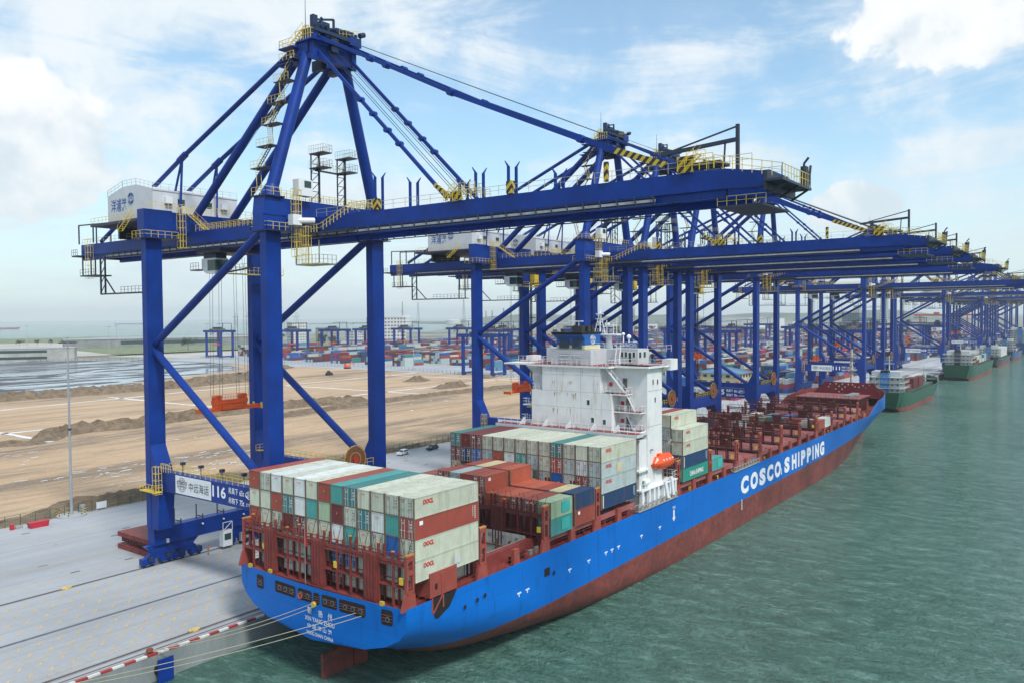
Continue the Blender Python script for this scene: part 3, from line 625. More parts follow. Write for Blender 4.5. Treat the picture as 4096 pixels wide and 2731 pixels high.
for sgn in (-1, 1):
    for s0, s1 in zip((222, 226, 231, 236, 243, 250, 255, 260, 265, 269, 273, 276), (226, 231, 236, 243, 250, 255, 260, 265, 269, 273, 276, 277.8)):
        q = []
        for s in (s0, s1):
            zt = interp(ZD, s)
            for z in (12.6, zt): x, h = hull_pt(s, z); q.append((x, sgn*(h-.22), z))
            x, h = hull_pt(s, zt); q.append((x, sgn*(h+.02), zt+.02))
        b.add(q, [(0, 1, 4, 3), (1, 2, 5, 4)], 0)
    for x in range(228, 276, 3):
        zt = interp(ZD, x); xa, h = hull_pt(x, zt); b.prism([(xa, sgn*(h-.3), zt-.1), (xa, sgn*(h-1.3), 13.), (xa, sgn*(h-.8), 12.6)], (.12, 0, 0), 0)
b.build('deck', [RED], ship)
# hatch coamings, hold walls, hatch covers
b = MB()
bays = [(14.4, 27.0), (28.9, 42.0), (43.6, 56), (74.4, 86.8), (89.2, 101.6), (104, 116.4), (119, 131.4), (133.8, 146.2), (148.6, 161.2), (163.6, 176.2), (178.8, 191.2), (193.6, 206.4)]
b.box(1, 14.4, -13.6, 13.6, 12.45, 12.7)
for x0, x1 in bays[1:]: b.cut() if len(b.f) else None; b.box(x0-.6, x1+.6, -13.7, 13.7, 12.45, 13.75)
b.cut()
for sgn in (-1, 1): b.cut(); b.box(13.6, 28.3, sgn*13.3-.5, sgn*13.3+.5, 12.45, 14.25)
b.cut(); b.box(13.3, 14.4, -13.7, 13.7, 12.45, 14.25); b.cut(); b.box(226.5, 229, -11, 11, 12.46, 14.2)
b.builds('hatch_coaming', RED, ship)
b = MB(); b.quad((14.42, -12.79, 8), (27.1, -12.79, 8), (27.1, -12.79, 14.3), (14.42, -12.79, 14.3)); b.quad((14.42, 12.79, 8), (27.1, 12.79, 8), (27.1, 12.79, 14.3), (14.42, 12.79, 14.3))
b.quad((27.12, -12.8, 8), (27.12, 12.8, 8), (27.12, 12.8, 14.6), (27.12, -12.8, 14.6)); b.quad((14.41, -12.8, 8), (14.41, 12.8, 8), (14.41, 12.8, 13.6), (14.41, -12.8, 13.6)); b.quad((14.4, -12.8, 8), (27.1, -12.8, 8), (27.1, 12.8, 8), (14.4, 12.8, 8))
hold = b.build('cargo_hold', HOLDW, ship)
b = MB()
for i in range(11):
    y = -12.4+i*2.48; b.box(26.8, 27.1, y-.12, y+.12, 8, 13.4)
b.build('cell_guide', mat('guide_rust', (.10, .06, .04), .8), hold)
b = MB()
for t_, y in (('05', -6.), ('07', -8.6), ('09', -11.1)): text(b, t_, (27.1, y+.25, 13.55), (0, -1, 0), (0, 0, 1), .55, .5, lift=.02)
b.build('lettering', DTXT, hold)
def hatch_cover(x0, x1, z, y0=-15.6, y1=15.6, n=3, nm='hatch_cover', m=HATCH, thick=.85):
    b = MB(); w = (y1-y0)/n
    for i in range(n): b.box(x0, x1, y0+i*w+.06, y0+(i+1)*w-.06, z-thick, z)
    rr = random.Random(int(x0*7))
    for i in range(9):
        y = y0+1+(y1-y0-2)*i/8
        for x in (x0+.3, (x0+x1)/2, x1-.5): b.box(x, x+.35, y-.12, y+.12, z, z+.1, 1)
    for i in range(14): x, y = rr.uniform(x0+1, x1-3), rr.uniform(y0+1, y1-2); b.box(x, x+rr.uniform(.4, 2.2), y, y+.1, z+.001, z+.03, 1)
    return b.build(nm, [m, mat_fit], ship)
mat_fit = mat('deck_fitting', (.07, .03, .025), .7)
for x0, x1 in bays[1:]:
    hatch_cover(x0, x1, 14.5 if x1 < 165 or x1 > 178 else 14.55)
hatch_cover(208.4, 219.6, 15.3, -14.2, 14.2)
b = MB()
b.box(221, 224, -12.5, 12.5, 12.5, 14.3); b.build('hold_bulkhead', HOLDW, ship)
# stacked covers and the ribbed store house on the fore deck
b = MB(); b.box(230, 246, -10.4, 10.4, 12.47, 17.1)
for i in range(26): b.box(229.85, 230, -10.2+i*.82, -10.0+i*.82, 12.6, 16.9)
b.build('forward_hatch_house', REDD, ship); hatch_cover(229.4, 246.4, 17.45, -11.0, 11.0, 2, thick=.3)
b = MB(); b.box(0, 6.06, 0, 2.4, 17.5, 18.15); b.box(6.3, 12.3, 0, 2.4, 17.5, 18.15)
for o_ in (b.build('flat_rack', GREY, None),):
    o_.location = (233, -7.4, 0); tag(o_, 'pair of grey flat racks lying on the raised forward hatch', 'flat rack')
# fore breakwater
b = MB(); b.prism([(255, -13.2, 15.5), (255, -10.4, 21.1), (255, 7.6, 21.1), (255, 13.2, 15.5)], (.25, 0, 0), 0)
for y in range(-11, 12, 3): b.prism([(255.25, y, 15.6), (257.2, y, 15.6), (255.25, y, 20)], (0, .15, 0), 0)
bw = b.build('breakwater', mat('breakwater_red', (.17, .016, .025), .6, var=.25, sc=.6, rust=.3, rustc=(.08, .01, .02)), ship)
b = MB()
for i, (y, z) in enumerate([(-8.6, 20.3), (-6.4, 20.1), (-2.6, 20.3), (-1.1, 20.3), (1.1, 20.4), (3.4, 20.4), (-7.4, 19.3), (-4.9, 19.4), (-3.5, 19.6), (2.3, 19.5), (.1, 19.3), (1.2, 18.4), (3.5, 18.4), (2.3, 17.4), (5.6, 20.3), (6.2, 19.2)]): b.tube((254.96, y, z), (254.9, y, z), .27 if abs(y) < 6.8 else .16, 12)
b.build('lightening_hole', mat('hole_daylight', (.50, .52, .54), .8), bw)  # pale discs painted as daylight seen through the holes
b = MB(); b.tube((258, -1.5, 15.6), (258, -1.5, 33.5), .62, 12, r2=.42); b.box(257, 259, -3, 0, 30.5, 30.7); b.box(256.6, 259.4, -3.2, .2, 25.6, 25.8); b.rail([(256.8, -3.1, 30.7), (256.8, .1, 30.7)], 1, 1); b.rail([(256.6, -3.2, 25.8), (256.6, .2, 25.8)], 1, 1)
b.bar((258, -3.4, 32.3), (258, .4, 32.3), .15); b.box(257, 257.6, -2, -1, 27.2, 28.0)
b.build('foremast', mat('mast_buff', (.50, .47, .41), .6, rust=.3), ship)
b = MB()
for sgn in (-1, 1):
    for x in (262, 268): b.tube((x, sgn*3.5, 15.6), (x, sgn*3.5, 17.), .5, 10); b.box(x-1.2, x+1.2, sgn*2-.5, sgn*2+.5, 15.6, 16.5)
b.build('windlass', RED, ship)
# bulbous bow
b = MB(); prof = [(255, 1.6, -2.8), (262, 2.2, -2.4), (268, 2.4, -1.8), (273, 2.3, -1.4), (277, 1.8, -1.2), (279.4, 1.0, -1.2), (280.2, .1, -1.2)]; n = 14; V = []
for x, r_, zc_ in prof:
    for i in range(n): t = 2*math.pi*i/n; V.append((x, math.cos(t)*r_, zc_+math.sin(t)*r_*1.15+.4))
b.add(V, [(i*n+j, i*n+(j+1) % n, (i+1)*n+(j+1) % n, (i+1)*n+j) for i in range(len(prof)-1) for j in range(n)]); b.build('bulbous_bow', mat('bulb_red', (.30, .08, .06), .6, rust=.3), ship, True)
# rudder
b = MB(); b.prism([(-.7, -.2, -2.6), (4.3, -.4, -3), (4.3, -.4, 3.4), (-.7, -.2, 3.1)], (0, .45, 0), 0); b.prism([(4.5, -.5, -3), (6.8, -.5, -3), (6.8, -.5, 3.4), (4.5, -.5, 3.4)], (0, 1.0, 0), 0)
b.build('rudder', HULLR, ship)
# transom openings: black panels painted for the shade inside, no deck behind
b = MB(); d = MB(); fr = MB(); px = -2.47
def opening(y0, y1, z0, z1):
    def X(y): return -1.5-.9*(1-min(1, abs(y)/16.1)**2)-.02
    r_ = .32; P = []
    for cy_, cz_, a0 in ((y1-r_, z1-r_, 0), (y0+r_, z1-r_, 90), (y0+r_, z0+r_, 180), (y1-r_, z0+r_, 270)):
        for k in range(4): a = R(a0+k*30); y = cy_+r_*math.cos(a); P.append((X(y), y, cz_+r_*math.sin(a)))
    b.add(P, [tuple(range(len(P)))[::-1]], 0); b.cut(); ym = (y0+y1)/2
    for t in (.25, .45, .65): d.bar((X(y0)-.03, y0+.1, z0+(z1-z0)*t), (X(y1)-.03, y1-.1, z0+(z1-z0)*t), .05, m=0)
    d.cut(); k = int((y1-y0)/1.3)
    for i in range(k):
        y = y0+.8+i*1.3; x = X(y)
        if y < y1-.5: d.tube((x-.02, y, z0+.75), (x-.06, y, z0+.75), .36, 12, 1); d.tube((x-.07, y, z0+.75), (x-.08, y, z0+.75), .2, 10, 2)
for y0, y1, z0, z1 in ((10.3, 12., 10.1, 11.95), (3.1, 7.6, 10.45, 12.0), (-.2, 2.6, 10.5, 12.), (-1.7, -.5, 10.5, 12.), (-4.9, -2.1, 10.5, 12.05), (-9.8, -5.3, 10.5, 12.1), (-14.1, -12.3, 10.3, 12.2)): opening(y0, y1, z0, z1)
b.builds('mooring_opening_shade', BLACK, ship); d.builds('mooring_fitting', [mat('inner_rail', (.20, .05, .04), .6), mat('roller_grey', (.11, .12, .12), .6), BLACK], ship)
b = MB(); b.ring((-2.45, 2.1, 11.0), .34, 0, .12, 14); b.build('lifebuoy', ORANGE, ship)
b = MB()
b.tube((-2.42, -.75, 10.5), (-2.8, -.75, 10.5), .34, 12); b.build('fairlead_roller', mat('roller_yellow', (.60, .42, .05), .5), ship)
# name on the transom
b = MB(); fx = -2.47
for t_, y, z, w, h in (('新', .6, 8.05, .8, .95), ('扬', -1.5, 8.0, .8, .9), ('州', -3.3, 7.95, .8, .95), ('XIN YANG ZHOU', 1.15, 7.15, 5.7, .6), ('中 国 洋 山 港', .65, 6.2, 4.7, .62), ('YANG SHAN CHINA', .9, 5.35, 5.2, .5)):
    text(b, t_, (fx, y, z+1.0), (0, -1, 0), (0, 0, 1), w, h, bold=.012, lift=.0)
b.build('lettering', WTXT, ship)
# hull side name and marks
b = MB(); yy = -16.13
def side_text(t_, x0, x1, z0, z1, bold=.03): text(b, t_, (x0, yy, z0), (1, 0, 0), (0, 0, 1), x1-x0, z1-z0, bold=bold, lift=0)
xs = [(104.7, 109.4), (110.6, 115.4), (116.4, 120.6), (121.6, 126.), (127., 131.6)]
for ch, (a, c) in zip('COSCO', xs): side_text(ch, a, c, 6.9, 10.9, .062); b.cut()
xs = [(134.3, 138.4), (140.2, 144.), (145.3, 146.4), (147.8, 151.6), (152.9, 156.6), (157.9, 159.), (160.4, 164.), (165., 169.2)]
for ch, (a, c) in zip('SHIPPING', xs): side_text(ch, a, c, 7., 10.95, .062); b.cut()
for x in (20.5, 22.5, 33.6, 39.2, 44.6, 46.6, 48.8, 57., 64.2): b.box(x, x+.9, yy-.01, yy+.05, 8.3, 8.5); b.box(x+.35, x+.5, yy-.01, yy+.05, 7.9, 8.3)
b.add([(69.8, yy, 9.0), (70.5, yy, 8.2), (71.2, yy, 9.0), (70.8, yy, 9.0), (70.8, yy, 10.4), (70.2, yy, 10.4), (70.2, yy, 9.0)], [tuple(range(7))[::-1]]); side_text('TUG', 69.9, 71.1, 10.6, 11.1)
b.add([(131.6, yy, 7.6), (132.1, yy, 7.0), (132.6, yy, 7.6), (132.3, yy, 7.6), (132.3, yy, 8.7), (131.9, yy, 8.7), (131.9, yy, 7.6)], [tuple(range(7))[::-1]])
b.cut()
for k in range(6): b.box(105.1, 105.5, yy-.01, yy+.05, 5.6-k*.4, 5.85-k*.4)
b.builds('lettering', WTXT, ship)
b = MB()
for x, z, r_ in ((9.1, 9.9, .38), (11.6, 10.1, .4), (13.2, 10.25, .4), (29.6, 9.0, .42)): b.tube((x, -15.9, z), (x, -16.16, z), r_, 14)
b.box(27.2, 28.6, -16.15, -16.0, 9.0, 10.2)
b.build('hull_port', [BLACK], ship)
b = MB()
for x, z, r_ in ((9.1, 9.9, .38), (11.6, 10.1, .4), (13.2, 10.25, .4), (29.6, 9.0, .42)): b.ring((x, -16.16, z), r_, 1, .09, 14)
b.build('hull_port_rim', HULLB, ship)
# ---- lashing bridges
def lashing(x, stern=False, ztop=19.3, y_half=16.1, panels=(3, 8), hi=True):
    b = MB(); zl = 12.5; pit = PITCH_Y; w = 1.0
    for i in range(14):
        y = 16.1-i*pit if 0 < i < 13 else (16.0 if i == 0 else -16.0)
        if i in (0, 13) or (x > 80 and i % 2 and x > 140): continue
        top = ztop+(.9 if (i % 2 and hi) else .2)
        for dx in (0, w): b.box(x+dx-.11, x+dx+.11, y-.13, y+.13, zl, top-.3*dx)
        b.box(x-.16, x+.16, y-.2, y+.2, top-.02, top+.1, 2)
    for z in (15.0, 17.6): b.box(x-.1, x+w+.1, -15.9, 15.9, z-.14, z+.02); 
    b.box(x-.06, x+.06, -15.9, 15.9, 17.9, 18.2); b.box(x-.05, x+.05, -15.9, 15.9, 18.9, 19.0)
    b.rail([(x-.02, -15.5, 15.02), (x-.02, 15.5, 15.02)], 1.0, 1.2, .04); b.rail([(x-.02, -15.5, 17.62), (x-.02, 15.5, 17.62)], 1.0, 1.2, .04)
    for i in range(13):
        y = 16.1-i*pit-pit/2
        for s_ in (-1, 1): b.bar((x+.9, y, 17.7), (x+1.05, y+s_*.9, 20.6), .04, m=3)
    for k in panels:
        y = 16.1-k*pit
        b.box(x-.25, x+.5, y-pit+.15, y-.15, zl, 18.4)
        for q in range(4): yy_ = y-pit+.3+q*.55; b.box(x-.34, x-.25, yy_, yy_+.2, zl+.1, 18.3)
    for y in (11.2, -3.4, -15.): b.box(x-.2, x+.05, y-.35, y+.2, 15.4, 16.2, 1)
    o = b.build('lashing_bridge', [RED if stern else REDD, YEL, mat_tip, BLACK], ship)
    # side towers with long oval holes
    b = MB()
    for sgn in (-1, 1):
        y = sgn*15.85
        for dx0, dx1 in ((-.15, .12), (.88, 1.15)): b.box(x+dx0, x+dx1, y-.2, y+.2, 14.3, ztop-.05)
        for z0, z1 in ((14.3, 14.8), (16.55, 17.1), (ztop-.7, ztop)): b.box(x-.12, x+1.12, y-.19, y+.19, z0, z1-.06)
        b.box(x-.17, x+1.17, y-.22, y+.22, ztop-.06, ztop+.12, 1)
        b.prism([(x-.9, y-.2, 12.4), (x+1.5, y-.2, 12.4), (x+1.25, y-.2, 14.4), (x-.3, y-.2, 14.4)], (0, .4, 0)); b.cut()
    b.builds('lashing_tower', [mat_tower, mat_tip], ship)
mat_tip = mat('tip_orange', (.50, .22, .06), .6); mat_tower = mat('tower_red', (.30, .060, .045), .6, var=.2, rust=.25, rustc=(.14, .04, .03))
lashing(-1.15, True, 18.9, panels=(2, 6, 10))
for x in (12.6, 27.4, 42.2, 57.0, 72.2, 87.5, 102.3, 117.1, 132.2, 147.0, 162.0, 177.0, 192.0, 207.0): 
    if x in (57.0,): continue
    lashing(x, False, 19.3 if x < 140 else 18.4, panels=(4, 9) if int(x) % 2 else (3, 8))
b = MB()
for x in (20.4, 35.0, 49.6, 80., 95.6, 108.6, 124.6, 139.6, 154.6, 169.8, 184.5, 192.5, 200, 208, 215): b.prism([(x-.6, -16.05, 12.5), (x+.9, -16.05, 12.5), (x+.7, -16.05, 14.7), (x-.4, -16.05, 14.7)], (0, .5, 0)); b.cut()
for x in (222,): b.box(x, x+.5, -15.8, -15.3, 12.5, 17.5); b.cut(); b.box(x, x+.5, 15.3, 15.8, 12.5, 18.2); b.cut()
b.builds('side_pillar', mat_tower, ship)
b = MB()
for y in (-16.0, 16.0): b.rail([(-1.3, y, 12.5), (226, y, 12.5)], 1.05, 1.6, .055)
b.build('deck_railing', RED, ship)
b = MB(); rr = random.Random(3)
for i in range(96):
    x = rr.uniform(14, 222); y = -rr.uniform(14.2, 15.6); s_ = rr.uniform(.15, .5)
    if 56 < x < 73: continue
    b.box(x, x+s_*2, y, y+s_, 12.46, 12.5+s_*1.8, rr.choice((0, 0, 1, 2, 3))); b.cut()
b.builds('deck_gear', [RED, mat('gear_grey', (.2, .2, .19), .7), YEL, BLACK], ship)
b = MB(); b.box(2.5, 7.5, -16.25, -13.5, 12.9, 15.9); b.box(7.5, 7.6, -16.2, -13.6, 12.6, 13); b.bar((3, -16.1, 10.9), (3, -16.1, 12.9), .2); b.bar((3.2, -16.1, 10.9), (5, -16.1, 12.9), .2); b.bar((5, -16.1, 11.2), (5, -16.1, 12.9), .2)
b.box(4.5, 6.2, -16.32, -16.25, 13.2, 15.5); b.box(3.4, 3.8, -16.30, -16.25, 13.8, 14.5, 1); dh = b.build('deck_house', [mat_tower, BLACK], ship)
b = MB(); b.add([(3.0, -16.14, 12.66), (7.6, -16.14, 12.66), (6.2, -16.14, 10.9), (4.0, -16.14, 10.0), (3.4, -16.14, 10.2)], [(4, 3, 2, 1, 0)]); b.build('recess_shade', BLACK, ship)  # flat black sheet painted as the shade of a recess in the hull
mat_gb = mat('gear_box_yellow', (.50, .36, .04), .6)
for i, (x, y) in enumerate(((-1.9, 13.4), (-1.9, -12.6), (-1.9, 9.))):
    b = MB(); b.box(x, x+.35, y, y+.55, 12.5, 13.0); b.build('gear_box', mat_gb, ship)
# flag
b = MB(); b.tube((-1.7, 1.9, 12.4), (-1.7, 1.9, 20.2), .045, 6); fs = b.build('flagstaff', GREY, ship)
b = MB(); b.add([(-1.7, 1.9, 20.1), (-1.75, 1.7, 19.4), (-1.85, 1.1, 17.6), (-1.6, 1.5, 17.2), (-1.7, 1.85, 17.4)], [(0, 1, 2, 3, 4)]); b.build('flag', mat('flag_red', (.70, .02, .03), .8), fs)
# ---- deckhouse
sup = empty('superstructure', (0, 0, 0), '', ''); sup.parent = ship
for k_ in ('label', 'category'):
    if k_ in sup: del sup[k_]
b = MB()
b.box(58.5, 61.2, -9.6, 8.1, 12.5, 33.0); b.box(58.5, 61.2, -7.2, 5.6, 33.0, 37.6)
b.box(61.2, 69.5, -12.6, 9.6, 12.5, 37.9); b.box(61.2, 67.0, -15.4, -12.6, 12.5, 37.9)
b.box(58.5, 60.2, -9.6, -12.6, 12.5, 21.0)
b.build('accommodation_wall', WHITE, sup)
b = MB()
for y in (-15.41, ): b.box(61.25, 66.95, y-.01, y, 33.4, 33.5); b.box(61.25, 66.95, y-.01, y, 27., 27.1)
for z in (36.1, 33.0, 30.0, 26.9):
    b.box(58.485, 58.5, -9.6 if z < 33 else -7.2, 8.1 if z < 33 else 5.6, z, z+.05)
for y in (2.2, -3.1): b.box(58.485, 58.5, y, y+.06, 25, 37.6)
b.build('plate_seam', mat('seam_grey', (.42, .42, .42), .6), sup)
# rust runs as marks of their own shape
b = MB(); rr = random.Random(12)
for i in range(46):
    y = rr.choice((rr.uniform(-9, 8), rr.gauss(2.4, .6), rr.gauss(-1.5, .6))); z = rr.choice((26.8, 29.9, 32.9, 35.)) - rr.uniform(0, .4)
    if z > 33 and not -7.1 < y < 5.4: continue
    w = rr.uniform(.03, .10); h = rr.uniform(.25, 1.3); b.add([(58.47, y-w, z), (58.47, y+w, z), (58.47, y+w*.2, z-h), (58.47, y-w*.3, z-h)], [(0, 1, 2, 3)])
b.build('rust_run', mat('rust_stain', (.48, .36, .22), .8), sup)
def box_part(name, m, parent, *boxes):
    b = MB()
    for q in boxes: b.box(*q)
    return b.build(name, m, parent)
def ship_window(x, y, z, w=.6, h=.9, face='aft', frame=True):
    if face == 'aft': o = box_part('window', GLASS, sup, (x-.03, x+.02, y-w/2, y+w/2, z, z+h)); b = MB(); [b.box(*q) for q in ((x-.05, x, y-w/2-.1, y-w/2, z-.1, z+h+.1), (x-.05, x, y+w/2, y+w/2+.1, z-.1, z+h+.1), (x-.05, x, y-w/2, y+w/2, z-.1, z), (x-.05, x, y-w/2, y+w/2, z+h, z+h+.1))]
    else: o = box_part('window', GLASS, sup, (x-w/2, x+w/2, y-.03, y+.02, z, z+h)); b = MB(); [b.box(*q) for q in ((x-w/2-.1, x-w/2, y-.05, y, z-.1, z+h+.1), (x+w/2, x+w/2+.1, y-.05, y, z-.1, z+h+.1), (x-w/2, x+w/2, y-.05, y, z-.1, z), (x-w/2, x+w/2, y-.05, y, z+h, z+h+.1))]
    b.build('window_frame', WHITE, o)
for y, z in ((-4.7, 30.7), (-5.6, 27.5), (-8.1, 27.3)): ship_window(58.5, y, z)
for x, z in ((63.4, 34.6), (65.2, 34.5), (64.2, 31.3)): ship_window(x, -15.4, z, .5, .9, 'side')
for y, z in ((-10.9, 34.0), (-11.6, 30.3), (-11.6, 26.9)):
    o = box_part('door', mat('door_brown', (.16, .14, .12), .6), sup, (61.1, 61.19, y-.45, y+.45, z-.4, z+1.7)); b = MB(); b.tube((61.08, y, z+1.2), (61.0, y, z+1.2), .14, 8); b.build('door_port', BLACK, o)
for y, z in ((-8.0, 34.2), (-10.4, 30.8), (-10.4, 27.6), (-11.2, 22.)): box_part('fire_box', mat('fire_red', (.45, .02, .03), .5), sup, (60.95, 61.18, y-.3, y+.3, z, z+.65))
# side decks, stairs, rails on the starboard quarter
b = MB(); r_ = MB()
for z, y0, y1, x0 in ((33.0, -12.3, -7.2, 58.6), (29.8, -15.0, -9.6, 59.3), (26.4, -15.0, -9.6, 59.3)):
    b.box(x0, 61.2, y0, y1, z-.25, z-.03, 0); b.box(x0+.06, 61.15, y0+.06, y1, z-.03, z, 1)
    r_.rail([(x0+.1, y1, z), (x0+.1, y0+.1, z), (61.1, y0+.1, z)], 1.1, 1., .06)
for z, y0, y1, x0 in ((33.0, 5.6, 8.1, 58.55), (30., 8.1, 10.6, 59), (26.8, 8.1, 11, 59), (36., 5.6, 8, 59)):
    b.box(x0, 61.2, y0, y1, z-.22, z-.03, 0); r_.rail([(x0+.1, y0, z), (x0+.1, y1, z), (61.1, y1, z)], 1.1, 1., .06)
b.box(60.2, 72, -16.1, 16.1, 37.6, 37.9, 0); b.box(58.2, 62, -9.2, 8.9, 37.55, 37.9, 0); b.box(58.3, 71.8, -9, 8.8, 37.9, 37.93, 1); b.box(64.6, 71.8, -16, 16, 37.9, 37.93, 1)
b.build('side_deck', [WHITE, RED], sup)
r_.rail([(65, 16, 37.9), (65, 9, 37.9), (58.4, 8.8, 37.9), (58.3, -9, 37.9), (64.6, -10.5, 37.9), (64.6, -15.4, 37.9), (66, -16, 37.9)], 1.15, 1.1, .06)
r_.rail([(56.4, -15.6, 26.28), (56.4, 14.8, 26.28)], 1.1, 1.6, .06)
r_.rail([(66, -15.9, 40.3), (70, -15.9, 40.3)], 1.2, 2, .06); r_.rail([(66, -15.9, 40.3), (66, -13, 40.3)], 1.2, 2, .06)
r_.rail([(61, 6.4, 40.9), (61, 5, 40.9)], 1.1, 1, .05); r_.rail([(61, -4, 40.9), (62, -8.8, 40.9), (70, -8.8, 40.9)], 1.1, 1.2, .05)
r_.build('guard_rail', WTXT, sup)
b = MB(); b.stair((59.2, -8.0, 37.6), (60.4, -11.4, 33.05), .8); b.cut(); b.stair((60.0, -11.8, 33.), (60.6, -13.2, 29.85), .8); b.cut(); b.stair((60.2, -11.6, 29.8), (60.6, -13., 26.45), .8); b.cut(); b.stair((60.4, 7.2, 37.5), (60.2, 6.2, 33.1), .8); b.cut(); b.stair((63., -8.2, 37.95), (66, -7.0, 41), .8); b.builds('stairway', WTXT, sup)
# overhanging deck aft with its dark lip and gussets
b = MB(); b.box(56.1, 58.5, -16.0, 15.2, 25.7, 26.25, 0); b.box(56.2, 58.5, -15.9, 15.1, 26.25, 26.28, 1); b.box(56.25, 57.4, -15.8, 15, 25.25, 25.7, 2); b.box(58.5, 61.2, -15.3, 12, 25.7, 26.2, 0)
for y in (-11.2, -6.4, -1, 4.2, 9.6): b.prism([(56.4, y, 26.28), (58.4, y, 26.28), (58.4, y, 27.5), (58.1, y, 27.5)], (0, .18, 0), 0)
b.build('overhang_deck', [HOUSEW, RED, mat('lip_dark', (.09, .07, .06), .8)], sup)
# lower starboard block behind the lifeboat
b = MB(); b.box(58.4, 61.2, -15.2, -9.6, 12.5, 24.9); b.box(57.2, 61.2, -15.8, -12, 19.4, 19.7); b.build('lower_house', WHITE, sup)
# bridge wing
b = MB()
for sgn in (-1, 1):
    b.cut() if len(b.f) else None; b.box(68.4, 71.4, 14.8 if sgn > 0 else -16.5, 16.5 if sgn > 0 else -14.8, 36.9, 38.95)
    b.prism([(67, sgn*12.6, 33.6), (67, sgn*16.3, 37.6), (67, sgn*12.6, 37.6)], (1.2, 0, 0)) if sgn < 0 else b.prism([(67, 9.6, 32), (67, 16.3, 37.6), (67, 9.6, 37.6)], (1.2, 0, 0))
    b.box(66, 66.15, min(sgn*16.3, sgn*12), max(sgn*16.3, sgn*12), 37.6, 38.2)
b.builds('bridge_wing', WHITE, sup)
b = MB(); b.box(67.1, 68.3, -15.2, -13.3, 35.4, 37.0); b.build('wing_opening_shade', mat('shade_grey', (.28, .27, .25), .8), sup)  # solid grey box, its colour stands for shade in an opening
# wheelhouse, funnel base, funnel
b = MB(); b.box(60.2, 66.5, -4.2, 4.7, 37.9, 40.75); b.box(66.5, 71, -10.7, 10, 37.9, 40.75); b.box(66, 66.5, -7, 6, 37.9, 40.7); b.build('wheelhouse', HOUSEW, sup)
for y in (-9.9, -8.2, -7.4): ship_window(66.5, y, 39.2, .5, 1.0)
ship_window(66.5, -9.05, 38.2, .6, 1.9)
for x in (67.4, 69.2): ship_window(x, -10.7, 39.1, 1.0, 1.1, 'side')
def louvre(y0, y1, z0, z1, m, bk, par):
    b = MB(); b.box(60.17, 60.2, y0, y1, z0, z1, 1); n = int((z1-z0)/.28)
    for i in range(n): z = z0+.05+i*(z1-z0-.1)/n; b.prism([(60.16, y0+.05, z), (60.05, y0+.05, z), (60.16, y0+.05, z+.14)], (0, y1-y0-.1, 0), 0)
    b.build('louvre', [m, bk], par)
louvre(-2.4, -.2, 38.2, 39.9, HOUSEW, GREY, sup); louvre(.5, 2.8, 38.2, 39.9, HOUSEW, GREY, sup)
funm = mat('funnel_blue', (.01, .10, .36), .5, var=.15); fund = mat('funnel_navy', (.01, .035, .10), .5)
b = MB()
b.box(60.3, 66.0, -2.85, 3.4, 40.8, 41.55, 0)
V = [(60.3, -2.85, 41.55), (66, -2.85, 41.55), (66, 3.4, 41.55), (60.3, 3.4, 41.55), (60.3, -2.85, 42.75), (66, -2.85, 42.75), (66, 3.4, 42.75), (60.3, 3.4, 42.75), (59.4, -2.9, 43.55), (66.2, -2.9, 43.55), (66.2, 3.8, 43.55), (59.4, 3.8, 43.55), (59.2, -2.95, 44.0), (66.3, -2.95, 44.0), (66.3, 4.1, 44.0), (59.2, 4.1, 44.0)]
F = lambda a: [(a, a+1, a+5, a+4), (a+1, a+2, a+6, a+5), (a+2, a+3, a+7, a+6), (a+3, a, a+4, a+7)]
b.add(V, F(0), 1); b.add(V, F(4), 1); b.add(V, F(8)+[(12, 13, 14, 15)], 2)
b.box(62, 64., -1.2, 1.0, 44.0, 45.15, 3); b.tube((63.6, -1.7, 44.0), (63.6, -1.7, 45.2), .42, 10, 3); b.tube((64.4, -2.1, 44.0), (64.4, -2.1, 45.2), .34, 10, 3); b.tube((61.2, 2.6, 44.0), (61.2, 2.6, 44.6), .3, 8, 3)
fun = b.build('funnel', [mat('funnel_cream', (.60, .55, .32), .6), funm, BLACK, mat('soot', (.04, .042, .04), .9)], sup)
def louvre2(y0, y1):
    b = MB(); b.box(60.22, 60.3, y0, y1, 40.95, 42.6, 1)
    for i in range(7): z = 41.0+i*.23; b.prism([(60.21, y0+.03, z), (60.1, y0+.03, z), (60.21, y0+.03, z+.12)], (0, y1-y0-.06, 0), 0)
    b.build('louvre', [mat_lv, fund], fun)
mat_lv = mat('louvre_slat', (.10, .13, .17), .6)
louvre2(-2.3, -.1); louvre2(.6, 2.8)
b = MB(); c_ = (63.2, -2.88, 42.55); globe(b, c_, .85, (1, 0, 0), (0, 0, 1), t=.08, lift=.03); text(b, 'COSCO', (62.2, -2.89, 42.6), (1, 0, 0), (0, 0, 1), 2.0, .4, bold=.02, lift=.05); text(b, 'SHIPPING', (62.3, -2.89, 42.25), (1, 0, 0), (0, 0, 1), 1.8, .24, bold=.01, lift=.05); b.build('emblem', WTXT, fun)
b = MB(); b.box(66.4, 66.6, -10.8, -7.1, 40.95, 41.95); nb = b.build('name_board', BTXT, sup); b = MB(); text(b, 'XIN YANG ZHOU', (66.4, -7.3, 41.1), (0, -1, 0), (0, 0, 1), 3.3, .68, bold=.02, lift=.03); b.build('lettering', WTXT, nb)
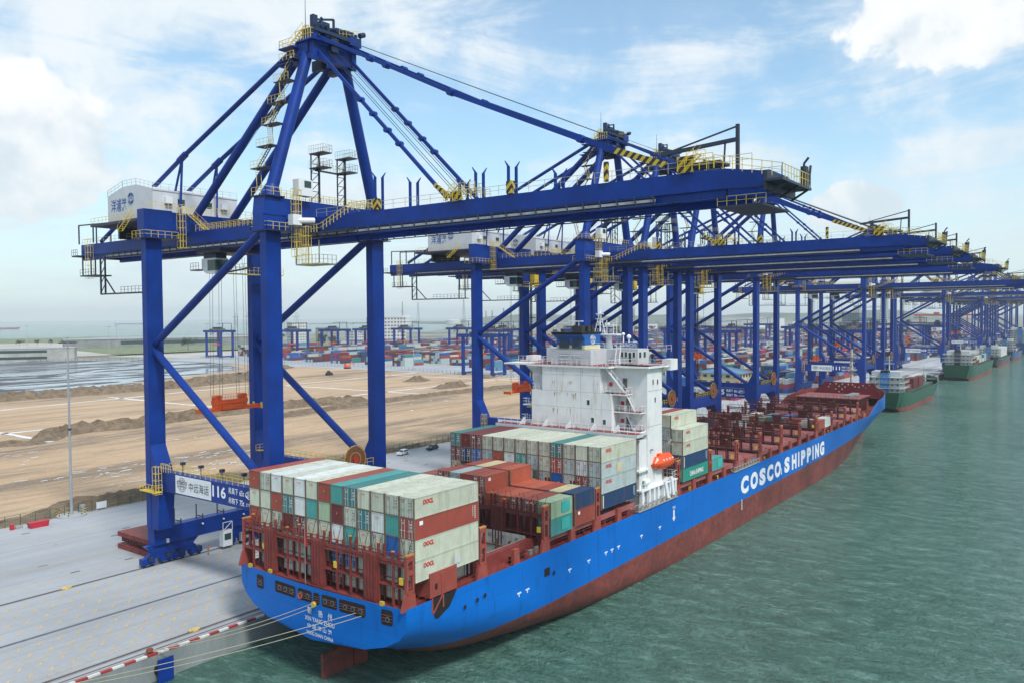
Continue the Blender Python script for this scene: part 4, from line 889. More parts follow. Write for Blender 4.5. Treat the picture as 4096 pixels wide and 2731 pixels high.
# mast, radar, domes, aerials
b = MB(); b.tube((68.5, -3.4, 40.7), (68.5, -3.4, 43.3), .75, 10, r2=.5); b.box(66.8, 70, -6.1, .4, 43.3, 43.5); b.rail([(66.9, -6, 43.5), (66.9, .3, 43.5)], 1, 1.); b.tube((68.5, -1.4, 43.5), (68.5, -1.4, 48.4), .12, 8)
for y, h in ((-3.2, 46.2), (-5.4, 46.6), (-4.7, 45.6), (4.6, 47.2), (3.2, 46)): b.tube((68, y, 43.5 if y < 0 else 41), (68, y, h), .06, 6)
b.bar((68, -.4, 43.5), (68.4, -1.3, 47.6), .1); b.bar((69.4, -2, 43.5), (68.5, -1.5, 47.6), .1)
for z in (45.2, 46.4): b.bar((68.4, -2.2, z), (68.4, -.4, z), .1)
b.box(67.9, 68.4, -3.6, -2.8, 45.2, 45.7); b.box(68.2, 68.5, -2.2, -.6, 47.3, 47.5); b.box(67.9, 68.1, 2.2, 5.6, 45.9, 46.1); b.bar((68, -5.4, 45.6), (68, -4.2, 45.6), .08)
b.build('radar_mast', WTXT, sup)
b = MB()
for y, z, r_ in ((-6.5, 43.3, .32), (-7.7, 42.7, .45)):
    b.tube((68.6, y, 40.8), (68.6, y, z), .12, 6)
    n = 10; rows = [(math.cos(t)*r_, z+r_*.6+math.sin(t)*r_) for t in (-.9, -.4, 0, .4, .8, 1.2, 1.55)]; V = [(68.6+k*math.cos(2*math.pi*i/n), y+k*math.sin(2*math.pi*i/n), zz) for k, zz in rows for i in range(n)]
    b.add(V, [(j*n+i, j*n+(i+1) % n, (j+1)*n+(i+1) % n, (j+1)*n+i) for j in range(len(rows)-1) for i in range(n)])
b.build('satellite_dome', WTXT, sup, True)
b = MB(); b.tube((66.8, -13.6, 38), (66.8, -13.6, 40), .25, 8); b.box(66.5, 67.2, -14.1, -13.2, 39.5, 39.8); b.build('searchlight', DARK, sup)
# lifeboat platform
b = MB(); b.box(57.6, 72.1, -16.15, -12.5, 15.95, 16.2)
for x in (57.9, 60.6, 62.4, 64.0, 66.4, 68.8, 71.2): b.box(x, x+.55, -16.1, -15.5, 12.5, 15.95)
b.box(57.6, 72.1, -12.9, -12.5, 12.5, 15.95)
b.prism([(66.3, -15.9, 16.2), (67.2, -15.9, 16.2), (68.3, -15.9, 13.2), (67.4, -15.9, 13.2)], (0, -.5, 0)); b.prism([(68.8, -15.9, 16.9), (69.7, -15.9, 16.9), (70.5, -15.9, 13.4), (69.6, -15.9, 13.4)], (0, -.5, 0))
b.rail([(57.7, -16.05, 16.2), (61, -16.05, 16.2)], 1.1, 1.1, .06); b.rail([(70.2, -16.05, 16.2), (72, -16.05, 16.2), (72, -13, 16.2)], 1.5, 1.1, .06)
b.build('boat_platform', WTXT, ship)
b = MB()
for x in (62.4, 70.4):
    b.bar((x, -13, 16.2), (x, -13.6, 19), .5); b.bar((x, -13.6, 19), (x, -14.6, 22.6), .4); b.bar((x, -14.6, 22.6), (x, -15.9, 22.9), .3)
    b.bar((x-1, -14.5, 16.2), (x, -14, 18.2), .3); b.cut()
b.bar((70.4, -14.2, 21.6), (71.6, -15, 23.6), .35)
b.builds('davit', GREY, ship)
b = MB(); rr = random.Random(5)
for i in range(16): x = rr.uniform(58.2, 63.4); y = rr.uniform(-15.4, -13.4); s_ = rr.uniform(.2, .5); b.tube((x, y, 16.2), (x+rr.uniform(-.6, .6), y, 16.6+s_*2), s_*.6, 8, rr.choice((0, 0, 1)))
b.tube((60, -15.2, 17.2), (61.6, -15.2, 17.2), .55, 12, 1); b.build('winch', [mat('winch_green', (.03, .13, .10), .6), WTXT], ship)
# the two gangways lying along the rail
def gangway(x0, x1, z):
    b = MB(); n = 18
    for y in (-16.3, -15.5):
        b.bar((x0, y, z), (x1, y, z), .12); b.bar((x0, y, z+1), (x1, y, z+1), .1)
        for i in range(n): xa = x0+(x1-x0)*i/n; xb = x0+(x1-x0)*(i+1)/n; b.bar((xa, y, z), (xb, y, z+1) if i % 2 else (xa, y, z+1), .08); b.bar((xa, y, z+1), (xb, y, z), .07)
    b.box(x0, x1, -16.2, -15.6, z-.02, z+.06); b.build('gangway', mat_gang, ship)
mat_gang = mat('gangway_grey', (.36, .36, .34), .6); gangway(56.2, 71.8, 12.75); gangway(100.5, 116, 12.75)
# ---- lifeboat
lb = empty('lifeboat', (67.0, -15.3, 19.4), 'orange enclosed lifeboat hanging in davits beside the white deckhouse', 'lifeboat')
b = MB(); n = 12; secs = [(-4.6, .1, .55), (-4.0, .9, .1), (-2.6, 1.35, -.55), (0, 1.5, -.75), (2.6, 1.35, -.6), (4.0, .95, 0), (4.7, .1, .6)]; V = []
for x, w, zb in secs:
    for i in range(n+1): t = math.pi*i/n; V.append((x, -math.cos(t)*w, .75-(0.75-zb)*math.sin(t)**.7))
b.add(V, [(j*(n+1)+i, j*(n+1)+i+1, (j+1)*(n+1)+i+1, (j+1)*(n+1)+i) for j in range(len(secs)-1) for i in range(n)]); b.build('hull', LBOAT, lb, True)
b = MB(); secs = [(-3.9, .7, .76, .9), (-3.0, 1.2, .76, 1.9), (-.6, 1.35, .76, 2.2), (2.2, 1.3, .76, 2.05), (3.6, .85, .76, 1.3)]; V = []
for x, w, z0, z1 in secs: V += [(x, -w, z0), (x, -w*.85, z0+(z1-z0)*.6), (x, -w*.5, z1), (x, w*.5, z1), (x, w*.85, z0+(z1-z0)*.6), (x, w, z0)]
b.add(V, [(j*6+i, j*6+i+1, (j+1)*6+i+1, (j+1)*6+i) for j in range(4) for i in range(5)]+[(5, 4, 3, 2, 1, 0), (24, 25, 26, 27, 28, 29)]); b.box(-2.2, -1.2, -.5, .5, 2.1, 2.4); b.build('canopy', LBOAT, lb)
b = MB(); b.box(-4.4, 4.4, -1.42, -1.3, .68, .82); b.build('rubbing_strake', mat('strake', (.55, .10, .03), .6), lb)
b = MB(); b.box(-3.2, -3.12, -.08, .08, 1.0, 1.6); b.box(-3.45, -3.4, -.3, .3, 1.25, 1.38); [b.box(x, x+.4, -1.34, -1.2, 1.1, 1.35) for x in (-1.8, -.6, .6, 1.8)]; b.build('marking', WTXT, lb)
# ================================================================ SHIP-TO-SHORE CRANES
OFF = (0, 20.35, Q)
def cb(): return MB(OFF)
H = 10.8; GX = 3.9
def load_text(b, x):
    D_ = ((0, -1, 0), (0, 0, 1))
    for t_, y, z, w, h in (('吊具下', 31.1, 19.1, 2.5, 1.0), ('吊钩下', 31.1, 17.55, 2.5, 1.0), ('65t', 28.2, 19.1, 1.2, .9), ('75t', 28.2, 17.55, 1.2, .9), ('ZPMC', 26.3, 19.15, 1.9, .65), ('上海振华重工', 26.6, 17.65, 2.5, .55)): text(b, t_, (x-.76, y, z), *D_, w, h, bold=.015)
    c = Vector((x-.79, 25.35, 19.45)); P = [c+Vector((0, -math.cos(a)*1.25, math.sin(a)*.6)) for a in [2*math.pi*i/18 for i in range(18)]]
    for i in range(18): b.bar(P[i], P[(i+1) % 18], .08)
def make_crane(num, full=True):
    root = empty('gantry_crane', (0, 20.35, Q), 'x', 'crane', 'ship-to-shore cranes along the quay')
    def P(b, name, m, par=root, sm=False): return b.build(name, m, par, sm)
    # legs
    for sx in (-1, 1):
        x = sx*H
        b = cb(); b.box(x-1.35, x+1.35, 19.6, 21.1, 9.5, 61); b.prism([(x-1.3, 21.1, 26), (x-1.3, 21.1, 10.4), (x-1.3, 22.3, 10.4), (x-1.3, 22.3, 15), (x-1.3, 24, 17.3), (x-1.3, 24, 21)], (2.6, 0, 0))
        b.box(x-2.1, x+2.1, 19.2, 21.7, 60.2, 62.6); b.prism([(x-2.1, 19.1, 62.6), (x+2.1, 19.1, 62.6), (x+1.75, 19.1, 65.5), (x-1.75, 19.1, 65.5)], (0, 2.7, 0)); P(b, 'leg', BLUE)
        b = cb(); b.box(x-1.5, x+1.5, 53.25, 54.75, 10.2, 62); b.prism([(x-1.45, 53.25, 25), (x-1.45, 51.2, 21), (x-1.45, 50.6, 17), (x-1.45, 51.2, 10.2), (x-1.45, 53.25, 10.2)], (2.9, 0, 0)); b.box(x-1.9, x+3.4 if sx < 0 else x+1.9, 52.9, 55.1, 61.4, 66.3); P(b, 'leg', BLUE)
    for y in (20.35, 54.0):
        b = cb(); b.box(-H-1.2, H+1.2, y-1.0, y+1.0, 7.1, 10.1); P(b, 'sill_beam', BLUE)
    b = cb(); b.box(-H+1.35, H-1.35, 19.7, 21.0, 18.6, 21.9); b.prism([(-H+1.3, 19.8, 18.6), (-H+1.3, 19.8, 14.5), (-H+3.6, 19.8, 18.6)], (0, 1.1, 0)); b.prism([(H-1.3, 19.8, 18.6), (H-3.6, 19.8, 18.6), (H-1.3, 19.8, 14.5)], (0, 1.1, 0)); P(b, 'tie_beam', BLUE)
    for sx in (-1, 1):
        x = sx*H
        b = cb(); b.box(x-.75, x+.75, 23.9, 51.3, 17.1, 20.6); pb = P(b, 'portal_beam', BLUE)
        if full: b = cb(); b.rail([(x-.8, 24, 20.6), (x-.8, 51, 20.6)], 1.15, 1.5, .07); b.rail([(x+.8, 24, 20.6), (x+.8, 51, 20.6)], 1.15, 1.5, .07); P(b, 'railing', YEL, pb)
        if sx < 0 and num:
            b = cb(); b.box(x-.85, x-.76, 36., 46.4, 17.35, 20.4); sb = P(b, 'sign_board', SIGNW, pb)
            b = cb(); text(b, '中远海运', (x-.85, 42.3, 18.1), (0, -1, 0), (0, 0, 1), 5.8, 1.55, bold=.0); text(b, 'COSCO', (x-.85, 45.9, 18.95), (0, -1, 0), (0, 0, 1), 3.0, .62, bold=.02, lift=.05); text(b, 'SHIPPING', (x-.85, 45.8, 18.5), (0, -1, 0), (0, 0, 1), 2.8, .3, bold=.01, lift=.05); globe(b, (x-.86, 44.4, 18.95), 1.2, (0, -1, 0), (0, 0, 1), t=.05, lift=.0); P(b, 'emblem', DTXT, sb)
            b = cb(); text(b, num, (x-.76, 35.6, 18.1), (0, -1, 0), (0, 0, 1), 3.7, 1.9, bold=.03); load_text(b, x)
            P(b, 'lettering', WTXT, pb)
        for nm, p, q, r in (('brace', (x, 53.6, 42.6), (x, 21, 61.2), .66), ('brace', (x, 53.6, 41.6), (x, 21.2, 20.8), .66)):
            b = cb(); b.tube(p, q, r, 12); P(b, nm, BLUE, root, True)
    # bogies
    for y in (20.35, 54.):
        for sx in (-1, 1):
            x = sx*8.2; b = cb(); b.prism([(x-5.2, y-.55, 7.1), (x+5.2, y-.55, 7.1), (x+3.4, y-.55, 5.4), (x-3.4, y-.55, 5.4)], (0, 1.1, 0))
            for k in (-2.9, 2.9):
                b.prism([(x+k-2.4, y-.5, 4.7), (x+k+2.4, y-.5, 4.7), (x+k+.9, y-.5, 6.2), (x+k-.9, y-.5, 6.2)], (0, 1., 0))
                for j in (-1.7, 1.7): b.box(x+k+j-1.15, x+k+j+1.15, y-.62, y+.62, 3.9, 5.0); b.box(x+k+j-.25, x+k+j+.45, y-1.1, y-.62, 4.6, 5.3, 1)
            for k in (-4.6, -1.3, 1.3, 4.6):
                for dd in (-.75, .75): b.tube((x+k+dd, y-.2, 3.92), (x+k+dd, y+.2, 3.92), .42, 10, 1)
            P(b, 'bogie', [BLUE, DARK])
    # top cross beams
    b = cb(); b.box(-H-.6, H+.6, 19.4, 21.4, 62.2, 65.3); P(b, 'top_cross_beam', BLUE)
    b = cb(); b.box(-H, H, 53, 54.9, 62.4, 66.1); b.box(-7.5, 7.5, 52.4, 55.2, 62.3, 62.9); P(b, 'top_cross_beam', BLUE)
    # girders and boom
    for sx in (-1, 1):
        x = sx*GX
        b = cb(); b.box(x-.65, x+.65, 17, 92.7, 60.5, 62.75); b.box(x-.3, x+.3, 17, 92.7, 59.5, 60.5); P(b, 'main_girder', BLUE)
        b = cb(); b.box(x-.65, x+.65, -49, 16.6, 60.45, 62.6); b.prism([(x-.65, -49, 60.45), (x-.65, -49, 62.6), (x-.65, -53.4, 61.9), (x-.65, -53.4, 60.3)], (1.3, 0, 0)); b.box(x-.3, x+.3, -49, 16.6, 59.6, 60.45); P(b, 'boom', BLUE)
    b = cb()
    for y in (-53, -40, -27, -14, 0, 13, 30, 42, 66, 78, 92): b.box(-GX+.65, GX-.65, y-.35, y+.35, 60.5, 62.2); b.cut()
    b.builds('girder_tie', BLUE, root)
    # festoon strip and lattice walkway beneath the near edge
    b = cb()
    for sx in (-1, 1):
        xo = sx*(GX+.95)
        b.bar((xo, -41, 59.5), (xo, 82, 59.5), .14, m=0); b.bar((xo, -41, 60.3), (xo, 82, 60.3), .08, m=0)
        b.box(xo-.05, xo+.05, -41, 82, 59.75, 60.05, 1)
        if full:
            for i in range(54): y = -41+i*2.3; b.bar((xo-.08, y, 59.45), (xo-.08, y+.4, 60.5), .15, m=0)
    P(b, 'cable_track', [DARK, mat_track])
    # walkway rails on top
    b = cb()
    for sx in (-1, 1):
        x = sx*(GX+.75); b.rail([(x, -52, 62.7), (x, 17, 62.7)], 1.15, 2.4, .06, 1); b.rail([(x, 56, 62.7), (x, 92, 62.7)], 1.15, 2.2, .06, 1)
        b.rail([(x, 22, 62.7), (x, 50, 62.7)], 1.15, 1.3, .08)
        if full: b.rail([(x-sx*1.2, 22, 62.7), (x-sx*1.2, 50, 62.7)], 1.15, 1.3, .08)
    for q in ([(-H-1.9, 18.6, 60.3), (-H-1.9, 22.6, 60.3), (-H+2, 22.6, 60.3)], [(-H-1.9, 18.6, 60.3), (-H+2.6, 18.6, 60.3)], [(H-2.6, 18.6, 60.3), (H+1.9, 18.6, 60.3)], [(-H-1.9, 18.8, 65.5), (-H-1.9, 22.2, 65.5)], [(-H-1.9, 18.8, 65.5), (-H+1, 18.8, 65.5)], [(-H-2.4, 52, 61.3), (-H-2.4, 56, 61.3)], [(-H-2.4, 52, 61.3), (-H+4, 52, 61.3)], [(-H-1.6, 51.8, 66.3), (H, 51.8, 66.3)], [(-H, 21.4, 65.3), (H, 21.4, 65.3)], [(-H, 19.4, 65.3), (H, 19.4, 65.3)]): b.rail(q, 1.2, 1.2, .08)
    b.rail([(-5.6, 15.2, 60.2), (-5.6, 8, 62.9)], 1.2, .9, .1); b.rail([(-5.3, 8, 62.9), (-5.3, 4, 62.9)], 1.2, .8, .1); b.rail([(-5.6, 18.5, 60.2), (-5.6, 15.2, 60.2)], 1.2, .7, .1)
    P(b, 'railing', [YEL, mat_palerail])
    b = cb()
    for q in ((-H-2, -H+2.6, 18.4, 22.7, 60.15, 60.3), (H-2.6, H+2, 18.4, 22.7, 60.15, 60.3), (-H-2.5, -H+4, 51.8, 56.2, 61.15, 61.3), (-H-2, -H+1.5, 18.6, 22.4, 65.35, 65.5), (-6.2, -4.6, 8, 18.6, 60.0, 60.15)): b.box(*q); b.cut()
    b.builds('platform', DARK, root)
    # ladders in yellow cages
    b = cb()
    def cage(x, y, z0, z1, w=1.1):
        b.cut() if len(b.f) else None
        for dx in (-w/2, 0, w/2):
            for dy in (-w/2, w/2): b.bar((x+dx, y+dy, z0), (x+dx, y+dy, z1), .055)
        n = int((z1-z0)/1.15)
        for i in range(n+1):
            z = z0+(z1-z0)*i/n; b.bar((x-w/2, y-w/2, z), (x+w/2, y-w/2, z), .06); b.bar((x-w/2, y-w/2, z), (x-w/2, y+w/2, z), .06); b.bar((x-.3, y+w/2, z), (x+.3, y+w/2, z), .06)
    cage(-H+3.4, 18.4, 56.4, 66.8); cage(-H+4.2, 17.2, 55.4, 61); cage(-H+4.6, 52, 59.8, 66.9); cage(-5.2, 88, 55.6, 63.6); cage(-H-1.9, 50.4, 16.8, 21.6)
    b.stair((-H+5.2, 50.6, 65.9), (-H+5.4, 45.5, 62.7), .9); b.stair((-H-.6, 59.5, 66), (-H-.6, 63.5, 63.2), .9)
    b.builds('ladder', YEL, root)
    if full:
        b = cb(); b.rail([(-H-2.6, 54.8, 17.2), (-H-2.6, 50, 17.2), (-H-1.2, 50, 17.2)], 1.2, .9, .08); b.rail([(-H-1.2, 50.3, 20.6), (-H-1.2, 48, 20.6)], 1.5, .8, .08); b.box(-H-2.7, -H-1.3, 49.9, 54.8, 17.05, 17.2); P(b, 'leg_platform', YEL)
    # A-frame
    T = {}
    for sx in (-1, 1):
        b = cb(); b.tube((sx*H, 20.35, 65.4), (sx*3.5, 19.6, 89.5), .98, 14, r2=.88); b.tube((sx*H, 20.35, 65.3), (sx*(H-.5), 20.3, 67.2), 1.7, 14, r2=1.0); P(b, 'mast_leg', BLUE, root, True)
        b = cb(); b.tube((sx*3.4, 21.6, 89.2), (sx*3.8, 51.8, 65.0), .72, 12); P(b, 'back_leg', BLUE, root, True)
        b = cb(); b.path([(sx*3.6, 23.8, 89.6), (sx*3.6, 55.6, 76.7), (sx*3.6, 86, 63.2)], .42, 10); b.tube((sx*3.6, 54.4, 77.2), (sx*3.6, 56.6, 76.2), .6, 10)
        b.bar((sx*3.6, 55.6, 76.6), (sx*3.9, 60.9, 63), .3); b.bar((sx*3.6, 55.6, 76.6), (sx*3.9, 56.4, 63), .3); P(b, 'back_stay', BLUE, root, True)
        p, q = Vector((sx*3.5, 17.5, 88.6)), Vector((sx*3.8, -9.2, 63.2)); b = cb(); b.bar(p, q, .34, .5)
        for t in (.36, .46, .57, .66): c = p+(q-p)*t; b.tube(c-Vector((.5, 0, 0)), c+Vector((.5, 0, 0)), .42, 10)
        P(b, 'inner_forestay', BLUE)
        p, q = Vector((sx*3.4, 18.2, 91.2)), Vector((sx*3.9, -42.8, 63.4)); b = cb(); m_ = p+(q-p)*.46-Vector((0, 0, .9)); m2 = p+(q-p)*.8-Vector((0, 0, .6))
        for a_, c_, w_ in ((p, m_, .5), (m_, m2, .72), (m2, q, .6)): b.bar(a_, c_, .4, w_)
        for c in (p+(m_-p)*.44, p+(m_-p)*.56, m_, m2): b.tube(c-Vector((.5, 0, 0)), c+Vector((.5, 0, 0)), .5, 10)
        P(b, 'outer_forestay', BLUE)
    b = cb()
    for x in (-1.6, -.8, .8, 1.6):
        b.bar((x, 17.6, 91.8), (x, -44, 63.8), .09)
        if full: b.bar((x, 17.4, 89), (x, -9.5, 63.4), .07)
    b.bar((-2.4, 52, 66), (-6, 21, 84), .05); P(b, 'hoist_rope', CABLE)
    # apex
    b = cb(); b.box(-4.6, 4.6, 18.6, 20.8, 88.4, 90.6); b.prism([(-4.4, 17.4, 87.2), (-4.4, 17.4, 91.6), (-4.4, 21.6, 90.6), (-4.4, 22.8, 88.4)], (.9, 0, 0)); b.prism([(3.5, 17.4, 87.2), (3.5, 17.4, 91.6), (3.5, 21.6, 90.6), (3.5, 22.8, 88.4)], (.9, 0, 0)); b.box(-3.5, 4.4, 17.8, 19, 87.6, 91.4)
    b.box(2.6, 5.0, 16.8, 18.4, 91.0, 92.4); b.box(-5.8, -3.0, 20.8, 24.2, 89.4, 89.6); b.box(-5, -3.4, 17.4, 21, 90.1, 90.3); b.box(2.2, 6.0, 21, 24, 88, 88.2)
    b.box(-6.1, -4.4, 20.4, 24.6, 86.9, 87.05); b.box(-5.2, 5.2, 16.6, 17.6, 90.0, 90.2)
    P(b, 'mast_head', BLUE)
    b = cb()
    for x in (-2.8, -1.8, .2, 1.4, 2.8, 4.): b.tube((x, 17, 92.6), (x, 18.6, 92.9), .38, 10); b.box(x-.45, x+.1, 17.3, 18.4, 91.4, 92.8)
    b.box(-3.4, -2.5, 18.6, 19.4, 91, 94.6); b.bar((-1.6, 18.8, 91.4), (-1.6, 18.8, 94.6), .3); b.bar((.9, 18.8, 91.4), (.9, 18.8, 94.9), .3); b.bar((-2.8, 18.8, 93.9), (.9, 18.8, 94.9), .3); b.bar((.6, 18, 93.2), (4.4, 18, 93.4), .35); b.box(-2.2, -.4, 18.2, 19.4, 91.4, 93.8)
    b.box(-4.2, -3.2, 17.6, 20.4, 90.6, 92.2); b.box(.2, 1.6, 18.6, 20.4, 90.8, 93.4); b.box(2.2, 3.4, 18.4, 20.2, 91, 93.); b.bar((-4.4, 17.4, 91.8), (4.8, 17.0, 91.8), .5); b.bar((4.6, 17.6, 91), (5.6, 17.6, 93), .22); b.tube((4.6, 16.8, 92.9), (5.6, 16.8, 93.3), .42, 10); b.box(-1.2, .2, 16.9, 18, 89, 91.2)
    for x in (-3.6, 0, 3.4): b.box(x-.5, x+.5, 20.2, 22.6, 87.0, 88.6)
    P(b, 'sheave_gear', mat_gearb)
    b = cb(); b.rail([(-5.7, 20.9, 89.6), (-5.7, 24.1, 89.6), (-3.1, 24.1, 89.6)], 1.2, .9, .07); b.rail([(-4.9, 17.5, 90.3), (-4.9, 21, 90.3)], 1.6, .6, .09); b.rail([(-4.9, 17.5, 90.3), (-3.2, 17.5, 90.3)], 1.6, .6, .1); b.rail([(.5, 17, 91.6), (5, 17, 92.4)], 1.3, .8, .06); b.rail([(2.3, 24, 88.2), (6, 24, 88.2)], 1.2, .9, .07); b.rail([(-3.6, 19.5, 91.2), (-3.6, 20.8, 91.2)], 1.8, .5, .1)
    b.stair((-5, 22.5, 89.6), (-4.2, 19.8, 92.2), .8); P(b, 'railing', YEL)
    b = cb(); b.tube((-4.2, 19.5, 90), (-4.2, 19.5, 96.9), .07, 6, r2=.04); P(b, 'lightning_rod', DARK)
    # zigzag stair up the near mast leg
    b = cb(); zs = [66.5, 70, 73.5, 77, 80.5, 84, 87.5]; 
    for i, (za, zb) in enumerate(zip(zs, zs[1:])):
        def at(z): t = (z-65.4)/24.1; return Vector((-H+t*(H-3.5), 20.35-t*.75, z))
        a_, c_ = at(za), at(zb); o1 = Vector((-1.3, 1.2, 0)); o2 = Vector((-1.3, 3.0, 0)); p, q = (a_+o1, c_+o2) if i % 2 == 0 else (a_+o2, c_+o1)
        b.stair(p, q, .7, 1, rm=0); c0 = c_+Vector((-2.0, .4, -.12)); b.box(c0.x, c0.x+1.6, c0.y, c0.y+3.6, c0.z, c0.z+.14, 1)
        if full: b.rail([(c0.x, c0.y, c0.z+.1), (c0.x, c0.y+3.6, c0.z+.1)], 1.1, .9, .06)
    P(b, 'mast_stair', [YEL, DARK])
    # machinery house
    b = cb(); x0, x1, y0, y1, z0, ze, zr = -8.4, 9.2, 57.5, 73.6, 65.5, 70.7, 72.0; ym = (y0+y1)/2
    b.add([(x0, y0, z0), (x0, y1, z0), (x0, y1, ze), (x0, ym+2.4, zr), (x0, ym-2.4, zr), (x0, y0, ze), (x1, y0, z0), (x1, y1, z0), (x1, y1, ze), (x1, ym+2.4, zr), (x1, ym-2.4, zr), (x1, y0, ze)],
          [(0, 5, 4, 3, 2, 1), (6, 7, 8, 9, 10, 11), (0, 6, 11, 5), (1, 2, 8, 7), (5, 11, 10, 4), (4, 10, 9, 3), (3, 9, 8, 2), (0, 1, 7, 6)]); b.box(x0-.1, x1+.1, y0-.12, y0, ze-.25, ze); hs = P(b, 'machinery_house', HOUSEW)
    b = cb(); [b.box(x, x+1.4, y0-.05, y0+.02, 68.2, 69.3) for x in (-3.5, 2.2)]; P(b, 'window', GLASS, hs)
    b = cb(); [b.box(x, x+1.3, y0-.7, y0-.02, 68.2, 69.4) for x in (-6.2, 5.4)]; P(b, 'air_conditioner', SIGNW, hs)
    b = cb(); b.rail([(x0, y1, ze), (x0, ym+2.4, zr), (x0, ym-2.4, zr), (x0, y0, ze), (x1, y0, ze)], 1.1, 1.6, .06); b.rail([(x0, y1, ze), (x1, y1, ze)], 1.1, 1.8, .06); P(b, 'railing', mat_palerail, hs)
    b = cb(); text(b, '洋浦港', (x0-.03, 72.3, 67.5), (0, -1, 0), (0, 0, 1), 5.7, 2.4, bold=.015, lift=.0); globe(b, (x0-.03, 65.0, 69.6), 1.0, (0, -1, 0), (0, 0, 1), t=.12, lift=.03); text(b, 'COSCO', (x0-.03, 66.0, 69.4), (0, -1, 0), (0, 0, 1), 2.0, .45, bold=.01, lift=.06); P(b, 'lettering', BTXT, hs)
    b = cb(); b.box(-10.2, 9.8, 56.6, 77, 64.95, 65.4); b.box(-6, 6, 56.6, 57.2, 62.8, 65); b.box(-6, 6, 74, 74.6, 62.8, 65); P(b, 'house_platform', DARK)
    b = cb(); b.rail([(-10.1, 76.9, 65.4), (-10.1, 56.7, 65.4), (9.6, 56.7, 65.4)], 1.15, 1.4, .07); P(b, 'railing', YEL)
    # rear end frames and service cage
    b = cb(); b.box(-GX-1.5, GX+1.5, 92.7, 95.2, 60.3, 60.6); b.box(-GX-.6, GX+.6, 92.2, 92.8, 60, 62.4)
    for x in (-6, -2.4):
        b.bar((x, 90.5, 62.7), (x, 90.5, 66.6), .22); b.bar((x, 84.5, 62.7), (x, 84.5, 66.6), .22); b.bar((x, 90.5, 66.6), (x, 77, 66.2), .24)
    for x, y in ((-5.6, 90), (-5.6, 86.5), (-3, 90)): b.bar((x, y, 60), (x, y, 56.2), .22)
    b.box(-6, -2.4, 84.5, 90.4, 56, 56.25); b.bar((-5.6, 82.6, 60), (-5.6, 82.6, 52.2), .28); b.bar((-5.6, 80.8, 60), (-5.6, 80.8, 52.2), .28); b.bar((-5.6, 82.6, 52.2), (-5.6, 62, 52.2), .3); b.bar((-5.6, 80.8, 55.5), (-5.6, 77, 52.2), .2); b.box(-6, -4.4, 62, 74, 52.1, 52.3)
    for i in range(4): b.bar((-5.6, 82.6, 52.5+i*1.8), (-5.6, 80.8, 54.3+i*1.8), .12)
    for y in (62.4, 64.6): b.bar((-5.6, y, 60), (-5.6, y, 52.2), .22)
    b.rail([(-6, 74, 52.3), (-6, 62, 52.3)], 1.15, 1.3, .08); b.rail([(-6, 90.4, 56.2), (-6, 84.5, 56.2)], 1.2, 1.2, .07); b.rail([(-GX-1.5, 95.2, 60.6), (-GX-1.5, 92.7, 60.6)], 1.2, .8, .08)
    P(b, 'service_frame', DARK)
    # boom tip
    b = cb(); b.box(-GX-1.3, GX+.6, -55.4, -53.4, 60.7, 60.95); b.box(-GX-.7, GX+.7, -53.6, -53.2, 59.9, 61.9)
    for x in (-3.6, 0, 3.6): b.bar((x, -53.4, 59.6), (x, -55.3, 60.7), .2)
    b.bar((-2.4, -49.6, 62.7), (-2.4, -49.6, 67.6), .36); b.bar((-2.4, -49.6, 66), (-2.4, -40.5, 65.4), .4); b.bar((-2.4, -49.6, 67.4), (-2.4, -42, 65.7), .16); b.bar((-2.4, -48, 62.7), (-2.4, -48.2, 66), .16)
    b.box(-4.4, -1.5, -48.4, -42.5, 63.3, 63.6); b.bar((2.4, -55.2, 60.9), (2.4, -55.2, 63.4), .2); b.bar((2.4, -55.2, 63.4), (2.4, -55.7, 64), .2); b.bar((3.9, -55.2, 60.9), (4.1, -55.4, 63.4), .2); b.box(2.8, 3.7, -55.3, -54.7, 61, 63.2)
    b.box(-GX-.2, GX+.6, -53.0, -48, 58.5, 58.7); P(b, 'boom_tip_platform', DARK)
    b = cb(); b.rail([(-GX-1.2, -48, 62.7), (-GX-1.2, -55.3, 61), (GX+.5, -55.3, 61), (GX+.5, -53.5, 61)], 1.4, 1., .08); b.rail([(-GX-.2, -53.3, 58.7), (-GX-.2, -48, 58.7)], 1.0, 1, .07); P(b, 'railing', YEL)
    # striped anchor plates, latches and the yellow service landings on the boom
    b = cb()
    for y0, z1 in ((-43.6, 64.4), (-10.6, 63.8)): b.box(-GX-.95, -GX-.75, y0-1.9, y0, 62.6, z1); b.cut()
    b.bar((-GX-.2, -35.5, 66.3), (-GX-.2, -42, 63.8), .4, .75); b.cut(); b.bar((-GX-.2, -7.2, 65.2), (-GX-.2, -9.8, 63.4), .4, .55); b.cut(); b.box(-GX-.9, -GX-.5, -34.8, -34.3, 62.7, 65); b.cut()
    for y in (3.9, -20.4): b.box(-GX-.85, -GX-.1, y-.45, y+.45, 62.7, 64.3); b.cut()
    b.builds('striped_plate', HAZARD, root)
    b = cb()
    for y, h in ((3.9, 4.9), (-3.1, 3.4), (-20.4, 3.6), (-15, 3.4), (-27.6, 1.9), (-12.2, 2.2)):
        for dx, s in ((-.55, -1), (.45, 1)): x = -GX+dx; yo = y-dx*.5; b.bar((x, yo, 62.6), (x, yo, 62.6+h), .3, .3); b.bar((x, yo, 62.6+h-.05), (x+s*.3, yo-s*.35, 63.3+h), .28, .28, w2=.1)
        b.cut()
    b.builds('boom_rest_post', BLUE, root)
    b = cb()
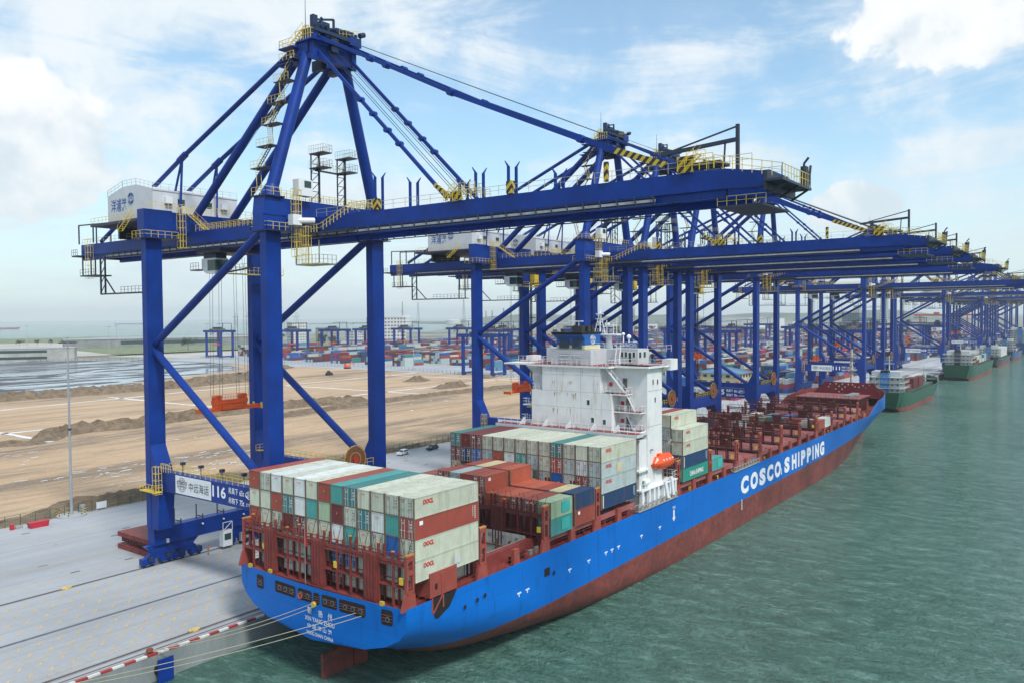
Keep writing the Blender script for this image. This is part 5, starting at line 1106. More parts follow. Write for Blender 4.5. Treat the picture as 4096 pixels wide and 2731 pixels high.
    for y0, y1 in ((-53.0+5, -43.8), (-16, -9.5)):
        for x in (-GX-1.1, -GX+.9): b.rail([(x, y0, 62.7), (x, y1, 62.7)], 1.2, .8, .08); b.rail([(x, y0+1, 63.6), (x, y1-1, 63.6)], 1.2, .9, .07)
        b.stair((-GX, y1+.2, 62.8), (-GX, y1-2, 64.6), 1.0); b.cut()
    b.builds('service_landing', YEL, root)
    b = cb()
    for xc, zt in ((-2.1, 73.0), (3.3, 72.9)):
        for dx, dy in ((-.75, 0), (.75, 0), (0, -1.1)): b.bar((xc+dx, 20.3+dy, 65.4), (xc+dx, 20.3+dy, zt), .17)
        n = 5
        for i in range(n): z = 65.8+i*1.45; b.bar((xc-.75, 20.3, z), (xc+.75, 20.3, z+1.4), .09); b.bar((xc-.75, 20.3, z+1.4), (xc+.75, 20.3, z+1.4), .1); b.bar((xc, 19.2, z), (xc+.75, 20.3, z+1.4), .09)
        for z in (zt, zt-2.3): b.box(xc-.9, xc+.9, 17.2, 20.6, z, z+.16); b.rail([(xc-.9, 17.2, z+.16), (xc+.9, 17.2, z+.16), (xc+.9, 20.6, z+.16)], 1.15, .6, .05, 1); b.rail([(xc-.9, 17.2, z+.16), (xc-.9, 20.6, z+.16)], 1.15, .6, .05, 1)
    b.box(-2, 3.4, 19.9, 20.5, 70.5, 70.68); b.rail([(-2, 19.9, 70.68), (3.4, 19.9, 70.68)], 1.1, .7, .05, 1)
    P(b, 'lattice_tower', [DARK, mat_palerail])
    b = cb(); b.box(-H+3.6, -H+6.3, 18, 19.4, 65.9, 68.4); wb = P(b, 'control_hut', SIGNW); b = cb(); b.box(-H+4.7, -H+6.0, 17.95, 18.0, 67.2, 68.2); P(b, 'window', GLASS, wb)
    b = cb(); b.tube((-H+2.4, 18.2, 61.9), (-H+5.4, 16.6, 62), .45, 10); b.box(-H+2, -H+3.6, 17.4, 18.6, 61.2, 62.8); P(b, 'pipe_duct', SIGNW, root)
    b = cb(); b.box(-5.6, -2.2, 15.4, 21, 55.3, 55.5); b.rail([(-5.6, 21, 55.5), (-5.6, 15.4, 55.5), (-2.2, 15.4, 55.5)], 1.3, .8, .08, 0)
    for y in (15.5, 18, 20.9): b.bar((-5.5, y, 55.4), (-5.5, y, 59), .15)
    P(b, 'under_cage', [mat_palerail])
    # trolley, driver's cab, ropes, spreader
    ty = 47.5
    b = cb(); b.box(-GX-.2, GX+.2, ty-4, ty+3.5, 58.8, 59.5); b.box(-3, 3, ty-3, ty+3, 59.5, 60.4); b.box(-3, -.8, ty-1, ty+2.8, 57.8, 58.8); P(b, 'trolley', DARK)
    b = cb(); b.prism([(-3.2, ty-1.2, 57.9), (-3.2, ty+3.1, 57.9), (-3.2, ty+3.1, 56), (-3.2, ty+1.8, 55.2), (-3.2, ty-.9, 55.2), (-3.2, ty-1.2, 55.8)], (2.6, 0, 0)); cab = P(b, 'driver_cab', SIGNW)
    b = cb(); b.box(-3.25, -.7, ty-1.26, ty-1.15, 55.7, 57.6); b.box(-3.27, -3.2, ty-1.1, ty+1.2, 55.7, 57.6); P(b, 'window', GLASS, cab)
    b = cb(); b.rail([(-3.9, ty+5.6, 56), (-3.9, ty+3, 56)], 1.2, .8, .07); b.box(-4, -2.4, ty+2.8, ty+5.6, 55.8, 56); b.bar((-1, ty-1.4, 55.4), (-1, ty-9, 56), .25); b.rail([(-1, ty-1.5, 55.5), (-1, ty-10, 55.5)], 1.2, 1.2, .07); P(b, 'cab_walkway', DARK)
    return root, ty
def make_hoist(zt, ty, px=0.):
    """ropes and spreader (hang on the crane: parts of it because they travel with its trolley)"""
mat_gearb = mat('gear_dark_blue', (.004, .022, .075), .5, var=.3, sc=1.)
mat_track = mat('track_grey', (.33, .33, .32), .6, var=.3, sc=1.); mat_palerail = mat('pale_railing', (.42, .40, .26), .6)
def spreader(root, ty, z):
    b = cb()
    for x in (-3, -2.4, 2.4, 3):
        for y in (ty-1.4, ty+1.4): b.bar((x, y, z+2.6), (x*.9, y*1., 58.2), .045)
    b.build('hoist_rope', CABLE, root)
    b = cb(); b.box(-6.1, 6.1, ty-.55, ty+.55, z, z+.65); b.box(-6.2, -5.7, ty-1.22, ty+1.22, z-.1, z+.6); b.box(5.7, 6.2, ty-1.22, ty+1.22, z-.1, z+.6); b.box(-2.2, 2.2, ty-1.1, ty+1.1, z+.3, z+1.2)
    b.box(-3.4, 3.4, ty-.7, ty+.7, z+1.3, z+2.0)
    for x in (-3, -2.3, 2.3, 3): b.tube((x, ty-.5, z+2.5), (x, ty+.5, z+2.5), .42, 10); b.box(x-.3, x+.3, ty-.6, ty+.6, z+.6, z+2.2)
    b.rail([(-2.6, ty-.8, z+2), (2.6, ty-.8, z+2)], 1., .6, .06)
    for x in (-6.1, 5.9):
        for y in (ty-1.2, ty+1.2): b.box(x-.1, x+.2, y-.12, y+.12, z-.1, z+1.0, 1)
    b.build('spreader', [ORANGE, YEL], root)
def reel(root):
    b = cb(); c = (4.6, 19.2, 23.4)
    for r_ in (2.35, 1.2): b.ring(c, r_, 1, .13, 24)
    for i in range(20): a = 2*math.pi*i/20; b.bar((c[0]+math.cos(a)*.5, c[1], c[2]+math.sin(a)*.5), (c[0]+math.cos(a)*2.35, c[1], c[2]+math.sin(a)*2.35), .09)
    b.tube((c[0], c[1]-.05, c[2]), (c[0], c[1]+.35, c[2]), 2.15, 24, 1); b.tube((c[0], c[1]-.3, c[2]), (c[0], c[1], c[2]), .6, 12, 2)
    b.build('cable_reel', [mat_spoke, mat_reel, mat_hub], root)
    b = cb(); b.rail([(-8, 19.5, 21.9), (9, 19.5, 21.9)], 1.2, 1.4, .08, 0); rr = random.Random(8)
    for i in range(8): x = -7+i*2; b.box(x, x+rr.uniform(.3, 1.), 20, 20.7, 21.9, 22.3+rr.uniform(.4, 1.4), 1)
    b.build('walkway_gear', [YEL, DARK], root)
mat_spoke = mat('reel_spoke', (.45, .28, .04), .6); mat_reel = mat('reel_orange', (.16, .06, .03), .7, var=.4, sc=2.); mat_hub = mat('hub_red', (.40, .03, .02), .6)
def extras(root, first=False):
    b = cb()      # elevator track and ladder up the far landside leg
    b.bar((H+1.7, 52.9, 11), (H+1.7, 52.9, 57), .3); b.bar((H+2.3, 52.9, 22), (H+2.3, 52.9, 57), .12)
    for i in range(34): z = 12+i*1.33; b.bar((H+1.7, 52.8, z), (H+2.3, 52.8, z), .1)
    for z in (24, 31.5, 39, 46.5, 54): b.box(H+1.5, H+3, 52.2, 53.4, z, z+.2)
    b.box(H+1.5, H+3.2, 51.8, 53.2, 22.2, 24.4, 1); b.build('lift_track', [DARK, GREY], root)
    b = cb(); b.box(H-2, H+3.2, 50.8, 52, 21.3, 21.45); b.rail([(H-3, 50.8, 21.45), (H+3.2, 50.8, 21.45)], 1.2, .9, .08); b.cut(); b.cut(); b.box(H+1.5, H+3.6, 51.4, 53, 56, 59); b.rail([(3, 50.6, 55.6), (H+4, 50.6, 55.6)], 1.2, 1, .08); b.box(3, H+4, 50.6, 52, 55.4, 55.6); b.builds('leg_platform', YEL, root)
    if first:
        b = cb()
        for y in (46, 40.5, 34.5, 28.5): b.bar((-H+.3, y, 20.6), (-H+.3, y, 22.2), .1); b.box(-H, -H+.7, y-.3, y+.3, 22.0, 22.5)
        b.build('floodlight', DARK, root)
        b = cb()
        for x in (-7, -2.6, 1.8, 6.2): b.bar((x, 54.9, 10.1), (x, 54.9, 12.6), .16); b.bar((x, 54.9, 10.5), (x+.2, 53.1, 10.5), .16); b.bar((x+.2, 53.1, 10.1), (x+.2, 53.1, 11), .16)
        b.build('spreader_rest', DARK, root)
        b = cb(); b.box(1.2, 3.2, 52.2, 53.4, 4.0, 7.0); b.bar((1.2, 52.2, 7), (1.2, 52.2, 8.6), .1); b.bar((3.2, 52.2, 7), (3.2, 52.2, 8.6), .1); b.bar((1.2, 52.2, 8.6), (3.2, 52.2, 8.6), .1); b.bar((1.2, 52.2, 7), (3.2, 52.2, 8.6), .1); gc = b.build('gate_cabin', SIGNW, root)
        b = cb(); b.box(1.5, 2.9, 52.15, 52.2, 5.2, 6.4); b.build('window', GLASS, gc)
        b = cb(); b.box(5.2, 6.0, 52.4, 53, 4.2, 5.8); b.box(6.4, 7.4, 52.3, 53, 4.6, 6.2); b.box(-9.9, -9.5, 52.4, 52.8, 7.3, 8.); b.build('cabinet', GREY, root)
        b = cb()
        for x in (-2.6, 1.8, 6.2): b.tube((x, 52.95, 9.2), (x, 52.7, 9.2), .16, 8)
        b.build('lamp', WTXT, root)
near, ty_ = make_crane('116', True); spreader(near, ty_, 30.4); reel(near); extras(near, True)
near.location.x = 18.3; near['label'] = 'nearest blue gantry crane, signed 116, towering over the stern of the ship'
def num_swap(src, num, K):
    return num
cranes = [(109.05, '115', 'blue gantry crane directly behind the nearest one, above the white deckhouse', 26.5), (139.2, None, 'third blue gantry crane, its legs seen just right of the white deckhouse', 32), (169.2, '', 'fourth blue gantry crane, its booms just below the third one', 24), (225.7, '', 'fifth blue gantry crane, alongside the red forward hatches', 30),
          (381.4, '111', 'blue gantry crane signed 111 beyond the bow of the big ship', 22), (424.5, '', 'blue gantry crane right behind the one signed 111', 28), (622.7, '109', 'blue gantry crane signed 109 beside the gap in the berth', 24), (841.5, '108', 'blue gantry crane signed 108 behind the second green ship', 26),
          (884, '', 'gantry crane just beyond the one signed 108', 26), (926, '', 'distant blue gantry crane, second beyond the one signed 108', 26), (1046, '', 'distant blue gantry crane, third beyond the one signed 108', 26), (1100, '', 'distant blue gantry crane, fourth beyond the one signed 108', 26), (1175, '', 'farthest but one of the blue gantry cranes', 26), (1290, '', 'farthest blue gantry crane at the right edge', 26)]
proto2, _ = make_crane('115', False); K = kids(); first_ = True
for i, (cx_, num, lab, sz) in enumerate(cranes):
    c = proto2 if i == 0 else copy_tree(proto2, K)
    c.location.x = cx_; c['label'] = lab; spreader(c, 47.5, sz); reel(c) if i < 8 else None
    if i < 8: extras(c)
    if num and i > 0:
        for o in [q for q in COL.objects if q.parent and q.parent.parent == c and q.name.startswith('lettering')]:
            if o.parent.name.startswith('portal_beam'):
                b = cb(); x = -H; text(b, num, (x-.76, 35.6, 18.1), (0, -1, 0), (0, 0, 1), 3.7, 1.9, bold=.03); load_text(b, x)
                n_ = b.build('t', WTXT); o.data = n_.data; bpy.data.objects.remove(n_)
# ================================================================ CONTAINER YARD
YC = ['dred', 'dred', 'blue', 'silver', 'sky', 'dred', 'gg', 'navy', 'dteal', 'dred', 'blue', 'silver', 'rust', 'red', 'blue', 'dred', 'pale', 'navy', 'dred', 'blue', 'mag']
YN = dict(gg='grey green', dteal='dark teal', dred='dark red', red='brick red', blue='blue', silver='silver grey', sky='pale blue', rust='rusty red', pale='pale grey', navy='navy', teal='teal', lite='light grey', orange='orange', pgreen='pale green', white='white', mag='magenta')
b = MB(); b.box(0, 12.19, -1.22, 1.22, .01, 2.58)
def ymesh(nm):
    bb = MB(); corr(bb, (.1, -1.2, .1), (1, 0, 0), 12, 2.4, (0, -1, 0), .05, k=20); corr(bb, (.02, 1.15, .1), (0, -1, 0), 2.3, 2.4, (-1, 0, 0), .05, k=6)
    bb.box(0, 12.19, -1.16, 1.22, .01, 2.55); bb.box(0, 12.19, -1.22, -1.16, .01, .12); bb.box(0, 12.19, -1.22, -1.16, 2.46, 2.56); bb.box(0, .12, -1.22, -1.12, .1, 2.5); bb.box(12.07, 12.19, -1.22, -1.12, .1, 2.5); return bb
ym = ymesh('x').build('shipping_container', CM['red']); YM = ym.data; bpy.data.objects.remove(ym)
blocks = []      # x0, y0, bays, rows across, tallest tier
for x0, y0, nb, nr, mt in ((330, 74, 2, 5, 3), (381, 64, 3, 6, 4), (366, 118, 2, 4, 3), (452, 160, 3, 6, 4), (455, 188, 3, 6, 4), (455, 216, 3, 6, 4), (450, 250, 3, 6, 4), (450, 290, 3, 6, 3), (452, 322, 3, 5, 3), (470, 352, 2, 6, 4), (488, 390, 3, 6, 3), (455, 430, 2, 6, 4), (456, 470, 2, 5, 3), (456, 515, 3, 6, 4), (460, 560, 3, 6, 4), (469, 605, 3, 6, 3)): blocks.append((x0, y0, nb, nr, mt))
rr = random.Random(21); cnt = 0; used = []
names = ['nearest', 'second', 'third', 'fourth', 'fifth', 'sixth', 'seventh', 'eighth', 'ninth', 'tenth', 'eleventh', 'twelfth', 'thirteenth', 'fourteenth', 'fifteenth', 'farthest']
cand = []
for bi, (x0, y0, nb, nr, mt) in enumerate(blocks):
    for ib in range(nb):
        for ir in range(nr):
            tiers = max(1, mt-int(rr.random()*2.2)-(1 if ir == 0 and rr.random() < .5 else 0)); base = rr.choice(YC)
            for t in range(tiers):
                col = base if rr.random() < .45 else rr.choice(YC); vis = (ib == 0)*2+(ir == 0)*2+(t == tiers-1); cand.append((vis+rr.random()*.2, bi, ib, ir, t, col, x0+ib*12.7, y0+ir*2.6))
cand.sort(key=lambda q: -q[0]); keep = [q for q in cand if q[0] >= 1][:max(20, 236-sum(1 for q in COL.objects if q.get('category') == 'container'))]; rest = [q for q in cand if q not in keep]
for _, bi, ib, ir, t, col, x, y in keep:
    o = bpy.data.objects.new('shipping_container', YM); COL.objects.link(o); o.location = (x, y, Q+.02+t*2.58); o.material_slots[0].link = 'OBJECT'; o.material_slots[0].material = CM[col]
    tag(o, '%s yard container, tier %s, row %s, bay %s of the %s block' % (YN[col], ['one', 'two', 'three', 'four'][t], ['one', 'two', 'three', 'four', 'five', 'six'][ir], ['one', 'two', 'three'][ib], names[bi]), 'container', 'containers stacked in the yard')
pal = sorted(set(YC)); pi = {c: i for i, c in enumerate(pal)}
b = MB()
def ybox(x, y, z, col, L_=12.19, H_=2.58):
    o = len(b.v); b.v += [(x, y-1.22, z), (x+L_, y-1.22, z), (x+L_, y+1.22, z), (x, y+1.22, z), (x, y-1.22, z+H_-.05), (x+L_, y-1.22, z+H_-.05), (x+L_, y+1.22, z+H_-.05), (x, y+1.22, z+H_-.05)]
    b.f += [tuple(o+i for i in f) for f in ((4, 5, 6, 7), (0, 1, 5, 4), (3, 0, 4, 7))]; b.m += [pi[col]]*3
for _, bi, ib, ir, t, col, x, y in rest: ybox(x, y, Q+.02+t*2.58, col)
for k in range(30):
    y0 = 66+k*24
    x = 420 if k < 2 else 500 + (k % 3)*6
    if k < 4: x = 455
    while x < 1650:
        seg = rr.randint(7, 12); hmax = rr.choice((2, 3, 3, 4, 4))
        if rr.random() < .9:
            for ib in range(seg):
                xx = x+ib*12.9
                if any(bx-3 < xx < bx+nb*12.7 and by-4 < y0+8 and y0 < by+nr*2.6 for bx, by, nb, nr, mt in blocks): continue
                base = rr.choice(YC)
                for ir in range(6):
                    tiers = max(0, hmax+1-int(abs(rr.gauss(0, 1.1))))
                    for t in range(tiers):
                        if ir > 0 and ib > 0 and t < tiers-2: continue
                        ybox(xx, y0+ir*2.62, Q+.02+t*2.58, base if rr.random() < .35 else rr.choice(YC))
        x += seg*12.9+rr.choice((8, 16, 30))
o = b.build('container_stacks', [CM[c] for c in pal]); tag(o, 'distant rows of mixed coloured containers filling the yard', 'container stacks', None, 'stuff')
# ---- yard gantries
def yard_gantry():
    root = empty('yard_gantry', (0, 0, 0), 'x', 'yard crane', 'rubber tyred gantries over the yard'); hh = 31.
    P = lambda bb, n, m: bb.build(n, m, root)
    for y in (-14, 14):
        for x in (-7.5, 7.5): bb = MB(); bb.box(x-1, x+1, y-1, y+1, 2.2, hh-2.4); P(bb, 'leg', BLUE)
        bb = MB(); bb.box(-9, 9, y-.9, y+.9, .9, 2.4); [bb.tube((x, y-.5, .8), (x, y+.5, .8), .8, 10, 1) for x in (-8, -5.6, 5.6, 8)]; P(bb, 'wheel_beam', [BLUE, RUBBER])
    for x in (-7.5, 7.5): bb = MB(); bb.box(x-1, x+1, -19, 19, hh-2.6, hh); bb.rail([(x, -19, hh), (x, 19, hh)], 1.2, 3, .12, 1); P(bb, 'girder', [BLUE, YEL])
    bb = MB(); bb.box(-8.5, 8.5, 1, 7, hh+.2, hh+1.4); bb.box(-5, 5, 2, 6, hh+1.4, hh+3.4); bb.box(-7, -4, 5, 8, hh-6, hh-3, 1)
    for x in (-5.5, 5.5): bb.bar((x, -15, hh), (x, -15, hh+7.5), .5)
    bb.bar((-5.5, -15, hh+7.5), (5.5, -15, hh+7.5), .5); bb.bar((-5.5, -15, hh+7.5), (-5.5, -3, hh+7), .4); P(bb, 'trolley', [DARK, SIGNW])
    bb = MB(); bb.bar((0, 3, 15), (0, 3, hh), .2); bb.box(-6, 6, 2, 4.4, 14, 15.2); P(bb, 'spreader', ORANGE); return root
yg = yard_gantry(); KY = kids()
for i, (x, y, desc) in enumerate(((470, 735, 'standing alone at the far left end of the yard'), (520, 665, 'second from the left end of the yard'), (566, 650, 'just right of the nearest crane\'s seaward leg'), (610, 640, 'beside the white apartment block'), (655, 620, 'in front of the office block'), (690, 560, 'by the grey tank on the skyline'), (408, 300, 'nearest to the sand field behind the tall mast'), (560, 410, 'left of the second crane\'s landside leg'), (640, 455, 'behind the one nearest the sand field'), (620, 345, 'between the second crane\'s legs'), (720, 390, 'farther back between the second crane\'s legs'), (700, 275, 'seen above the deckhouse funnel'), (590, 190, 'wide one behind the yellow building'), (760, 240, 'behind the yellow building, farther back'), (820, 190, 'far back over the dense stacks'), (900, 150, 'far back near the glass tower'), (760, 120, 'between the legs of the crane signed 111'), (980, 110, 'far off between the distant cranes'), (1100, 170, 'distant, left of the crane signed 109'), (1180, 110, 'most distant of the yard gantries'), (850, 330, 'small with distance, above the ship\'s name board'), (1000, 240, 'far back above the port wing of the bridge'), (1080, 330, 'far back, second above the bridge wing'), (930, 70, 'behind the tall mast right of the middle cranes'), (700, 95, 'between the legs of the fifth ship crane'), (1150, 210, 'faint one beside the glass tower'), (1250, 160, 'faintest one beyond the glass tower'), (840, 480, 'far back left of the deckhouse'), (620, 90, 'large one right of the yellow office'))):
    c = yg if i == 0 else copy_tree(yg, KY)
    c.location = (x, y, Q); c['label'] = 'blue yard gantry '+desc
# ---- lamp masts
def lamp_mast(h, det=False):
    root = empty('light_mast', (0, 0, 0), 'x', 'light mast', 'tall lighting masts')
    bb = MB(); bb.tube((0, 0, 0), (0, 0, h), .33, 10, r2=.16); bb.build('pole', GALV, root)
    bb = MB(); bb.ring((0, 0, h-.3), 1.1, 2, .12, 12)
    for i in range(8): a = i*math.pi/4; c, s = math.cos(a)*1.5, math.sin(a)*1.5; bb.bar((0, 0, h-.2), (c, s, h-.3), .08); bb.box(c-.28, c+.28, s-.28, s+.28, h-.45, h-.22)
    bb.box(-.3, .3, -.3, .3, h*.5-.3, h*.5+.1); bb.tube((0, 0, h), (0, 0, h+1.2), .03, 4); bb.build('lamp_head', DARK, root); return root
lm = lamp_mast(39.); KL = kids()
for i, (x, y, z_, desc) in enumerate(((15.7, 104.2, 1., 'in the foreground inside its striped bollards by the fence'), (403, 852, .92, 'left of the nearest crane\'s landside leg'), (449, 924, .92, 'just right of its twin, left of the crane leg'), (510, 1327, .92, 'at the far left before the sea'), (497, 801, .98, 'right of the nearest crane\'s hanging ropes'), (425, 389, .95, 'in front of the yard stacks, centre of the picture'), (667, 473, .95, 'behind the second crane\'s nearest leg'), (696, 299, .95, 'seen above the ship\'s funnel'), (760, 235, .95, 'between the middle cranes'), (764, 171, .9, 'left of the crane signed 111'), (1010, 110, 1., 'between the cranes beyond the one signed 111'), (640, 700, .95, 'above the office block roof'), (900, 420, .95, 'far back over the yard'))):
    c = lm if i == 0 else copy_tree(lm, KL)
    c.location = (x, y, Q); c.scale = (1 if i == 0 else 1.2, 1 if i == 0 else 1.2, z_); c['label'] = 'tall grey light mast '+desc
b = MB(); b.tube((15.7, 104.2, Q), (15.7, 104.2, Q+.35), 3.1, 20); struct(b.build('mast_plinth', CONCR))
BOLL = stripe_mat('bollard_stripe', (.6, .45, .03), (.015, .015, .015), .55, 'Z')
bb = MB(); bb.tube((0, 0, 0), (0, 0, 1.5), .13, 8); b0 = bb.build('bollard', BOLL); tag(b0, 'x', 'bollard', 'striped bollards round the foreground mast')
for i, (dx, dy) in enumerate(((-2.6, 1.4), (-2.7, -.2), (-1.6, -2.1), (1.2, -2.2), (2.3, -1.3), (2.6, .6), (1., 2.5))):
    o = b0 if i == 0 else b0.copy()
    if i: COL.objects.link(o)
    o.location = (15.7+dx, 104.2+dy, Q+.3); o['label'] = 'yellow and black striped bollard, one of those ringing the foreground light mast'
b = MB(); b.box(17.6, 18.6, 104, 104.7, Q+.3, Q+2.0); tag(b.build('electric_cabinet', GREY), 'grey electric cabinet among the striped bollards', 'cabinet')
# mesh fences
def fence(name, pts, lab, h=2.4, sp=3., m=FGREEN, t=.07):
    root = empty(name, (pts[0][0], pts[0][1], Q), lab, 'fence'); off = (pts[0][0], pts[0][1], Q); bb = MB(off); P = []
    for a, c in zip(pts, pts[1:]):
        a = Vector((*a, Q)); c = Vector((*c, Q)); k = int((c-a).length/sp)
        for z in (.25, 1.3, h-.1): bb.bar(a+Vector((0, 0, z)), c+Vector((0, 0, z)), t*.7)
        kk = k*6 if sp < 4 else 0
        for i in range(kk): p = a+(c-a)*(i/kk); bb.bar(p+Vector((0, 0, .2)), p+Vector((0, 0, h-.1)), .018)
        P += [a+(c-a)*(i/k) for i in range(k+1)]
    bb.build('fence_wire', m, root); bb = MB(off)
    for p in P: bb.bar(p, p+Vector((0, 0, h)), t*1.7)
    bb.build('fence_post', m, root)
fence('apron_fence', [(-70, 104.8), (310, 104.8)], 'green mesh fence between the concrete apron and the sand field')
fence('yard_fence', [(398, 215), (402, 303), (427, 438), (424, 559), (456, 752)], 'pale barrier fence between the sand field and the container yard', 2.6, 5., PALE_F if 'PALE_F' in globals() else GALV, .16)
fence('basin_fence', [(250, 905), (400, 770)], 'green fence along the far side of the muddy basin', 2.6, 6., FGREEN, .14)
b = MB()
for i in range(70): t = i/70; x, y = 398+(456-398)*t, 215+(752-215)*t
# board by the fence, red skip, etc
b = MB(); b.box(21.3, 23.6, 104.3, 104.4, Q+.4, Q+1.9); b.bar((21.4, 104.5, Q), (21.4, 104.5, Q+2), .08); b.bar((23.5, 104.5, Q), (23.5, 104.5, Q+2), .08); tag(b.build('notice_board', SIGNW), 'white notice board standing by the green fence', 'notice board')
b = MB(); b.prism([(5.2, 99.2, Q), (8.6, 99.2, Q), (8.9, 99.2, Q+1.2), (4.9, 99.2, Q+1.2)], (0, 1.5, 0)); tag(b.build('skip_bin', mat('skip_red', (.45, .02, .04), .5)), 'long red box on the apron left of the striped bollards', 'skip')
b = MB(); b.box(2.2, 2.9, 101.5, 102.2, Q, Q+1.1); b.box(3.2, 4.6, 101.6, 102.2, Q, Q+.5, 1); tag(b.build('fire_point', [mat('fire_point_red', (.45, .02, .03), .5), GREY]), 'small red fire point box left of the long red box', 'fire point')
# stacked red frames on the apron
def flat_stack(x, y, n, lab):
    root = empty('frame_stack', (x, y, Q), lab, 'container frames', 'stacked red container frames')
    for k in range(n):
        bb = MB(); o = (k % 2)*.8; z = k*1.15
        bb.box(o, o+6, -6, 6, z+.75, z+.95)
        for xx in (0, 5.8): bb.box(o+xx, o+xx+.2, -6, 6, z+.1, z+.8)
        for j in range(12): yy = -6+j*1.05; bb.box(o-.08, o, yy, yy+.2, z+.1, z+.8)
        bb.build('frame', REDD if k % 2 else RED, root)
flat_stack(8.6, 64.2, 3, 'pile of three red frames behind the nearest crane\'s landside leg'); flat_stack(72, 74, 3, 'pile of red frames on the apron left of the mid-ship stack')
# cars
def car(x, y, rz, m, lab, suv=True):
    root = empty('parked_car', (x, y, Q), lab, 'car', 'cars parked on the apron'); root.rotation_euler = (0, 0, rz); hh = 1.75 if suv else 1.7
    bb = MB(); pr = [(-2.3, .35), (-2.35, .75), (-2.25, 1.0), (-1.0, 1.1), (1.9, 1.1), (2.3, .95), (2.35, .4)] if suv else [(-2.5, .35), (-2.55, .7), (-2.3, .95), (-1.3, 1.1), (2.3, 1.15), (2.5, .9), (2.5, .4)]
    bb.prism([(a, -.9, z) for a, z in pr], (0, 1.8, 0)); bb.prism([(-1.1, -.78, 1.1), (2.0, -.78, 1.1), (1.7, -.72, hh-.05), (1.2, -.7, hh), (-.2, -.7, hh)], (0, 1.5, 0)); bb.build('body', m, root)
    bb = MB(); bb.prism([(-.95, -.8, 1.12), (1.8, -.8, 1.12), (1.55, -.75, hh-.15), (-.2, -.75, hh-.15)], (0, 1.56, 0)); bb.prism([(-1.18, -.66, 1.1), (-1.02, -.66, 1.1), (-.22, -.62, hh-.08), (-.36, -.62, hh-.12)], (0, 1.3, 0)); bb.build('window', GLASS, root)
    for xx in (-1.45, 1.45):
        for yy in (-.9, .7): bb = MB(); bb.tube((xx, yy, .34), (xx, yy+.2, .34), .34, 14); bb.build('wheel', RUBBER, root)
    for yy in (-.75, .45): bb = MB(); bb.box(-2.36, -2.28, yy, yy+.3, .7, .9); bb.build('headlight', WTXT, root)
    return root
cw = car(115.5, 99, R(8), mat('car_white', (.7, .71, .72), .25, var=.02), 'white off-road car with dark side marking parked by the fence')
bb = MB(); bb.prism([(-.6, -.915, .5), (.9, -.915, .5), (2.1, -.915, 1.0), (1.4, -.915, 1.0)], (0, .01, 0)); bb.build('side_marking', BTXT, cw)
car(128.5, 98.2, R(8), mat('car_grey', (.035, .042, .05), .25, var=.05), 'dark grey people carrier parked ahead of the white car', False)
# people
def person(x, y, z, rz, top, trouser, helmet, lab, arm=.15):
    root = empty('person', (x, y, z), lab, 'person'); root.rotation_euler = (0, 0, rz)
    me = bpy.data.meshes.new('body'); J = [(0, 0, .95, .14), (0, 0, 1.2, .15), (0, 0, 1.42, .16), (0, 0, 1.53, .06), (0, .0, 1.62, .085), (0, 0, 1.74, .085), (0, .1, .9, .10), (.05, .11, .5, .07), (.0, .12, .08, .05), (.16, .12, .04, .04), (0, -.1, .9, .10), (-.04, -.11, .5, .07), (-.05, -.12, .08, .05), (.1, -.12, .04, .04), (0, .2, 1.42, .065), (.03, .27, 1.14, .05), (.1+arm, .24, .93, .04), (.16+arm, .23, .88, .045), (0, -.2, 1.42, .065), (.03, -.27, 1.14, .05), (.1, -.26, .9, .04), (.14, -.25, .82, .045)]
    E_ = [(0, 1), (1, 2), (2, 3), (3, 4), (4, 5), (0, 6), (6, 7), (7, 8), (8, 9), (0, 10), (10, 11), (11, 12), (12, 13), (2, 14), (14, 15), (15, 16), (16, 17), (2, 18), (18, 19), (19, 20), (20, 21)]
    me.from_pydata([j[:3] for j in J], E_, []); o = bpy.data.objects.new('body', me); COL.objects.link(o); o.parent = root
    sk = o.modifiers.new('skin', 'SKIN'); 
    for i, j in enumerate(J): me.skin_vertices[0].data[i].radius = (j[3], j[3])
    me.skin_vertices[0].data[0].use_root = True; o.modifiers.new('sub', 'SUBSURF').levels = 1
    m = bpy.data.materials.new('clothing'); m.use_nodes = True; n = m.node_tree.nodes; l = m.node_tree.links; c = n.new('ShaderNodeTexCoord'); s = n.new('ShaderNodeSeparateXYZ'); l.new(c.outputs['Object'], s.inputs[0]); cr = n.new('ShaderNodeValToRGB'); cr.color_ramp.interpolation = 'CONSTANT'; mr = n.new('ShaderNodeMath'); mr.operation = 'DIVIDE'; mr.inputs[1].default_value = 2.; l.new(s.outputs[2], mr.inputs[0]); l.new(mr.outputs[0], cr.inputs[0]); el = cr.color_ramp.elements; el[0].color = (.03, .03, .03, 1); el[1].position = .05; el[1].color = trouser+(1,); e = el.new(.47); e.color = top+(1,); e = el.new(.765); e.color = (.45, .28, .2, 1); l.new(cr.outputs[0], n['Principled BSDF'].inputs['Base Color']); me.materials.append(m)
    bb = MB(); bb.tube((0, 0, 1.74), (0, 0, 1.84), .13, 10, r2=.06); bb.tube((0, 0, 1.72), (0, 0, 1.75), .16, 10); bb.build('helmet', helmet, root)
person(16.2, 51.9, Q, R(170), (.75, .16, .04), (.25, .26, .28), mat('helmet_red', (.6, .05, .03), .4), 'person in an orange jacket and red helmet standing by the crane gate cabin')
person(125.2, 96.5, Q, R(200), (.04, .05, .09), (.03, .03, .05), mat('cap_dark', (.03, .03, .04), .8), 'person in dark clothing standing beside the grey people carrier')
person(118.5, 100.9, Q, R(20), (.03, .03, .04), (.03, .03, .04), mat('cap_black', (.03, .03, .04), .8), 'person in black standing behind the white car')
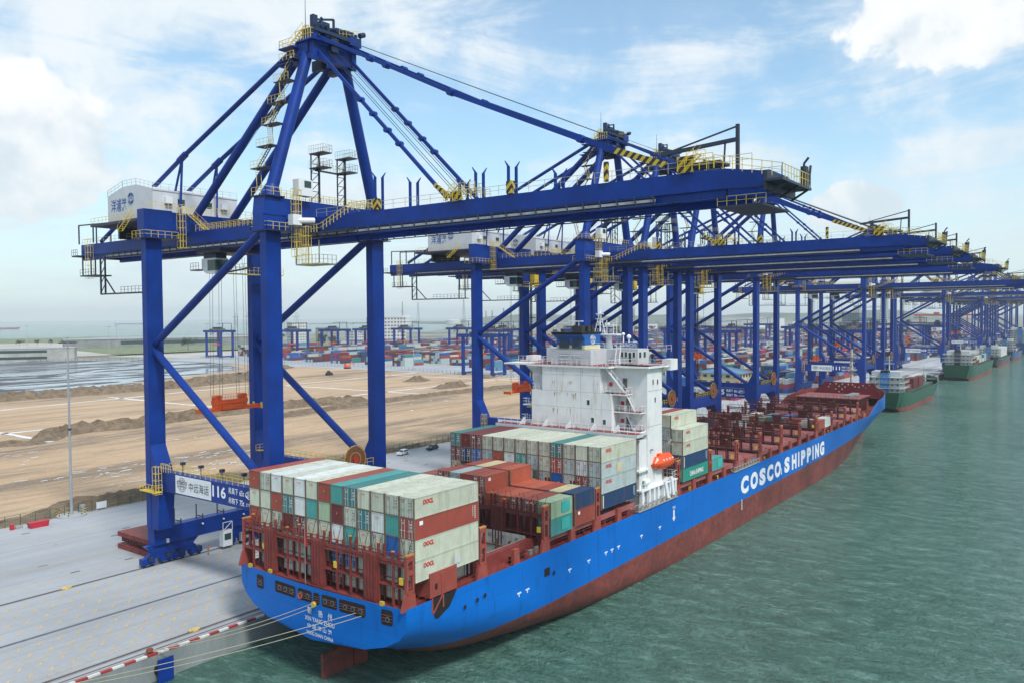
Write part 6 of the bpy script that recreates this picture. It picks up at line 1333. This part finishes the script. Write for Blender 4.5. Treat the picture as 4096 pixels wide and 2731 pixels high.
# quayside bits
for i, x in enumerate((-14.2, 6, 29, 54, 300, 322, 344, 512, 536, 560, 584)):
    bb = MB((x, 17.95, Q)); bb.tube((x, 17.95, Q), (x, 17.95, Q+.5), .3, 10, r2=.25); bb.tube((x, 17.95, Q+.45), (x, 17.95, Q+.75), .5, 10, r2=.4); bb.box(x-.6, x+.6, 17.6, 18.3, Q, Q+.12)
    o = bb.build('mooring_bollard', mat('bollard_rust', (.16, .05, .03), .7) if i == 0 else bpy.data.materials['bollard_rust']); o.location = (x, 17.95, Q)
    tag(o, 'rusty mooring bollard on the quay edge '+['nearest the camera', 'beside the ship\'s stern', 'hidden beside the ship', 'farther along the ship', 'beyond the bow', 'second beyond the bow', 'third beyond the bow', 'at the berth gap, first', 'at the berth gap, second', 'at the berth gap, third', 'before the second green ship'][i], 'bollard', 'mooring bollards on the quay edge')
def fender(x, lab):
    root = empty('dock_fender', (x, 17.1, 1.8), lab, 'fender', 'blue fenders on the quay wall'); o = (x, 17.1, 1.8)
    bb = MB(o); bb.tube((x, 17.15, 1.4), (x, 16.1, 1.4), .95, 16, r2=.8); bb.build('rubber_cone', RUBBER, root); bb = MB(o); bb.box(x-1.05, x+1.05, 15.8, 16.1, -1.2, 3.1); bb.build('panel', BLUE, root)
fender(-13.2, 'blue fender panel on the quay wall nearest the camera')
for i, x in enumerate((496, 511, 526, 541, 556)): fender(x, 'blue fender panel in the berth gap, %s from the left' % ORD[i])
for i, (x, y) in enumerate(((-6.3, 20.5), (-8.4, 53.8))):
    bb = MB((x, y, Q)); bb.box(x-.8, x+.8, y-.25, y+.25, Q+.1, Q+.3); bb.box(x-.4, x+.4, y-.42, y+.42, Q+.02, Q+.2); o = bb.build('rail_stop', MARK); o.location = (x, y, Q); tag(o, 'yellow clamp on the %s crane rail' % ('waterside' if i == 0 else 'landside'), 'rail clamp')
for x in (13, 20, 27, 34, 43, 58): pass
# mooring ropes from the stern
def rope(p, q, sag, lab, r_=.04):
    p = Vector(p); q = Vector(q); bb = MB(); pts = [p+(q-p)*(i/16)-Vector((0, 0, sag*4*(i/16)*(1-i/16))) for i in range(17)]; bb.path(pts, r_, 6); tag(bb.build('mooring_rope', ROPE), lab, 'rope', 'ropes from the stern to the quay')
rope((-2.8, -.65, 10.6), (-14.2, 17.9, Q+.5), .5, 'uppermost pale mooring rope running from the yellow stern roller')
rope((-2.7, -1.4, 10.45), (-14.2, 17.9, Q+.4), .7, 'second pale mooring rope, just under the uppermost')
rope((-2.3, -8.3, 10.9), (-29, 17.9, Q+.6), .5, 'third mooring rope, crossing the ship\'s name'); rope((-2.2, -9.2, 10.7), (-29, 17.9, Q+.4), .8, 'lowest mooring rope, crossing the ship\'s name'); 
# ---- buildings
def building(name, x0, x1, y0, y1, h, m, lab, cat='building', floors=0, roof=None, bays=8, z0=Q, glass=GLASS, rz=0, roofh=0):
    cx_, cy_ = (x0+x1)/2, (y0+y1)/2; root = empty(name, (cx_, cy_, z0), lab, cat); root.rotation_euler = (0, 0, rz); o = (cx_, cy_, z0)
    bb = MB(o); bb.box(x0, x1, y0, y1, z0, z0+h); bb.build('wall', m, root)
    bb = MB(o)
    if roofh: bb.add([(x0-1, y0-1, z0+h), (x1+1, y0-1, z0+h), (x1+1, y1+1, z0+h), (x0-1, y1+1, z0+h), (x0+(x1-x0)*.25, cy_, z0+h+roofh), (x1-(x1-x0)*.25, cy_, z0+h+roofh)], [(0, 1, 5, 4), (1, 2, 5), (2, 3, 4, 5), (3, 0, 4), (3, 2, 1, 0)])
    else: bb.box(x0-.4, x1+.4, y0-.4, y1+.4, z0+h, z0+h+.6)
    bb.build('roof', roof or m, root)
    for f in range(floors):
        fh = h/floors; zc = z0+fh*f+fh*.35
        bb = MB(o)
        for i in range(bays): xa = x0+(x1-x0)*(i+.25)/bays; bb.box(xa, xa+(x1-x0)/bays*.5, y0-.12, y0+.05, zc, zc+fh*.42)
        nb = max(2, int(bays*(y1-y0)/(x1-x0)))
        for i in range(nb): ya = y0+(y1-y0)*(i+.25)/nb; bb.box(x0-.12, x0+.05, ya, ya+(y1-y0)/nb*.5, zc, zc+fh*.42)
        w = bb.build('window', glass, root)
        if floors*bays <= 120 and f < 0: pass
    return root
bo = building('port_office', 412, 436, 102, 132, 7.6, WALLY, 'yellow walled office with wide blue hipped roof behind the middle cranes', floors=2, bays=5, roof=ROOFB, roofh=3.2)
building('gate_house', 402, 414, 138, 150, 4.6, WALLY, 'small yellow house with blue roof beside the larger office', floors=1, bays=3, roof=ROOFB, roofh=2)
building('gate_house', 380, 392, 132, 142, 4.6, WALLY, 'smallest yellow house with blue roof, left of the other two', floors=1, bays=3, roof=ROOFB, roofh=2)
building('office_block', 745, 800, 765, 785, 44, BWHITE, 'white office block with dark window bands and stepped top', floors=9, bays=12, rz=R(-36))
building('apartment_block', 728, 752, 925, 950, 37, BWHITE, 'white apartment block behind the left yard gantries', floors=9, bays=6, rz=R(-20))
building('apartment_block', 770, 790, 842, 862, 24, BWHITE, 'low white block beside the office block', floors=6, bays=5); building('apartment_block', 890, 925, 1050, 1075, 26, CONC, 'grey block between trees behind the yard', floors=6, bays=8)
building('glass_tower', 1372, 1402, 262, 290, 45, mat('curtain_glass', (.12, .17, .22), .2, var=.2, sc=.2), 'blue grey glass office tower beyond the yard', floors=12, bays=8)
building('office_block', 1376, 1392, 296, 322, 30, BWHITE, 'pale low block beside the glass tower', floors=7, bays=5)
building('cargo_shed', 262, 366, 850, 880, 13.5, CONC, 'long grey shed with dark openings at the far left', 'shed', floors=2, bays=1, rz=R(-30))
building('warehouse', 520, 830, 1150, 1230, 13, mat('shed_wall', (.22, .23, .23), .8, var=.2, sc=.1), 'very long grey warehouse with pale ribbed roof near the sea', 'warehouse', floors=1, bays=1, roof=mat('roof_pale', (.30, .32, .34), .6, var=.2, sc=.05), roofh=3, rz=R(-22))
building('warehouse', 1090, 1135, 430, 480, 11, BWHITE, 'blue roofed shed behind the dense stacks', 'warehouse', roof=ROOFB, roofh=3)
building('warehouse', 2860, 3020, 1000, 1150, 32, BWHITE, 'white factory sheds on the skyline above the deckhouse', 'warehouse', roof=BWHITE); building('warehouse', 2230, 2330, 700, 790, 32, BWHITE, 'white sheds on the skyline right of the deckhouse', 'warehouse', roof=BWHITE); building('skyscraper', 2465, 2485, 448, 466, 118, CONC, 'tall thin tower block hazy on the skyline', 'tower block', floors=20, bays=4)
building('skyscraper', 2620, 2640, 560, 578, 70, CONC, 'shorter hazy tower block on the skyline', 'tower block', floors=12, bays=4)
rr = random.Random(31)
for i in range(26):
    x = rr.uniform(1500, 3200); y = rr.uniform(.12, .75)*x; w, dpt, h_ = rr.uniform(25, 90), rr.uniform(20, 60), rr.uniform(8, 24)
    building('industrial_shed', x, x+w, y, y+dpt, h_, BWHITE if i % 2 else CONC, 'low pale industrial shed in the hazy distance, number %s counted outward' % (ORD[i % 13]+(' of the nearer set' if i < 13 else ' of the farther set')), 'shed', roof=ROOFB if i % 5 == 0 else None)
# tanks, chimneys and refinery columns
def tank(x, y, r_, h_, lab):
    root = empty('storage_tank', (x, y, Q), lab, 'tank'); bb = MB((x, y, Q)); bb.tube((x, y, Q), (x, y, Q+h_), r_, 28); bb.build('shell', BWHITE, root, True); bb = MB((x, y, Q)); bb.tube((x, y, Q+h_), (x, y, Q+h_*1.15), r_, 28, r2=r_*.6); bb.tube((x, y, Q+h_*1.15), (x, y, Q+h_*1.22), r_*.6, 28, r2=.5); bb.build('roof', BWHITE, root, True)
tank(3655, 3545, 46, 46, 'huge round white tank on the far shore'); tank(3870, 3320, 45, 24, 'low white tank on the far shore'); tank(3940, 3235, 45, 24, 'second low white tank on the far shore'); tank(2700, 900, 40, 18, 'pale tank on the inland skyline')
def stack_(x, y, h_, lab, lat=False, w=7):
    root = empty('chimney', (x, y, Q), lab, 'chimney', 'chimneys and columns on the skyline'); bb = MB((x, y, Q))
    if lat:
        for dx, dy in ((-w, -w), (w, -w), (w, w), (-w, w)): bb.bar((x+dx, y+dy, Q), (x+dx*.15, y+dy*.15, Q+h_), 1.4)
        for i in range(9): t = i/9; t2 = (i+1)/9; k, k2 = w*(1-.85*t), w*(1-.85*t2); bb.bar((x-k, y-k, Q+h_*t), (x+k2, y-k2, Q+h_*t2), .9); bb.bar((x+k, y-k, Q+h_*t), (x-k2, y-k2, Q+h_*t2), .9); bb.bar((x-k, y-k, Q+h_*t), (x-k, y+k, Q+h_*t), .9)
    else: bb.tube((x, y, Q), (x, y, Q+h_), w*.75, 10, r2=w*.5); bb.box(x-w, x+w, y-w, y+w, Q+h_*.55, Q+h_*.57)
    bb.build('shaft', mat_far, root)
mat_far = mat('far_steel', (.20, .20, .21), .7)
for i, (x, y, h_, l_, w) in enumerate(((3647, 3555, 144, False, 7), (3715, 3484, 142, True, 8), (3756, 3138, 158, True, 9), (3823, 3056, 134, True, 7), (3843, 3032, 80, False, 7), (3866, 3001, 82, False, 8), (3910, 2946, 96, False, 9), (3937, 2909, 88, False, 6), (3988, 2841, 88, False, 7), (4032, 2778, 95, True, 6), (4100, 2500, 100, True, 6), (4200, 2200, 84, False, 8), (4250, 1900, 110, True, 7), (4300, 1500, 90, False, 7), (3100, 600, 88, True, 7), (3300, 420, 96, True, 7))): stack_(x, y, h_, '%s skyline %s counting from the left' % (ORD[i] if i < 13 else ['fourteenth', 'fifteenth', 'sixteenth'][i-13], 'lattice tower' if l_ else 'chimney'), l_, w)
def red_gantry(x, y, lab):
    root = empty('goliath_crane', (x, y, Q), lab, 'crane', 'distant red gantry cranes'); m_ = mat('far_red', (.35, .06, .05), .6) if 'far_red' not in bpy.data.materials else bpy.data.materials['far_red']
    bb = MB((x, y, Q)); [bb.bar((x+a, y+c, Q), (x+a*.4, y+c, Q+40), 1.8) for a in (-10, 10) for c in (-28, 28)]; bb.build('leg', m_, root); bb = MB((x, y, Q)); bb.box(x-3, x+3, y-40, y+40, Q+38, Q+42); bb.box(x-6, x+6, y-10, y, Q+42, Q+46); bb.build('beam', m_, root)
red_gantry(1905, 235, 'red gantry crane beyond the yard, left one'); red_gantry(1960, 150, 'red gantry crane beyond the yard, right one')
# hills and woods
def hill(name, pts, w, h_, seed, m):
    rr = random.Random(seed); bb = MB(); V = []; rows = 6; P = [Vector(p) for p in pts]; S_ = []
    for p, q in zip(P, P[1:]):
        k = max(3, int((q-p).length/150)); S_ += [p+(q-p)*(i/k) for i in range(k)]
    T_ = len(S_); ph = [rr.uniform(0, 6) for _ in range(4)]
    for i, c in enumerate(S_):
        d = (S_[min(i+1, T_-1)]-S_[max(i-1, 0)]).normalized(); a = Vector((-d.y, d.x)); en = min(1, min(i, T_-1-i)/5.); kk = .62+.22*math.sin(i*.31+ph[0])+.16*math.sin(i*.83+ph[1])+.08*rr.random()
        for j in range(rows): t = j/(rows-1)*2-1; V.append((c.x+a.x*t*w, c.y+a.y*t*w, Q-1+h_*kk*en*(1-t*t)))
    bb.add(V, [(i*rows+j, i*rows+j+1, (i+1)*rows+j+1, (i+1)*rows+j) for i in range(T_-1) for j in range(rows-1)]); o = bb.build(name, m, None, True); struct(o)
WOOD = gmat('wooded_hill', lambda h: h.l.new(h.mx(h.mr(h.noise(.01, 8), .4, .6), (.05, .08, .05), (.13, .15, .10)), h.b.inputs['Base Color']), .95)
hill('hill', [(4300, 4000), (4800, 3700), (5400, 2900), (5900, 1800)], 350, 82, 1, WOOD); hill('hill', [(5200, 2600), (5600, 1400), (5900, 200)], 400, 78, 2, WOOD); hill('hill', [(3100, 2400), (3600, 1900), (3900, 1300)], 150, 26, 3, WOOD); hill('hill', [(2300, 1300), (2700, 900), (2900, 350)], 110, 22, 4, WOOD)
hill('far_shore', [(4300, 5300), (4900, 4700), (5600, 4000)], 250, 20, 6, WOOD)
# trees
def leafm(seed, n, r_, z0, z1, sq):
    rr = random.Random(seed); bb = MB(); C_ = [(rr.gauss(0, r_*.42), rr.gauss(0, r_*.42), rr.uniform(z0+.2*(z1-z0), z1-.1*(z1-z0)), rr.uniform(.25, .5)*r_) for _ in range(12)]
    for i in range(n):
        c = rr.choice(C_); u = Vector((rr.gauss(0, 1), rr.gauss(0, 1), rr.gauss(0, .8))).normalized()*c[3]*rr.uniform(.5, 1.1); p = Vector(c[:3])+u; s = rr.uniform(.25, .55)*sq; a = Vector((rr.uniform(-1, 1), rr.uniform(-1, 1), rr.uniform(-.6, .6))).normalized()*s; d = a.orthogonal().normalized()*s*rr.uniform(.5, .9); bb.add([p-a, p+d, p+a, p-d], [(0, 1, 2, 3)])
    return bb
TR = []
for k in range(3):
    cr_ = leafm(k, 1100, 5.5, 3.5, 12.5, 1.25).build('crown', LEAF); tk = MB(); tk.tube((0, 0, 0), (.2, 0, 6), .35, 7, r2=.2); tk.bar((.2, 0, 5), (2, 1, 9), .22); tk.bar((.2, 0, 5), (-2, -1, 8.5), .22); t_ = tk.build('trunk', BARK); TR.append((cr_.data, t_.data)); bpy.data.objects.remove(cr_); bpy.data.objects.remove(t_)
rr = random.Random(17)
spots = [(583, 984, 'lone dark tree by the long warehouse', 1.5), (768, 912, 'tree behind the left yard gantries', 1.6), (785, 905, 'second tree behind the left yard gantries', 1.4), (848, 908, 'tree left of the office block', 1.7), (862, 895, 'tree against the office block', 1.5), (880, 880, 'tree right of the office block base', 1.5), (300, 1330, 'tall dark tree at the far left by the sea', 1.8), (285, 1345, 'shorter tree left of the tall seaside one', 1.3)]
for i in range(34):
    t = i/34; x = 1250+rr.uniform(0, 600); y = x*(.12+.62*t)+rr.uniform(-20, 20); spots.append((x, y, 'tree of the hazy belt beyond the yard, %s in line' % (ORD[i % 13]+(' near' if i < 13 else ' middle' if i < 26 else ' far')), rr.uniform(1.2, 2.2)))
for i in range(22): spots.append((500+i*26+rr.uniform(-8, 8), 1500+rr.uniform(-80, 60)-i*8, 'small shore tree, %s from the left' % (ORD[i] if i < 13 else ORD[i-13]+' past the leg'), rr.uniform(.6, 1.)))
for i, (x, y, lab, s) in enumerate(spots):
    root = empty('broadleaf_tree', (x, y, Q), lab, 'tree', 'trees beyond the yard'); root.scale = (s, s, s*.9); root.rotation_euler = (0, 0, rr.uniform(0, 6))
    for nm, d_ in zip(('crown', 'trunk'), TR[i % 3]): o = bpy.data.objects.new(nm, d_); COL.objects.link(o); o.parent = root
# excavator by the yard fence
ex = empty('excavator', (408, 452, Q), 'orange excavator working at the edge of the sand field', 'excavator')
bb = MB(); bb.box(-2.6, 2.4, -1.6, 1.6, 1.3, 3.0); bb.box(-2.4, -.6, .2, 1.5, 3, 4.4); bb.bar((1.8, 0, 2.4), (5.2, 0, 6), .6); bb.bar((5.2, 0, 6), (7.4, 0, 3), .5); bb.build('body', ORANGE, ex)
bb = MB(); bb.box(-2.6, 2.6, -1.9, -1.1, 0, 1.1); bb.box(-2.6, 2.6, 1.1, 1.9, 0, 1.1); bb.build('track', RUBBER, ex)
for i, (x, y) in enumerate(((296, 445), (345, 402))):
    ex2 = empty('bulldozer', (x, y, Q), 'dark bulldozer standing on the sand, %s one' % ('left' if i == 0 else 'right'), 'bulldozer'); bb = MB(); bb.box(-2.4, 2, -1.3, 1.3, 1, 2.3); bb.box(-1.4, .2, -1, 1, 2.3, 3.5); bb.build('body', DARK, ex2); bb = MB(); bb.box(-2.6, 2.4, -1.7, -1.1, 0, 1.2); bb.box(-2.6, 2.4, 1.1, 1.7, 0, 1.2); bb.build('track', RUBBER, ex2)
# ================================================================ OTHER SHIPS
mat_fw = mat('small_ship_white', (.46, .48, .48), .6, var=.12, sc=.3, rust=.35, rustc=(.25, .2, .15))
def feeder(nm, lab, x0, L_, B, yc, zd, hm, um, fm, tiers, hz, boxes, hw=None, cont=True, flare=.3):
    hw = hw or mat_fw; root = empty(nm, (x0, yc, 0), lab, 'ship'); off = (x0, yc, 0); V = []; st_ = [0, .02, .06, .12, .2, .35, .55, .75, .84, .9, .95, .985, 1.0]; bb = MB()
    wl = [(0, .55), (.06, .75), (.12, .9), (.25, 1), (.75, 1), (.88, .7), (.96, .3), (1, .03)]; dk_ = [(0, .86), (.06, .97), (.12, 1), (.85, 1), (.93, .8), (.98, .4), (1, .04)]
    zt = [(0, zd+1.6), (.16, zd+1.6), (.2, zd), (.86, zd), (.9, zd+2.4), (1, zd+3.2)]; nl = 7
    def pt(s, k): z0 = interp(zt, s); z = [z0, z0-1, zd*.7, 2.2, 1.0, 0, -1.2][k]; f = max(0, min(1, z/z0)); zs = 2.2*max(0, 1-s/.05); z = max(z, zs); xx = s*L_-(1-f)*(3.2 if s > .9 else 0)+(1-f)*(2.5 if s < .05 else 0); return xx, (interp(wl, s)*(1-f**.7)+interp(dk_, s)*f**.7)*B/2, z
    for sg in (-1, 1):
        o = len(bb.v)
        for s in st_:
            for k in range(nl): x, h, z = pt(s, k); bb.v.append((x, sg*h, z))
        for i in range(len(st_)-1):
            for j in range(nl-1): q = (o+i*nl+j, o+i*nl+j+1, o+(i+1)*nl+j+1, o+(i+1)*nl+j); bb.f.append(q if sg < 0 else q[::-1]); bb.m.append(0 if j < 3 else 1)
    for k in range(nl-1): x, h, z = pt(0, k); x2, h2, z2 = pt(0, k+1); bb.add([(x, -h, z), (x, h, z), (x2, h2, z2), (x2, -h2, z2)], [(0, 1, 2, 3)], 0 if k < 3 else 1)
    bb.build('hull', [hm, um], root)
    bb = MB(); P = [(s*L_, interp(dk_, s)*B/2-.25, interp(zt, s)-1.1) for s in (0.005, .06, .16)]; bb.add([(x, -h, z) for x, h, z in P]+[(x, h, z) for x, h, z in reversed(P)], [tuple(range(6))]); bb.box(.19*L_, .87*L_, -B/2+.3, B/2-.3, zd-1.3, zd-1.1); P = [(s*L_, interp(dk_, s)*B/2-.25, zd+1.5) for s in (.88, .93, .98)]; bb.add([(x, -h, z) for x, h, z in P]+[(x, h, z) for x, h, z in reversed(P)], [tuple(range(6))]); bb.box(.24*L_, .84*L_, -B*.38, B*.38, zd-1.1, zd+.5)
    for i in range(26): xx = L_*(.22+.62*i/26); bb.box(xx, xx+.5, -B/2+.25, -B/2+.7, zd-1.1, zd-.1)
    bb.build('deck', mat_dkg, root)
    bb = MB(); hx0, hx1 = .05*L_, .17*L_; rl = MB()
    for t in range(tiers):
        k = t*.35; z = zd+.6+t*2.6; bb.box(hx0+k, hx1-k*.2, -B*.38+k*.8, B*.38-k*.8, z, z+2.5); bb.box(hx0+k-1.4, hx1-k*.2+.8, -B*.48+k*.5, B*.48-k*.5, z+2.5, z+2.6); rl.rail([(hx0+k-1.3, B*.48-k*.5, z+2.6), (hx0+k-1.3, -B*.48+k*.5, z+2.6), (hx1-k*.2+.7, -B*.48+k*.5, z+2.6)], 1.05, 1.6, .09)
    zt_ = zd+.6+tiers*2.6; bb.box(hx0+2.8, hx1-.4, -B*.36, B*.36, zt_, zt_+2.6); bb.box(hx0+4.5, hx1, -B*.5, B*.5, zt_-.1, zt_+.0); bb.build('superstructure', hw, root); rl.build('guard_rail', hw, root)
    for t in range(tiers+1):
        bb = MB(); z = zd+1.8+t*2.6
        for i in range(6): yy = -B*.34+i*B*.13; bb.box(hx0+t*.35-.06+(2.5 if t == tiers else 0), hx0+t*.35+.02+(2.5 if t == tiers else 0), yy, yy+.7, z, z+.8)
        for i in range(3): xx = hx0+3.4+i*2.2; bb.box(xx, xx+.9, -B*.38+t*.28-.06-(0 if t < tiers else -1.0), -B*.38+t*.28+.02, z, z+.8)
        bb.build('window', GLASS, root)
    bb = MB(); bb.box(hx0-.5, hx0+3.2, -1.9, 1.9, zd+.6, zt_+2.2, 0); bb.box(hx0-.4, hx0+3.1, -1.8, 1.8, zt_+2.2, zt_+3.2, 1); bb.tube((hx0+1, -.6, zt_+3.2), (hx0+1, -.6, zt_+4.2), .35, 8, 1); bb.build('funnel', [fm, BLACK], root)
    bb = MB(); bb.tube((hx1-3, 0, zt_+2.6), (hx1-3, 0, zt_+10), .3, 8, r2=.15); bb.bar((hx1-3, -2.4, zt_+6), (hx1-3, 2.4, zt_+6), .25); bb.bar((hx1-3, -1.4, zt_+7.8), (hx1-3, 1.4, zt_+7.8), .2); bb.tube((L_*.95, 0, zd+2.4), (L_*.95, 0, zd+9), .25, 8, r2=.12); bb.build('mast', hw, root)
    for i, (fx_, fy_, cols, c_) in enumerate(boxes):
        for k, col in enumerate(cols.split()):
            o = bpy.data.objects.new('shipping_container', cmesh(6.06, True) if c_ == 6 else YM); COL.objects.link(o); o.location = (x0+fx_, yc+fy_, zd+.6+k*CH); 
            for s_ in range(len(o.material_slots)):
                if s_ == 0: o.material_slots[0].link = 'OBJECT'; o.material_slots[0].material = CM[col]
            tag(o, '%s container, tier %s, stack %s from aft, %s' % (CN[col], ['one', 'two', 'three', 'four'][k], ORD[i] if i < 13 else ORD[i-13], nm_of[nm+str(x0)]), 'container', 'containers aboard the smaller ships')
    return root
mat_dkg = mat('deck_green', (.05, .09, .06), .7, var=.3, sc=.5)
GH = mat('hull_green', (.010, .085, .045), .45, var=.15, sc=.15, rust=.15, rustc=(.05, .08, .04)); GBH = mat('hull_grey', (.05, .06, .065), .5, rust=.2); BH2 = mat('hull_mid_blue', (.02, .09, .26), .5, rust=.1); UR = mat('underside_red', (.22, .06, .05), .7, var=.2, rust=.3)
FB = mat('funnel_bright_blue', (.02, .16, .42), .5); nm_of = {'coaster345': 'first green ship', 'coaster568': 'second green ship', 'coaster742': 'ship of white boxes', 'coaster868': 'small blue ship'}
feeder('coaster', 'green hulled ship with blue funnel moored just beyond the big ship\'s bow', 345, 112, 18, 6.3, 8.2, GH, UR, FB, 3, 0,
       [(24, -5, 'dred dred dred', 6), (24, -2.4, 'dred dred', 6), (24, .3, 'dred', 6), (24, 3., 'dred dred', 6), (32, -4.8, 'dred', 6), (42, -5, 'dred dred', 12), (42, -2.4, 'dred dred', 12), (56, -5, 'dred dred', 12), (56, -2.3, 'white white', 12), (70, -2., 'pale pale', 12), (42, 1, 'dred', 12), (42, 4.5, 'red red dred', 6)])
feeder('coaster', 'green ship seen stern on with white decks and black funnel, past the berth gap', 568, 150, 20, 6.2, 9.5, GH, UR, mat('funnel_dark', (.02, .03, .05), .5), 3, 0,
       [(30, -6.5, 'dred dred', 12), (30, -3.9, 'dred', 12), (44, -6.5, 'dred pale', 12), (44, -3.8, 'sky', 12), (58, -6.5, 'pale pale', 12), (58, -3.8, 'pale', 12), (72, -6.5, 'white blue', 12), (72, -3.8, 'red', 12), (86, -6.5, 'pgreen pgreen', 12), (100, -6.5, 'blue blue', 12), (112, -6.5, 'dred', 12)])
feeder('coaster', 'dark hulled ship piled with tall white containers behind the second green ship', 742, 110, 19, 6., 7.5, GBH, UR, FB, 3, 0,
       [(24+i*12.6, y, 'white white white', 12) for i in range(4) for y in (-6.5, -3.8)])
feeder('coaster', 'small blue hulled ship with white house beyond the white containers', 868, 105, 18, 5.5, 7.5, BH2, UR, FB, 4, 0, [(24+i*12.6, y, c, 12) for i, c in enumerate(('red blue', 'pale dred', 'blue', 'dred')) for y in (-6, -3.4)])
feeder('coaster', 'farthest moored ship, large white accommodation over a dark blue hull', 1010, 170, 26, 4, 11, BH2, UR, FB, 6, 0, [])
# vessels on the open sea
def tanker(x, y, L_, rz, m, lab, cat='ship'):
    root = empty('cargo_vessel', (x, y, 0), lab, cat); root.rotation_euler = (0, 0, rz); bb = MB(); bb.prism([(0, -14, 0), (L_*.95, -14, 0), (L_, -14, 11), (L_*.9, -14, 8), (0, -14, 8)], (0, 28, 0)); bb.build('hull', m, root); bb = MB(); bb.box(6, 22, -12, 12, 8, 24); bb.box(8, 14, -4, 4, 24, 30); bb.build('superstructure', BWHITE, root)
tanker(1660, 4830, 240, R(-22), mat('tanker_red', (.22, .05, .07), .6), 'long red tanker on the sea at the left edge'); tanker(4020, 7900, 330, R(-32), GBH, 'grey ship faint on the horizon')
rr = random.Random(77)
for i in range(6):
    x, y = 3900+i*75, 5700-i*60; root = empty('harbour_crane', (x, y, 0), 'faint %s quay crane across the bay' % ORD[i], 'crane', 'cranes across the bay'); bb = MB(); [bb.bar((a, c, 0), (a*.7, c, 60), 3) for a in (-12, 12) for c in (-12, 12)]; bb.bar((0, -40, 62), (0, 50, 62), 4); bb.bar((0, 10, 62), (0, 0, 95), 3); bb.bar((0, 0, 95), (0, -40, 64), 2); bb.build('frame', mat_far, root)
# ================================================================ AIR
hb = MB(); hb.box(-1600, 11000, -3500, 9500, -7, 168)
o = hb.build('haze', None) if False else None
me = bpy.data.meshes.new('haze'); me.from_pydata(hb.v, [], hb.f); o = bpy.data.objects.new('haze', me); COL.objects.link(o); o['kind'] = 'stuff'; o['label'] = 'pale sea haze over the whole harbour'
hm = bpy.data.materials.new('haze_air'); hm.use_nodes = True; n = hm.node_tree.nodes; l = hm.node_tree.links; n.remove(n['Principled BSDF']); pv = n.new('ShaderNodeVolumePrincipled'); pv.inputs['Density'].default_value = .0001; pv.inputs['Color'].default_value = (.88, .96, 1, 1); pv.inputs['Anisotropy'].default_value = .0
l.new(pv.outputs[0], n['Material Output'].inputs['Volume']); me.materials.append(hm);
